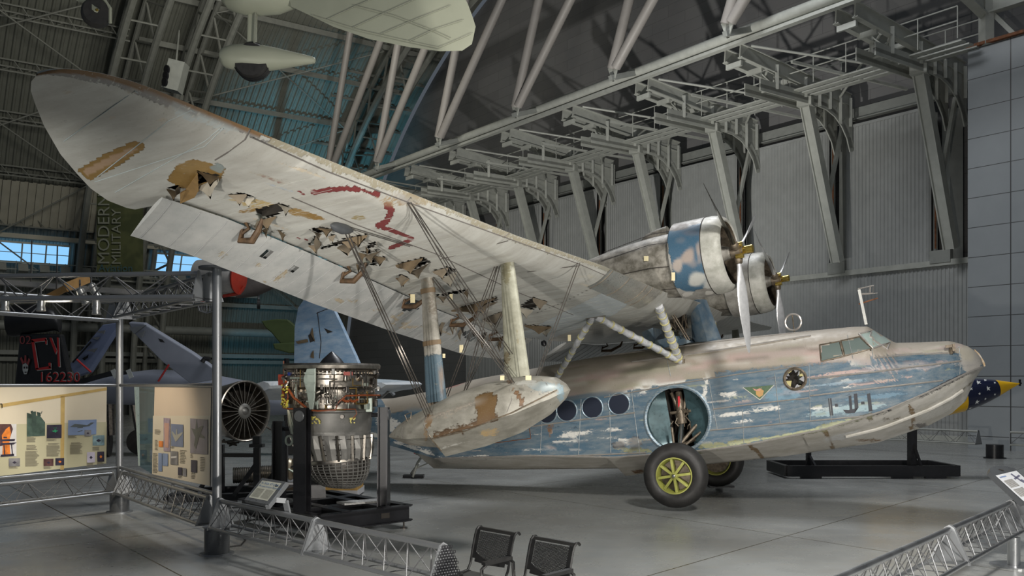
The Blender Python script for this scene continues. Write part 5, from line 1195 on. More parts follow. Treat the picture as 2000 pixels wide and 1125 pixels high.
MB().poly([at(x, y, 18.4+k) for x, y, k in ((262, 754, 0), (276, 754, .5), (278, 905, .5), (270, 910, 0))], (.02, .02, 0)).build('glass_board', M('pale_green_board', (.36, .42, .36), .3), t)
# overhead light trusses
truss('overhead_truss', 'overhead lighting truss running left from the tall post near the engine display', P1+V((-.25, .03, 0)), P1+V((-5.2, .62, 0)), 3.45, 3.78, .16, ALU, .8, group='overhead lighting trusses', cat='truss', inv=True, rb=.035, rod=.01)
truss('overhead_truss', 'overhead lighting truss joining the two display posts', P1+d12*.3, P2-d12*.3, 3.45, 3.78, .16, ALU, .6, group='overhead lighting trusses', cat='truss', inv=True, rod=.01)
truss('overhead_truss', 'overhead lighting truss running left from the post between the lit panels', P2+d23*.15, P2+d23*6, 3.40, 3.72, .16, ALU, .8, group='overhead lighting trusses', cat='truss', inv=True, rod=.01)
LAMPM = M('lamp_can_steel', (.50, .50, .48), .3, .9); AMB = glow('warm_lamp_face', (1, .42, .08), 2.0)
for k, (px, py, y, ax, lab) in enumerate(((10, 590, 13.1, (0, 0, -1), 'hanging straight down at the left edge'), (80, 590, 13.1, (0, 0, -1), 'hanging straight down, second from the left edge'), (156, 578, 13.2, (.4, .2, -1), 'tilted beside the one with an amber glow'), (178, 568, 13.2, (.45, .2, -1), 'with an amber glowing face'), (188, 597, 13.2, (0, 0, -1), 'hanging lowest on the truss'))):
    o = at(px, py-12, y); t = thing('spot_lamp', 'small silver spot lamp on the overhead truss, %s' % lab, 'spotlight', o, group='spot lamps on the overhead truss')
    MB().lathe([(-.02, .03), (0, .055), (.1, .06), (.13, .05), (.2, .065), (.21, .06)], o, ax, 18).build('lamp_can', LAMPM, t, True)
    MB().lathe([(.2, .052), (.205, 0)], o, ax, 16).build('lamp_face', AMB if k == 3 else GREYP, t)
    MB().tube([o+V((0, 0, .0)), o+V((0, 0, .14))], .012, 6).build('lamp_bracket', DGREY, t)
# right-hand bright barrier
DA, DB = V((1.9, 6.8, 0)), V((5.45, 11.15, 0)); dD = (DB-DA).normalized(); DC_ = DA+dD*1.85+dD*0
J1 = V((4.72, 10.3, 0))
truss('barrier_truss', 'bright polished barrier truss in the lower right corner, nearest the viewer', DA, J1, .72, .38, .17, CHROME, .34, group='polished barrier trusses', rt=.034, rb=.026)
truss('barrier_truss', 'bright polished barrier truss under the white tilted sign, lower right', J1+dD*.03, J1+dD*2.9, .72, .38, .17, CHROME, .34, group='polished barrier trusses', rt=.034, rb=.026)
post('barrier_post', 'short polished barrier post on a round foot in the lower right corner', 6.31, 12.0, .36, .075, .01, .02, CHROME, 'barrier posts', False)
MB().lathe([(0, .25), (.02, .25)], (6.31, 12.0, 0), (0, 0, 1), 40)
t = thing('round_foot_plate', 'round steel foot plate of the short post in the lower right corner', 'base plate', (6.31, 12.0, 0)); MB().lathe([(0, .28), (.018, .28)], (6.31, 12.0, 0), (0, 0, 1), 40).build('plate', CHROME, t)
# far fence
FA, FB_ = V((14.75, 29.16, 0)), V((11.0, 34.2, 0)); dF = (FB_-FA).normalized()
truss('barrier_truss', 'distant dark barrier truss left of the black drum, below the white panelled wall', FA+dF*.5, FB_, .80, .42, .18, STEEL_D, .8, group='distant barrier trusses', rt=.035)
truss('barrier_truss', 'distant dark barrier truss right of the black drum at the right edge', FA+V((.4, -.1, 0)), FA+V((4.5, -2.4, 0)), .80, .42, .18, STEEL_D, .8, group='distant barrier trusses', rt=.035)
t = thing('drum_base', 'black round drum base of the distant barrier near the right edge', 'base', FA)
MB().lathe([(0, .32), (.03, .32), (.03, .25), (.42, .25)], FA, (0, 0, 1), 32).build('drum', BLACK, t, True)
# signs
def sign(name, label, q4, thick, body, parts):
    q = [V(p) for p in q4]; q[2] = q[1]+q[3]-q[0]; n = (q[1]-q[0]).cross(q[3]-q[0]).normalized()
    if n.dot(V((0, 0, EYE))-q[0]) < 0: n = -n
    t = thing(name, label, 'sign', V((q[3].x, q[3].y, 0))); 
    def uv(u, v, off=0): return (q[0].lerp(q[1], u)).lerp(q[3].lerp(q[2], u), v)+n*off
    MB().poly([uv(*p) for p in body], n*-thick).build('sign_board', DGREY, t); parts(t, uv, n); return t
q = [at(512, 933, 12.15), at(558, 941, 11.85), at(521, 987, 11.35), at(477, 976, 11.65)]
def s1(t, uv, n):
    f = MB().poly([uv(.1, .12, .003), uv(.9, .1, .003), uv(.88, .88, .003), uv(.1, .88, .003)]).build('sign_face', M('sign_paper_grey', (.36, .36, .30), .4), t)
    BL = M('sign_title_blue', (.06, .13, .24), .5); r, u_ = (uv(1, 0)-uv(0, 0)), (uv(0, 0)-uv(0, 1))
    text('X-35B STOVL', 'sign_title', BL, uv(.14, .26, .005), r, u_, .062, f, .003); text('Propulsion System', 'sign_title', BL, uv(.14, .38, .005), r, u_, .058, f, .003)
    MB().poly([uv(.72, .15, .006), uv(.78, .2, .006), uv(.86, .19, .006), uv(.84, .27, .006), uv(.76, .29, .006)]).build('sign_picture', DARKIN, f)
    mb = MB()
    for c0, c1 in ((.14, .46), (.52, .84)):
        for i in range(12): y = .46+i*.031; mb.poly([uv(c0, y, .005), uv(c1, y, .005), uv(c1, y+.014, .005), uv(c0, y+.014, .005)])
    mb.build('printed_text', M('sign_text_grey', (.22, .22, .18), .6), f)
    MB().bar(q[1]-n*.03, q[2]-n*.03, .05, .05).build('sign_edge', GPLATE, t); m = (q[2].lerp(q[1], .35))
    MB().bar(m-n*.04, m+V((.12, .1, -.06)), .03, .06).bar(m+V((.12, .1, -.06)), m+V((.16, .08, -.22)), .03, .07).build('sign_arm', GPLATE, t)
sign('information_sign', 'small dark tilted sign with blue title in front of the engine display', q, .04, [(0, 0), (1, 0), (1, 1), (0, 1)], s1)
q2 = [at(1926, 916, 12.9), at(1972, 906, 13.6), at(2060, 990, 13.0), at(1998, 982, 12.2)]
def s2(t, uv, n):
    f = MB().poly([uv(.06, .22, .004), uv(.95, .22, .004), uv(.95, .97, .004), uv(.06, .97, .004)]).build('sign_face', M('sign_paper_white', (.74, .75, .76), .35, 0, .04), t)
    mb = MB()
    for c0, c1, y0, n_ in ((.12, .48, .40, 9), (.12, .52, .66, 9)):
        for i in range(n_): y = y0+i*.024; mb.poly([uv(c0, y, .006), uv(c1, y, .006), uv(c1, y+.012, .006), uv(c0, y+.012, .006)])
    mb.build('printed_text', INK, f)
    mb = MB().poly([uv(.60, .28, .007), uv(.66, .26, .007), uv(.74, .50, .007), uv(.68, .52, .007)]).poly([uv(.55, .40, .007), uv(.86, .34, .007), uv(.87, .38, .007), uv(.56, .44, .007)]).poly([uv(.68, .5, .007), uv(.78, .46, .007), uv(.90, .64, .007), uv(.8, .70, .007)]); mb.build('sign_picture', M('aircraft_print_grey', (.14, .14, .20), .5), f)
    mb = MB().poly([uv(.12, .28, .006), uv(.38, .28, .006), uv(.38, .31, .006), uv(.12, .31, .006)]); mb.build('sign_title', BLUEP, f)
    MB().poly([uv(.38, .08, .004), uv(.44, .07, .004), uv(.54, .14, .004), uv(.48, .15, .004)]).build('lock_slot', DARKIN, t)
    m = uv(.3, .8); MB().bar(m-n*.04, m+V((-.05, .05, -.28)), .04, .16).build('sign_arm', GPLATE, t)
sign('information_sign', 'white tilted sign with an aircraft drawing clamped on the polished barrier at right', q2, .06, [(0, .2), (.03, .08), (.15, .0), (.4, -.03), (.75, .03), (1, .14), (1, 1), (0, 1)], s2)
cab = thing('floor_cable', 'thin dark cable looping on the floor beside the nearest post base', 'cable', gp(470, 1060))
MB().tube([gp(447, 1068, .01), gp(470, 1065, .01), gp(480, 1054, .01), gp(470, 1045, .01), gp(450, 1042, .01)], .012, 6).build('cable', RUBBER, cab)
# ---------------------------------------------------------------- bench seats
BLACK0 = BLACK; BLACK = M('bench_black', (.004, .004, .004), .45)
bd = V((.67, -.742, 0)); bf = V((-.742, -.67, 0))     # along the bench / direction the seats face
def seat(o, label, arm=True):
    t = thing('bench_chair', label, 'seat', V((o.x, o.y, 0)), group='perforated bench seats')
    W = .56
    def prof(s):  # profile point: s runs seat front .. back top
        pts = [(.50, .415), (.46, .44), (.30, .43), (.14, .425), (.07, .44), (.035, .50), (.02, .56), (.0, .66), (-.03, .78), (-.05, .83), (-.075, .855), (-.105, .855), (-.125, .835)]
        return pts
    pts = prof(0)
    def P_(i, u): a, z = pts[i]; return o+bd*(u*W)+bf*a+U*z
    mb = MB()
    for e in (0, 1): mb.tube([P_(i, e) for i in range(len(pts))], .013, 6)
    mb.build('side_frame', BLACK, t, True)
    MB().loft([[P_(i, 0), P_(i, 1)] for i in (0, 1, 2)], False).build('front_edge', BLACK, t); MB().loft([[P_(i, 0), P_(i, 1)] for i in (9, 10, 11, 12)], False).build('rolled_edge', BLACK, t)
    def shape(a, b):
        return abs(a-.5) < (.41 if b > .28 else .20+.75*b)
    mb = MB(); o1 = P_(6, 0)-U*.01; v = P_(9, 0)-P_(6, 0); perf(mb, o1, bd*W, v, 34, 26, .42, shape)
    mb2 = MB(); N = 34
    mb.build('perforated_back', BLACK, t)
    s = MB(); a0, a1 = P_(6, 0), P_(9, 0); nrm = bf*.003
    s.poly([a0, a0+bd*W*.10, a1+bd*W*.10, a1], nrm).poly([a0+bd*W*.9, a0+bd*W, a1+bd*W, a1+bd*W*.9], nrm)
    low_ = []
    for k in range(13):
        u = .1+.8*k/12; low_.append(a0+bd*W*u+(a1-a0)*(.40*abs(2*u-1)**2*.9))
    s.poly(low_+[a0+bd*W*.9-(a1-a0)*.12+(a1-a0)*.3*0, a0+bd*W*.5-(a1-a0)*.16, a0+bd*W*.1-(a1-a0)*.12], nrm)
    s.build('back_surround', BLACK, t)
    mb = MB(); perf(mb, P_(1, 0)+bd*.05, bd*(W-.1), P_(4, 0)-P_(1, 0), 28, 22, .5); mb.build('perforated_seat', BLACK, t)
    s = MB()
    for i in (1, 2, 3):
        s.poly([P_(i, 0), P_(i, .1), P_(i+1, .1), P_(i+1, 0)], U*.003).poly([P_(i, .9), P_(i, 1), P_(i+1, 1), P_(i+1, .9)], U*.003)
    s.build('seat_surround', BLACK, t)
    if arm:
        q = o+bd*(W+.07); MB().tube([q+bf*.02+U*.42, q+bf*.03+U*.60, q+bf*.08+U*.635, q+bf*.36+U*.62, q+bf*.42+U*.58, q+bf*.42+U*.42], .017, 8).build('armrest_frame', BLACK, t, True)
        MB().bar(q+bf*.06+U*.645, q+bf*.40+U*.63, .055, .03).build('armrest_pad', BLACK, t)
    for u in (.1, .9):
        MB().bar(o+bd*W*u+bf*.2+U*.42, o+bd*W*u+bf*.2+U*.30, .04, .04).build('bracket', BLACK, t)
    return t
o1 = at(924, 1036, 9.55); o1 = V((o1.x, o1.y, 0))
seat(o1, 'black perforated metal bench seat on the left, beside the truss end guard')
seat(o1+bd*.80, 'black perforated metal bench seat on the right of the pair, cut by the frame')
t = thing('bench', 'black beam and legs carrying the pair of perforated seats', 'bench', V((o1.x, o1.y, 0)))
MB().bar(o1-bd*.1+bf*.2+U*.27, o1+bd*1.6+bf*.2+U*.27, .06, .06).build('beam', BLACK, t)
for k in (.2, 1.2): MB().bar(o1+bd*k+bf*.2+U*.27, o1+bd*k+bf*.2, .05, .05).bar(o1+bd*k-bf*.05+U*.02, o1+bd*k+bf*.5+U*.02, .05, .04).build('leg', BLACK, t)
BLACK = BLACK0
# ================================================================ engine displays
NICK = M('warm_nickel', (.34, .31, .27), .34, 1.0, .25, 14); TITAN = M('grey_titanium', (.24, .235, .22), .5, .6, .2, 6); DNICK = M('dark_engine_metal', (.12, .11, .10), .35, .9, .5, 16); ORNG = M('orange_harness', (.24, .055, .012), .45, 0, .3, 14); YELL = M('yellow_connector', (.60, .52, .08), .4); CAST = M('pale_green_casting', (.33, .38, .33), .45, .3, .12, 8); REDB = M('red_box', (.52, .06, .02), .4)
EC = V((-2.83, 15.0, 0))
t = eng = thing('lift_engine', 'upright bare metal jet engine wrapped in pipes and orange wiring on a black stand', 'engine', EC+V((0, 0, .6)))
def eo(z, dx=0): return V((EC.x+dx, EC.y, z))
def cyl(a, r, z): return V((EC.x+math.cos(a)*r, EC.y+math.sin(a)*r, z))
MB().lathe([(2.50, .70), (2.52, .75), (2.57, .76), (2.60, .74), (2.60, .70), (2.5, .66)], (EC.x, EC.y, 0), (0, 0, 1), 72, False).build('inlet_ring', NICK, t, True)
MB().lathe([(2.52, .68), (2.56, .5), (2.60, .2), (2.68, .14), (2.78, .03), (2.80, 0)], (EC.x, EC.y, 0), (0, 0, 1), 48).build('spinner_cone', BLACK, t, True)
MB().lathe([(1.86, .60), (1.88, .66), (2.0, .64), (2.06, .67), (2.2, .65), (2.24, .70), (2.26, .705), (2.42, .705), (2.43, .66), (2.52, .70)], (EC.x, EC.y, 0), (0, 0, 1), 72, False).build('fan_case', NICK, t, True)
MB().lathe([(1.52, .575), (1.54, .60), (1.62, .615), (1.84, .635), (1.86, .66), (1.90, .66), (1.90, .6)], (EC.x, EC.y, 0), (0, 0, 1), 64, False).build('combustor_case', TITAN, t, True)
for z, r, m in ((2.44, .715, NICK), (2.24, .71, NICK), (2.14, .675, NICK), (2.06, .68, DNICK), (1.98, .67, NICK), (1.88, .672, NICK), (1.53, .61, TITAN)):
    MB().lathe([(z, r-.03), (z, r), (z+.022, r), (z+.022, r-.03)], (EC.x, EC.y, 0), (0, 0, 1), 64, False).build('flange', m, t)
mb = MB()
for k in range(72): p = cyl(2*math.pi*k/72, .715, 2.455); mb.box(p, (.022, .022, .05), Matrix.Rotation(2*math.pi*k/72, 3, 'Z'))
for k in range(72): p = cyl(2*math.pi*k/72, .685, 2.01); mb.box(p, (.03, .026, .07), Matrix.Rotation(2*math.pi*k/72, 3, 'Z'))
mb.build('flange_bolts', NICK, t)['kind'] = 'stuff'
re = random.Random(9)
front = lambda: re.uniform(-math.pi*1.02, math.pi*.02)
for k in range(46):
    a = front(); z = re.uniform(1.95, 2.5); r = re.uniform(.70, .76); pts = [cyl(a, r, z)]
    for j in range(re.randint(2, 4)):
        if re.random() < .5: a += re.uniform(-.45, .45)
        else: z = max(1.90, min(2.52, z+re.uniform(-.3, .3)))
        pts.append(cyl(a, r, z))
    q = []
    for p0, p1 in zip(pts, pts[1:]): q += [p0, p0.lerp(p1, .5)]
    q.append(pts[-1]); rad = re.choice([.006, .008, .010, .014])
    MB().tube(q, rad, 6).build('fuel_pipe', re.choice([NICK, NICK, NICK, DNICK, M('brass_pipe', (.45, .30, .10), .3, .9), CAST]), t, True)
for k in range(34):
    a = front(); z = re.uniform(1.93, 2.5); s = re.uniform(.03, .08)
    MB().box(cyl(a, .72, z), (s, s*.8, s*re.uniform(.6, 1.8)), Matrix.Rotation(a, 3, 'Z')).build('accessory_box', re.choice([NICK, DNICK, DNICK, CAST, TITAN]), t, bevel=.006)
for k in range(16):
    a = front(); z = re.uniform(1.95, 2.45)
    MB().lathe([(-.05, .02), (-.045, .032), (.03, .034), (.05, .02)], cyl(a, .735, z), (re.uniform(-1, 1), re.uniform(-.3, .3), re.uniform(-1, 1)), 12).build('actuator_can', re.choice([NICK, DNICK]), t, True)
def harness(pts, r=.014, m=ORNG):
    MB().tube(pts, r, 7).build('wiring_harness', m, t, True)
A_ = lambda px: math.acos(max(-1, min(1, ((px-648)/124.)/.76)))*-1     # angle on the drum seen at this picture column
def cp(px, py, r=.76): a = A_(px); return cyl(a, r, EYE+(HY-py)/124.3)
harness([cp(560, 760), cp(556, 775), cp(562, 795), cp(580, 797), cp(600, 796), cp(640, 800), cp(672, 798), cp(676, 785), cp(690, 772), cp(720, 771), cp(742, 772)])
harness([cp(578, 760), cp(590, 775), cp(605, 785), cp(618, 795)], .02); harness([cp(572, 745), cp(562, 760), cp(565, 780), cp(575, 792)], .02); harness([cp(575, 762), cp(577, 775), cp(570, 790)], .015)
harness([cp(685, 797), cp(706, 797), cp(708, 806), cp(702, 815)], .008); harness([cp(550, 705), cp(547, 730), cp(550, 760), cp(560, 770)], .01)
for k in range(9): harness([cp(684+k*2.8, 781+((k*5) % 4)), cp(688+k*2.8, 779+((k*3) % 4))], .018)
mb = MB()
for k in range(34):
    p = cp(re.uniform(560, 580), re.uniform(745, 795), .78); mb.lathe([(0, .013), (.03, .013)], p, (re.uniform(-.5, .5), -1, re.uniform(-.5, .5)), 8)
for k in range(22): mb.lathe([(0, .012), (.02, .012)], cp(re.uniform(622, 640), re.uniform(811, 824), .66), (0, -1, 0), 8)
for k in range(14): mb.lathe([(0, .012), (.02, .012)], cp(re.uniform(701, 711), re.uniform(812, 823), .68), (0, -1, 0), 8)
mb.build('yellow_connectors', YELL, t)['kind'] = 'stuff'
g = [cp(x, y, .80) for x, y in ((622, 722), (638, 721), (638, 745), (637, 775), (634, 797), (627, 797), (622, 765), (616, 745), (616, 738))]
MB().poly(g, (0, -.06, 0)).build('gearbox_plate', CAST, t, bevel=.01)
for y in (730, 748, 765, 782): MB().bar(cp(618+(y-722)*.06, y, .80)+V((0, -.07, 0)), cp(637, y, .80)+V((0, -.07, 0)), .012, .02).build('plate_rib', CAST, t)
MB().poly([cp(x, y, .735) for x, y in ((572, 728), (579, 728), (579, 734), (572, 734))], (0, -.01, 0)).build('blue_label', M('blue_label', (.03, .08, .45), .4), t)
MB().poly([cp(x, y, .73) for x, y in ((687, 727), (703, 727), (703, 734), (687, 734))], (0, -.01, 0)).build('red_label', M('faded_red_label', (.45, .13, .11), .4), t)
MB().box(cp(555, 742, .77), (.10, .06, .17)).build('red_control_box', REDB, t, bevel=.008)
MB().box(cp(733, 790, .70)+V((0, 0, 0)), (.10, .08, .22)).build('white_box', CAST, t, bevel=.008)
for k in range(6): MB().tube([cp(652+k*4.5, 752, .79), cp(652+k*4.5, 788-2*(k % 3), .79), cp(660+k*3, 790, .79)], .007, 6).build('fuel_pipe', NICK, t, True)
MB().tube([cp(640, 741, .78), cp(675, 741, .78)], .010, 6).build('fuel_pipe', NICK, t)
MB().lathe([(0, .03), (.06, .03)], cp(688, 811, .64), (0, -1, 0), 16).build('port', DNICK, t)
# swivel duct petals and grid nozzle, each ring leaning a little
def ringpts(z, r, dx, tilt, n=72): return [V((EC.x+dx+math.cos(2*math.pi*k/n)*r, EC.y+math.sin(2*math.pi*k/n)*r, z+tilt*math.cos(2*math.pi*k/n))) for k in range(n)]
mb = MB().loft([ringpts(1.53, .60, .0, 0), ringpts(1.40, .59, .03, 0), ringpts(1.2, .555, .04, .02), ringpts(1.10, .52, .05, .05)], True); mb.build('swivel_duct', TITAN, t, True)
for k in range(16):
    a = 2*math.pi*k/16+.1
    def w_(a_, z, r, dx=.03): return V((EC.x+dx+math.cos(a_)*r, EC.y+math.sin(a_)*r, z))
    MB().loft([[w_(a-.13, 1.50, .615, 0), w_(a, 1.50, .635, 0), w_(a+.13, 1.50, .615, 0)], [w_(a-.13, 1.3, .60), w_(a, 1.3, .63), w_(a+.13, 1.3, .60)], [w_(a-.12, 1.12, .54, .05), w_(a, 1.12, .57, .05), w_(a+.12, 1.12, .54, .05)]], False).build('duct_petal', TITAN, t)
    MB().bar(w_(a+.19, 1.50, .64, 0), w_(a+.19, 1.11, .56, .05), .03, .035).build('petal_rib', NICK, t)
mb = MB()
for z in (1.44, 1.36, 1.28, 1.20): mb.tube(ringpts(z, .61-(1.44-z)*.2, .03, .01)+[ringpts(z, .61-(1.44-z)*.2, .03, .01)[0]], .006, 4, False)
mb.build('duct_seam', DNICK, t)
MB().loft([ringpts(1.12, .56, .05, .04), ringpts(1.08, .57, .05, .05), ringpts(1.07, .53, .05, .05)], True).build('duct_flange', NICK, t, True)
sec = [(1.07, .525, .05, .05), (.98, .515, .06, .02), (.88, .475, .08, 0), (.80, .42, .09, -.02), (.73, .34, .10, -.03), (.68, .24, .11, -.02)]
MB().loft([ringpts(*s) for s in sec], True).build('nozzle_shell', DNICK, t, True)
mb = MB()
for k in range(0, 72, 2): mb.tube([ringpts(s[0], s[1]+.012, s[2], s[3])[k] for s in sec], .010, 4)
for i in range(11):
    f = i/10*5; j = min(4, int(f)); s = [sec[j][m]*(1-f+j)+sec[j+1][m]*(f-j) for m in range(4)]; rp_ = ringpts(s[0], s[1]+.012, s[2], s[3]); mb.tube(rp_+[rp_[0]], .010, 4, False)
mb.build('nozzle_grid', TITAN, t, True)
# left side hanging pipework
for k in range(10): MB().tube([cp(556+k, 800, .70)+V((0, .1, 0)), cp(556+k*2, 830, .68)+V((0, .1, 0)), cp(560+k, 860, .62)+V((0, .1, 0))], .012, 6).build('bleed_pipe', re.choice([CAST, DNICK, NICK]), t, True)
MB().tube([V((EC.x-.58, 14.6, 1.42+.07*math.sin(q))) + V((.05*math.cos(q), 0, 0)) for q in np.linspace(0, 6.3, 14)], .018, 6).build('lifting_ring', CAST, t, True)
# stand
t = thing('engine_stand', 'black steel stand of tall posts on a floor frame holding the upright engine', 'stand', EC)
F_, R_, L_ = V((-2.83, 13.9, 0)), V((-1.64, 15.1, 0)), V((-4.5, 15.95, 0)); K_ = L_+R_-F_
def z_(p, z): return V((p.x, p.y, z))
for a, b in ((F_, R_), (R_, K_), (K_, L_), (L_, F_)):
    m = MB().bar(z_(a, .25), z_(b, .25), .03, .24).bar(z_(a, .365), z_(b, .365), .16, .02).bar(z_(a, .135), z_(b, .135), .16, .02); m.build('base_beam', BLACK, t)
for f in (.28, .62): MB().bar(z_(F_.lerp(L_, f), .33), z_(R_.lerp(K_, f), .33), .2, .1).build('cross_beam', BLACK, t)
for f in (.3, .75): MB().bar(z_(F_.lerp(R_, f), .34), z_(L_.lerp(K_, f), .34), .16, .09).build('cross_beam', BLACK, t)
for p in (F_, R_, L_, K_):
    q = p.lerp(EC, .06); MB().lathe([(0, .06), (.015, .06), (.02, .015), (.16, .015)], z_(q, 0), (0, 0, 1), 12).build('levelling_foot', DNICK, t)
for p, h in ((V((-3.10, 14.25, 0)), 1.93), (V((-2.07, 14.95, 0)), 1.92), (V((-3.62, 15.05, 0)), 1.70), (V((-3.25, 15.95, 0)), 1.3)):
    dd = (EC-z_(p, 0)).normalized(); side = V((-dd.y, dd.x, 0))
    wB, wT = (.21, .21) if p.y < 14.5 else (.28, .15)
    MB().poly([z_(p, .38)-side*wB/2, z_(p, .38)+side*wB/2, z_(p, h)+side*wT/2, z_(p, h)-side*(wT/2)], dd*.02).poly([z_(p, .38)-dd*.14-side*wB/2, z_(p, .38)-dd*.14+side*wB/2, z_(p, h)-dd*.14+side*wT/2, z_(p, h)-dd*.14-side*wT/2], dd*.02).bar(z_(p, .38)-dd*.07, z_(p, h)-dd*.07, .02, .13, dd).build('stand_post', BLACK, t)
    if h > 1.5: MB().lathe([(-.16, .075), (-.15, .085), (-.14, .085)], z_(p, h-.12), dd, 24).build('trunnion_disc', DGREY, t); MB().tube([z_(p, h-.12), z_(p, h-.12)+dd*.3], .035, 10).build('trunnion', BLACK, t)
MB().box(z_(F_.lerp(R_, .62).lerp(K_, .25), .40), (.75, .3, .03), Matrix.Rotation(.6, 3, 'Z')).build('grip_plate', M('pale_grip_plate', (.33, .33, .32), .6, .2, .4, 40), t)
MB().box(F_.lerp(R_, .72)+V((.0, 0, .25)), (.16, .05, .08), Matrix.Rotation(.79, 3, 'Z')).build('fork_slot', DARKIN, t)
# fan engine seen face on
FC = at(478, 803, 17.4); fx_ = V((.80, -.60, 0)).normalized()
t = thing('fan_engine', 'turbofan face with thin radial vanes beside the display post', 'engine', V((FC.x, FC.y, 1.2)))
MB().lathe([(-.9, .30), (-.6, .46), (-.12, .54), (-.02, .56), (.03, .56), (.04, .54), (.02, .52), (-.10, .50), (-.3, .48)], FC, fx_, 72, False).build('fan_casing', NICK, t, True)
MB().lathe([(-.28, .5), (-.281, 0)], FC, fx_, 40).build('fan_backing', DARKIN, t)
MB().lathe([(-.2, .13), (.0, .14), (.02, .12), (.03, .075), (.0, .07), (.02, .05), (.04, 0)], FC, fx_, 32).build('fan_hub', TITAN, t, True)
sd = fx_.cross(U).normalized()
for k in range(24):
    a = 2*math.pi*k/24; d = sd*math.cos(a)+U*math.sin(a); tg = fx_.cross(d)
    MB().loft([[FC+d*.13+tg*.006, FC+d*.13-tg*.006, FC+d*.13-tg*.03-fx_*.10], [FC+d*.52+tg*.006, FC+d*.52-tg*.006, FC+d*.52-tg*.05-fx_*.12]], True, True).build('inlet_vane', NICK, t)
for k in range(14):
    a = re.uniform(3.6, 5.8); d = sd*math.cos(a)+U*math.sin(a); p = FC+d*.60-fx_*re.uniform(.1, .7)
    MB().tube([p, p+V((re.uniform(-.15, .15), 0, re.uniform(-.1, .05))), p+V((re.uniform(-.2, .2), 0, re.uniform(-.12, .08)))], .018, 6).build('gearbox_pipe', DNICK, t, True)
t = thing('engine_cradle_stand', 'black steel cradle stand with braced legs under the round fan engine', 'stand', V((FC.x, FC.y, 0)))
for off, y in ((at(502, 900, 17.4), 17.4), (at(556, 900, 18.6), 18.6), (at(432, 900, 18.3), 18.3)):
    p = V((off.x, off.y, 0)); MB().bar(z_(p, .22), z_(p, 1.12), .11, .11).build('stand_leg', BLACK, t); MB().bar(z_(p, .25)+V((-.42, -.0, 0)), z_(p, .85), .07, .07).build('stand_brace', BLACK, t)
p = V((at(502, 900, 17.4).x, 17.4, 0)); MB().box(z_(p, 1.16), (.24, .2, .06)).box(z_(p, 1.26), (.13, .13, .14)).build('saddle', BLACK, t)
MB().bar(V((-6.1, 17.9, .95)), z_(p, .98), .06, .07).build('cross_bar', BLACK, t)
MB().bar(V((-6.2, 17.2, .2)), V((-4.1, 18.1, .2)), .18, .12).bar(V((-6.3, 18.6, .2)), V((-4.3, 19.3, .2)), .18, .12).bar(V((-6.2, 17.2, .2)), V((-6.3, 18.6, .2)), .18, .12).bar(V((-4.6, 17.2, .2)), V((-4.3, 19.3, .2)), .18, .12).build('base_frame', BLACK, t)
MB().box((-5.5, 18.0, .07), (.5, .5, .14)).build('base_foot', BLACK, t)
# shaft lying on a pallet
t = thing('wooden_pallet', 'yellowish wooden pallet with white sheets on the floor behind the engine stand', 'pallet', (-4.2, 19.4, 0))
MB().box((-4.3, 19.6, .09), (2.4, .9, .12)).build('lower_sheet', M('white_sheet', (.52, .52, .54), .6), t)
MB().box((-4.2, 19.5, .20), (2.2, .8, .10)).build('boards', M('pallet_wood', (.46, .27, .07), .6, 0, .25, 6), t); MB().box((-4.3, 19.6, .27), (2.3, .85, .03)).build('upper_sheet', M('white_sheet', (.52, .52, .54), .6), t)
t = thing('drive_shaft', 'ribbed metal duct and shaft assembly lying on the pallet', 'shaft', (-4.6, 19.3, .3))
prof = []
for k in range(24): prof += [(k*.03, .15 if k < 12 else .17), (k*.03+.015, .165 if k < 12 else .19)]
a = at(455, 938, 18.9); MB().lathe([(x*1.4, r) for x, r in prof], V((a.x, a.y, .47)), (1, .25, 0), 28).build('ribbed_duct', NICK, t, True)
prof2 = [(k*.05+(0 if j else 0), .20+.03*(k % 2)) for k in range(18) for j in (0,)]
MB().lathe(prof2, V((-4.55, 19.35, .55)), (1, .1, .05), 28).build('clutch_drum', M('tan_metal', (.40, .34, .25), .35, .8, .2, 9), t, True)
for k in range(12): p = V((-4.9+k*.16, 19.1, .5+re.uniform(-.12, .15))); MB().tube([p, p+V((.12, -.03, re.uniform(-.1, .1))), p+V((.25, 0, re.uniform(-.1, .1)))], .022, 6).build('shaft_pipe', re.choice([NICK, DNICK, YELL, CAST]), t, True)
# ---------------------------------------------------------------- missile and cradle
NAVY = NT('navy_enamel'); NAVY = NAVY.done((.012, .016, .045), .18); YNOSE = M('yellow_enamel', (.80, .46, .01), .2, 0, .03)
MD = 23.5
tip = at(1992, 749, MD); mdv = V((-1, 0, -.20)).normalized()
t = thing('missile', 'dark navy missile with white stars and a yellow nose behind the flying boat bow', 'missile', tip+mdv*2)
prof = [(0, .012), (.06, .025), (.33, .12), (.60, .215)]
MB().lathe(prof, tip, mdv, 48, False).build('nose_cone', YNOSE, t, True)
pr = [(.60, .215), (.85, .29), (1.1, .35), (1.35, .39), (1.5, .405)]
MB().lathe(pr, tip, mdv, 56, False).build('body', NAVY, t, True); MB().lathe([(1.5, .408), (2.2, .43), (3.4, .42), (3.9, .36), (3.91, 0)], tip, mdv, 48, False).build('yellow_band', YNOSE, t, True)
MB().box(tip+V((0, 0, .02)), (.05, .02, .16)).lathe([(-.04, .02), (.02, .03)], tip, mdv, 12).build('nose_probe', BLACK, t)
STARM = M('white_star_paint', (.70, .72, .70), .4); up_v = (U-mdv*U.dot(mdv)).normalized(); sv = mdv.cross(up_v); sv = sv if sv.y < 0 else -sv
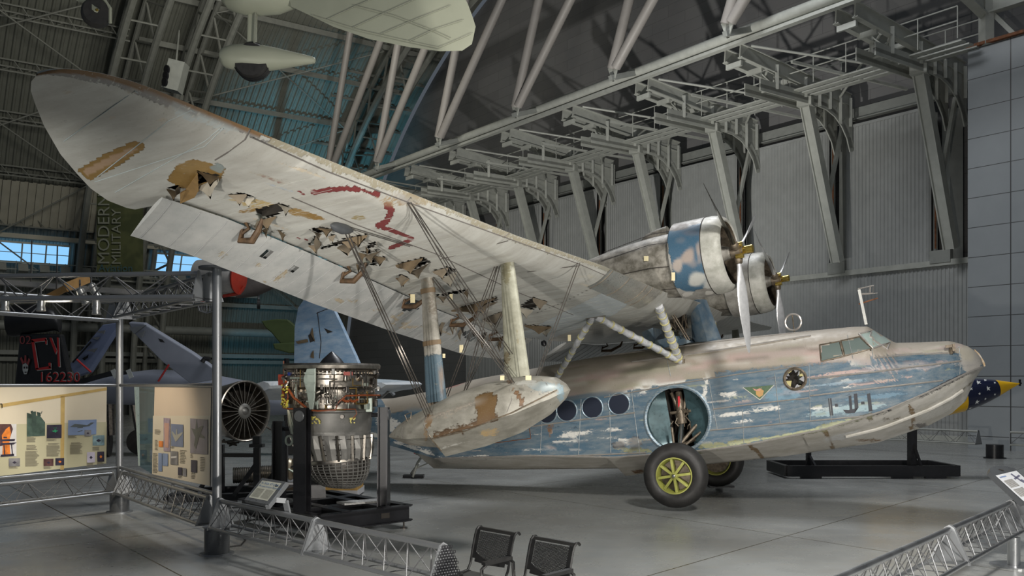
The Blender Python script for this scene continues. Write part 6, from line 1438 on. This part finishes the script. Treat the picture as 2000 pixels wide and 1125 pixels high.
for (h, an, s) in ((.70, 40, .035), (.78, -25, .035), (.90, 60, .05), (.95, 12, .07), (1.05, -30, .035), (1.12, 45, .075), (1.2, -2, .035), (1.28, -32, .07), (1.35, 62, .045), (1.38, 22, .05), (1.42, -55, .05)):
    r = np.interp(h, [p[0] for p in pr], [p[1] for p in pr])+.004; a = math.radians(an); n_ = sv*math.cos(a)+up_v*math.sin(a); c = tip+mdv*h+n_*r; tu = up_v*math.cos(a)-sv*math.sin(a)
    pts = [c+(tu*math.cos(q*math.pi/5)-mdv*math.sin(q*math.pi/5))*(s if q % 2 == 0 else s*.42) for q in range(10)]; MB().poly(pts).build('star', STARM, t)
t = thing('missile_cradle', 'long black steel floor cradle with two posts beneath the bow', 'cradle', (8.6, 23.5, 0))
y0, y1, x0, x1 = 23.0, 24.6, 6.62, 10.75
for a, b in (((x0, y0), (x1, y0)), ((x0, y1), (x1, y1)), ((x0, y0), (x0, y1)), ((x1, y0), (x1, y1))): MB().bar((a[0], a[1], .18), (b[0], b[1], .18), .12, .26).build('frame_beam', BLACK, t)
for a, b in ((7.2, .2), (9.4, .2), (10.2, .2)): MB().box((a, y0, .03), (.5, .1, .06)).build('foot_pad', BLACK, t)
for x, w_ in ((7.3, .10), (9.85, .16)):
    zt = (tip+mdv*((tip.x-x)/abs(mdv.x))).z-.445
    MB().bar((x, 23.5, .2), (x, 23.5, zt), w_*1.3, w_).build('cradle_post', BLACK, t); MB().bar((x+.05, 23.05, .25), (x, 23.5, zt*.7), .05, .05).build('post_brace', BLACK, t)
# ---------------------------------------------------------------- hanging aircraft
CREAMP = M('cream_aircraft_paint', (.36, .375, .29), .45, .05, .05, 2); CREAMD = M('cream_aircraft_seam', (.28, .29, .23), .5)
HD = 12.5
t = thing('hanging_monoplane', 'cream fixed-gear monoplane hanging overhead with a spatted wheel and rounded wing', 'aircraft', at(560, 20, HD))
wo = [(560, -30), (700, -60), (850, -40), (898, -10), (918, 22), (929, 52), (924, 76), (905, 89), (860, 90), (800, 82), (720, 66), (650, 42), (600, 18), (566, 2)]
def hw(x, y, off=0): return at(x, y, HD-(x-500)*.002+off)
c0 = hw(760, 20); rings = []
for k, off in ((1, 0), (.985, -.07), (.9, -.10), (.5, -.12)): rings.append([c0.lerp(hw(x, y), k)+V((0, 0, off*1.0)) for x, y in wo])
ringu = [[c0.lerp(hw(x, y), k)+V((0, 0, off)) for x, y in wo] for k, off in ((1, 0), (.97, .1), (.6, .2))]
o = MB().loft(rings, True).loft(ringu, True).poly(rings[-1]).poly(ringu[-1]).build('wing', CREAMP, t, True)
def ontop(x, y): return hw(x, y, -.02)+V((0, 0, -.10))
for q in ([(610, 14), (700, 42), (790, 62), (858, 76)], [(690, -6), (770, 14), (850, 44), (880, 58)], [(858, 76), (900, 58), (922, 48)], [(800, 64), (850, 40), (905, 22)], [(745, 50), (800, 26), (880, -6)], [(690, 38), (745, 12), (820, -22)], [(640, 22), (690, -2), (750, -28)]): MB().tube([ontop(*p) for p in q], .005, 5).build('wing_seam', CREAMD, o)
fb_ = at(512, -8, HD)
MB().lathe([(-.55, .02), (-.45, .16), (-.2, .25), (.2, .24), (.5, .15), (.7, .05)], fb_, (1, 0, 0.05), 28).build('fuselage_belly', CREAMP, t, True)
MB().lathe([(-1.4, .5), (0, .6), (1.2, .5)], at(560, -90, HD+.3), (1, 0, 0), 32).build('fuselage', CREAMP, t, True)
MB().bar(at(494, 10, HD), at(491, 108, HD), .12, .07, (0, 1, 0)).build('gear_leg', CREAMP, t, bevel=.02)
MB().bar(at(500, 10, HD-.06), at(496, 108, HD-.06), .02, .03, (0, 1, 0)).build('leg_edge', CREAMD, t)
rr = []
for px, cy, hy in ((429, 112, 2), (432, 111, 14), (440, 112, 20), (455, 112, 24), (480, 112, 26), (510, 114, 26), (540, 115, 21), (570, 116, 15), (600, 117, 9), (614, 118, 6), (616, 118, 3)):
    c = at(px, cy, HD); h = hy/FPX*HD; rr.append([c+V((0, math.cos(a)*h*.9, math.sin(a)*h)) for a in np.linspace(0, 2*math.pi, 28, False)])
MB().loft(rr, True, True).build('wheel_spat', CREAMP, t, True)
wc = at(494, 121, HD); MB().lathe([(-.12, .12), (-.11, .21), (-.05, .238), (.05, .238), (.11, .21), (.12, .12)], wc, (0, 1, 0), 36).build('wheel', RUBBER, t, True)
mb = MB()
for k in (-.06, -.03, 0, .03, .06): mb.tube([wc+V((math.cos(a)*.24, k, math.sin(a)*.24)) for a in np.linspace(0, 2*math.pi, 40)], .004, 4)
mb.build('tread_rings', BLACK, t)
MB().tube([at(560, -60, HD), at(560, -60, HD)+V((0, 0, 12))], .02, 6).build('hanging_cable', WIRE, t)
WD2 = 11.5; wc = at(188, 26, WD2)
t = thing('hanging_landing_gear', 'black aircraft wheel on a pale fork hanging at the top left', 'landing gear', wc)
ax_ = V((.45, -.89, 0)).normalized()
MB().lathe([(-.075, .10), (-.075, .15), (-.03, .172), (.03, .172), (.075, .15), (.075, .10)], wc, ax_, 36).build('tyre', RUBBER, t, True)
MB().lathe([(.05, .11), (.04, .10), (.04, .04), (.07, .03), (.075, 0)], wc, ax_, 24).build('wheel_hub', DARKIN, t, True)
MB().bar(wc+ax_*.1, wc+V((-.16, 0, .19)), .05, .05).bar(wc+V((-.18, 0, .14)), wc+V((-.14, 0, .42)), .06, .1).build('fork', CREAMP, t)
MB().tube([wc+V((.1, 0, .16)), wc+V((.17, 0, .06)), wc+V((.17, 0, -.12))], .02, 6).tube([wc+V((-.14, 0, .2)), wc+V((.1, 0, .17))], .02, 6).build('mudguard_stay', CREAMP, t)
MB().lathe([(0, .02), (.03, .0)], wc+ax_*.12, ax_, 10).build('axle_nut', BRASS, t)
MB().lathe([(0, .12), (.5, .2), (1.2, .2)], wc+V((-.12, 0, .38)), (0, 0, 1), 24).build('fuselage_tail', CREAMP, t, True)
# distant hanging aircraft
WRB = M('white_red_aircraft', (.40, .38, .35), .5); REDP = M('red_aircraft_paint', (.45, .04, .02), .45)
c = at(452, 540, 34); t = thing('hanging_airliner', 'white and red aircraft nose hanging in the distance behind the post top', 'aircraft', c)
MB().lathe([(-1.2, .5), (-.3, .62), (.15, .60), (.4, .48)], c+V((-.1, 0, .0)), (1, -.2, -.1), 32).build('nose', WRB, t, True); MB().lathe([(.35, .57), (.42, .60), (.47, .47), (.5, .1)], c+V((-.1, 0, 0)), (1, -.2, -.1), 32).build('red_rim', REDP, t, True)
MB().tube([c+V((-.3, 0, -.7)), c+V((.3, 0, -.6)), c+V((.45, 0, -.35))], .06, 8).build('red_stripe', REDP, t, True)
c = at(505, 562, 38); t = thing('hanging_jet', 'small dark hanging aircraft with one lowered wheel above the blue fin', 'aircraft', c)
MB().lathe([(-1, .15), (-.3, .4), (.3, .42), (1.2, .2)], c+V((0, 0, .15)), (.9, .3, .5), 24).build('body', M('brown_grey_paint', (.12, .10, .09), .6), t, True); MB().tube([c+V((-.0, 0, -.2)), c+V((0, 0, -.6))], .04, 6).build('gear_leg', GPLATE, t); MB().lathe([(-.06, .2), (.06, .2)], c+V((0, 0, -.65)), (1, .3, 0), 20).build('wheel', RUBBER, t)
c = at(404, 598, 30); t = thing('hanging_wire_basket', 'small wire basket hanging behind the overhead truss near the silver post', 'basket', c)
mb = MB()
for k in range(8): a = math.pi*k/8; mb.tube([c+V((math.cos(a)*.3*s_, math.sin(a)*.3*s_, z)) for s_, z in ((1, .1), (.8, -.15), (0, -.22), (-.8, -.15), (-1, .1))], .012, 4)
mb.tube([c+V((math.cos(a)*.3, math.sin(a)*.3, .1)) for a in np.linspace(0, 6.28, 20)], .015, 4); mb.build('wire', GPLATE, t)
MB().box(c+V((0, 0, .2)), (.3, .3, .2)).build('red_block', REDP, t)
# ---------------------------------------------------------------- parked jets behind the panels
JB = M('jet_black', (.012, .012, .013), .35, 0, .3, 4); JGR = M('jet_blue_grey', (.22, .24, .29), .5, 0, .08, 1.5); REDL = M('tail_red', (.42, .02, .02), .5); WL = M('tail_white', (.50, .52, .50), .5)
JD_ = 30.0
def jt(x, y, o=0): return at(x, y, JD_+o)
t = thing('grey_jet', 'grey naval jet with black tail fin lettered CY and a folded wing behind the panels', 'aircraft', V((jt(150, 800).x, JD_, 0)))
fin2 = MB().poly([jt(x, y) for x, y in ((38, 652), (118, 652), (136, 735), (150, 790), (20, 790), (28, 748))], (0, .3, 0)).build('tail_fin', JB, t, bevel=.06)
rr = []
for x, y, r in ((17, 628, 24), (19, 627, 30), (30, 626, 32), (60, 622, 30), (90, 622, 27), (108, 626, 20), (117, 636, 13), (119, 640, 4)):
    c = jt(x, y, .15); h = r/FPX*JD_; rr.append([c+V((0, math.cos(a)*h*.7, math.sin(a)*h)) for a in np.linspace(0, 2*math.pi, 24, False)])
MB().loft(rr, True, True).build('fin_pod', JB, t, True)
lx = V((1, 0, 0)); uz = V((-.14, 0, 1)).normalized()
def ltr(s, x, y, size, m, o, nm='lettering'): text(s, nm, m, jt(x, y, -.03-o), lx, (0, 0, 1), size, fin2, .01)
ltr('02', 38, 672, .38, M('tail_dull_red', (.28, .05, .05), .5), 0); ltr('162230', 76, 745, .44, WL, 0); ltr('162230', 75, 746, .44, REDL, .02)
def strokes(polys, m, off): 
    for q in polys: MB().poly([jt(x, y, -.03-off) for x, y in q]).build('lettering', m, fin2)
def zz(x, y): return (x*.2311, 500+y*.2311)
CYP = [[(262, 705), (388, 690), (392, 715), (268, 730)], [(262, 705), (288, 720), (326, 955), (300, 960)], [(300, 950), (425, 930), (430, 955), (308, 965)], [(378, 700), (395, 705), (396, 745), (384, 745)], [(408, 905), (428, 900), (430, 945), (414, 948)], [(416, 690), (436, 690), (480, 800), (468, 830)], [(480, 688), (496, 688), (508, 935), (490, 935)]]
strokes([[zz(x+7, y+5) for x, y in q] for q in CYP], WL, 0); strokes([[zz(*v) for v in q] for q in CYP], REDL, .03)
sk = jt(48, 722, -.06); e = MB().poly([jt(x, y, -.05) for x, y in ((44, 712), (50, 709), (55, 713), (55, 722), (52, 731), (47, 731), (44, 723))]).build('skull_emblem', WL, fin2)
for q in ([(46, 716), (49, 716), (49, 720), (46, 720)], [(51, 716), (54, 716), (54, 720), (51, 720)], [(48, 726), (52, 726), (52, 728), (48, 728)]): MB().poly([jt(x, y, -.08) for x, y in q]).build('skull_feature', JB, e)
for q in ([(44, 712), (39, 700), (42, 697), (47, 708)], [(47, 709), (48, 694), (51, 694), (52, 709)], [(52, 710), (56, 699), (59, 703), (55, 714)]): MB().poly([jt(x, y, -.07) for x, y in q]).build('emblem_plume', M('tail_dull_red', (.28, .05, .05), .5), e)
rr = []
for x, y, r in ((110, 752, 6), (150, 752, 18), (220, 748, 30), (300, 745, 36), (380, 752, 40), (470, 765, 36), (560, 775, 24), (620, 780, 10)):
    c = jt(x, y+12, .5); h = r/FPX*JD_; rr.append([c+V((0, math.cos(a)*h*1.1, math.sin(a)*h)) for a in np.linspace(0, 2*math.pi, 28, False)])
MB().loft(rr, True, True).build('fuselage', JGR, t, True)
MB().poly([jt(x, y, .2) for x, y in ((140, 745), (225, 722), (250, 726), (252, 735), (150, 756))], (0, .3, 0)).build('black_spine', JB, t)
MB().poly([jt(x, y, -.4) for x, y in ((250, 630), (280, 632), (375, 690), (424, 725), (420, 742), (372, 750), (318, 708), (262, 652))], (.05, .14, .05)).build('folded_wing', JGR, t, bevel=.03)
for q in ([(251, 640), (284, 635), (262, 652)], [(270, 652), (282, 646), (276, 660)]): MB().poly([jt(x, y, -.55) for x, y in q], (0, .1, 0)).build('wing_fence', GPLATE, t)
MB().poly([jt(x, y, -.46) for x, y in ((309, 661), (317, 663), (322, 669), (313, 668))]).build('star_roundel', JB, t)
MB().tube([jt(309, 745, -.8), jt(330, 712, -.8)], .03, 6).build('red_brace', REDL, t); MB().tube([jt(150, 702, -.8), jt(178, 727, -.8)], .03, 6).build('red_brace', REDL, t)
MB().tube([jt(395, 707, -.5), jt(400, 700, -.5), jt(410, 702, -.5)], .08, 8).build('air_probe', JB, t)
for x in (220, 250): MB().bar(jt(x, 722, -.7), jt(x+7, 738, -.7), .02, .14, (1, 0, 0)).build('white_tag', WL, t)
for x in (200, 215): MB().tube([jt(x, 790, -.5), jt(x+2, 850, -.5)], .12, 8).build('gear_leg', DNICK, t)
MB().lathe([(-.2, .45), (.2, .45)], V((jt(212, 870).x, JD_-.4, .47)), (1, .2, 0), 28).build('main_wheel', RUBBER, t, True)
for x in (260, 560): MB().tube([jt(x, 780, .6), V((jt(x, 780).x, JD_+.6, .4))], .12, 8).build('gear_leg', DNICK, t); MB().lathe([(-.15, .4), (.15, .4)], V((jt(x, 780).x, JD_+.6, .42)), (0, 1, 0), 28).build('main_wheel', RUBBER, t, True)
JBL = M('jet_grey_lit_blue', (.18, .22, .34), .5, 0, .12, 1.5)  # grey wing; the blue light falling on it is in the colour
t = thing('folded_blue_lit_jet', 'grey folded jet wing with blue light in its colour, standing upright between the black fin and the post', 'wing', jt(160, 740, 2))
MB().poly([jt(x, y, 2) for x, y in ((135, 712), (200, 634), (228, 630), (228, 640), (172, 728), (150, 735), (142, 728))], (.1, .16, 0)).build('wing_panel', JBL, t, bevel=.03)
for q in ([(186, 648), (205, 645), (203, 652)], [(178, 660), (195, 658), (190, 664)], [(168, 684), (190, 680), (184, 688)]): MB().poly([jt(x, y, 1.9) for x, y in q], (0, .05, 0)).build('wing_fence', GPLATE, t)
MB().poly([jt(x, y, 1.9) for x, y in ((160, 700), (168, 696), (173, 692), (172, 698), (165, 704))]).build('star_roundel', JB, t)
MB().tube([jt(142, 708, 1.9), jt(178, 668, 1.9)], .03, 5).build('black_stripe', JB, t)
MB().tube([jt(150, 730, 2.1), V((jt(150, 730).x, JD_+2.1, 0))], .08, 6).build('wing_stand', BLACK, t)
# green tail and white nose in the distance
OG = M('olive_green_paint', (.05, .075, .02), .6); c = at(545, 655, 36)
t = thing('olive_aircraft', 'dark olive green rounded aircraft tail behind the blue fin', 'tailplane', c)
MB().poly([at(x, y, 36) for x, y in ((510, 627), (540, 623), (562, 624), (575, 635), (590, 640), (590, 690), (562, 690), (545, 668), (530, 650), (518, 640))], (0, .25, 0)).build('fin', OG, t, bevel=.04)
MB().poly([at(x, y, 35.6) for x, y in ((532, 671), (580, 668), (600, 672), (600, 686), (565, 690), (536, 682))], (0, .2, 0)).build('tailplane', OG, t, bevel=.04)
MB().tube([at(560, 700, 36.2), V((at(560, 700, 36.2).x, 36.2, 0))], .1, 6).build('support', BLACK, t)
t = thing('white_nose_cone', 'pale pointed aircraft nose beyond the upright engine, above the blue tail boom', 'aircraft', at(790, 750, 30))
rr = []
for x, y, r in ((600, 752, 20), (740, 752, 17), (775, 750, 11), (805, 748, 5), (820, 750, 1)):
    c = at(x, y, 30); h = r/FPX*30*.7; rr.append([c+V((0, math.cos(a)*h, math.sin(a)*h)) for a in np.linspace(0, 2*math.pi, 24, False)])
MB().loft(rr, True, True).build('nose', M('pale_blue_nose', (.38, .44, .48), .45), t, True); MB().tube([at(745, 772, 29.8), at(762, 755, 29.8)], .06, 6).tube([at(770, 772, 29.8), at(755, 755, 29.8)], .06, 6).build('nose_strut', GPLATE, t)
MB().tube([at(640, 760, 30), V((at(640, 760, 30).x, 30, 0))], .12, 6).build('support', BLACK, t)
# ---------------------------------------------------------------- last background pieces
t = thing('corner_roof_frame', 'heavy pale steel column and beams above the smooth panelled wall, top right corner', 'beam', wp(-2.2, 3, 14))
MB().bar(wp(-2.2, 2.9, 14.0), wp(-2.2, 2.9, 15.6), .5, .3).build('column', STEEL, t)
MB().bar(wp(-2.3, 2.9, 15.4), wp(-9, 2.9, 15.4), .12, .55).bar(wp(-2.3, 2.9, 15.1), wp(-9, 2.9, 15.1), .35, .06).build('beam', STEEL, t)
MB().bar(wp(-2.2, 3.0, 15.3), wp(-2.2, 8.5, 16.8), .12, .6).bar(wp(-2.2, 3.0, 15.0), wp(-2.2, 8.5, 16.5), .35, .06).build('beam', STEEL, t)
MB().bar(wp(-2.3, 2.8, 15.2), wp(-3.2, 2.8, 14.05), .15, .15).build('knee_brace', STEEL, t)
t = thing('roof_floodlight', 'pale box with three round lamps fixed under the vault between two ribs', 'floodlight', at(340, 150, 52))
MB().box(at(343, 150, 52), (.9, .8, 1.6), Matrix.Rotation(.25, 3, 'Y')).build('housing', STEEL_D, t)
for k in range(3): MB().lathe([(0, .24), (.08, .24), (.09, .18)], at(327-k*2, 136+k*12, 51.4), (-.6, -.8, -.1), 16).build('round_lamp', BLACK, t)
MB().tube([at(343, 130, 52), at(350, 60, 54)], .05, 6).build('bracket', STEEL_D, t)
t = thing('ochre_beam', 'ochre beam slanting up behind the overhead lighting truss at left', 'beam', at(130, 562, 26))
MB().bar(at(92, 582, 26), at(130, 562, 26), .1, .16).build('beam', M('ochre_beam_paint', (.40, .22, .07), .5), t); MB().bar(at(127, 562, 26), at(174, 543, 26.5), .1, .24).build('beam', M('ochre_beam_paint', (.40, .22, .07), .5), t)
MB().tube([at(110, 572, 26), at(112, 480, 26.5)], .02, 5).build('cable', WIRE, t)
t = thing('pale_wing_beam', 'long pale wing edge running behind the overhead truss at left', 'wing', at(120, 565, 28))
MB().bar(at(-20, 550, 28), at(284, 573, 28), .5, .14).build('wing', WRB, t); MB().tube([at(60, 552, 28), at(62, 470, 28.5)], .02, 5).build('cable', WIRE, t)
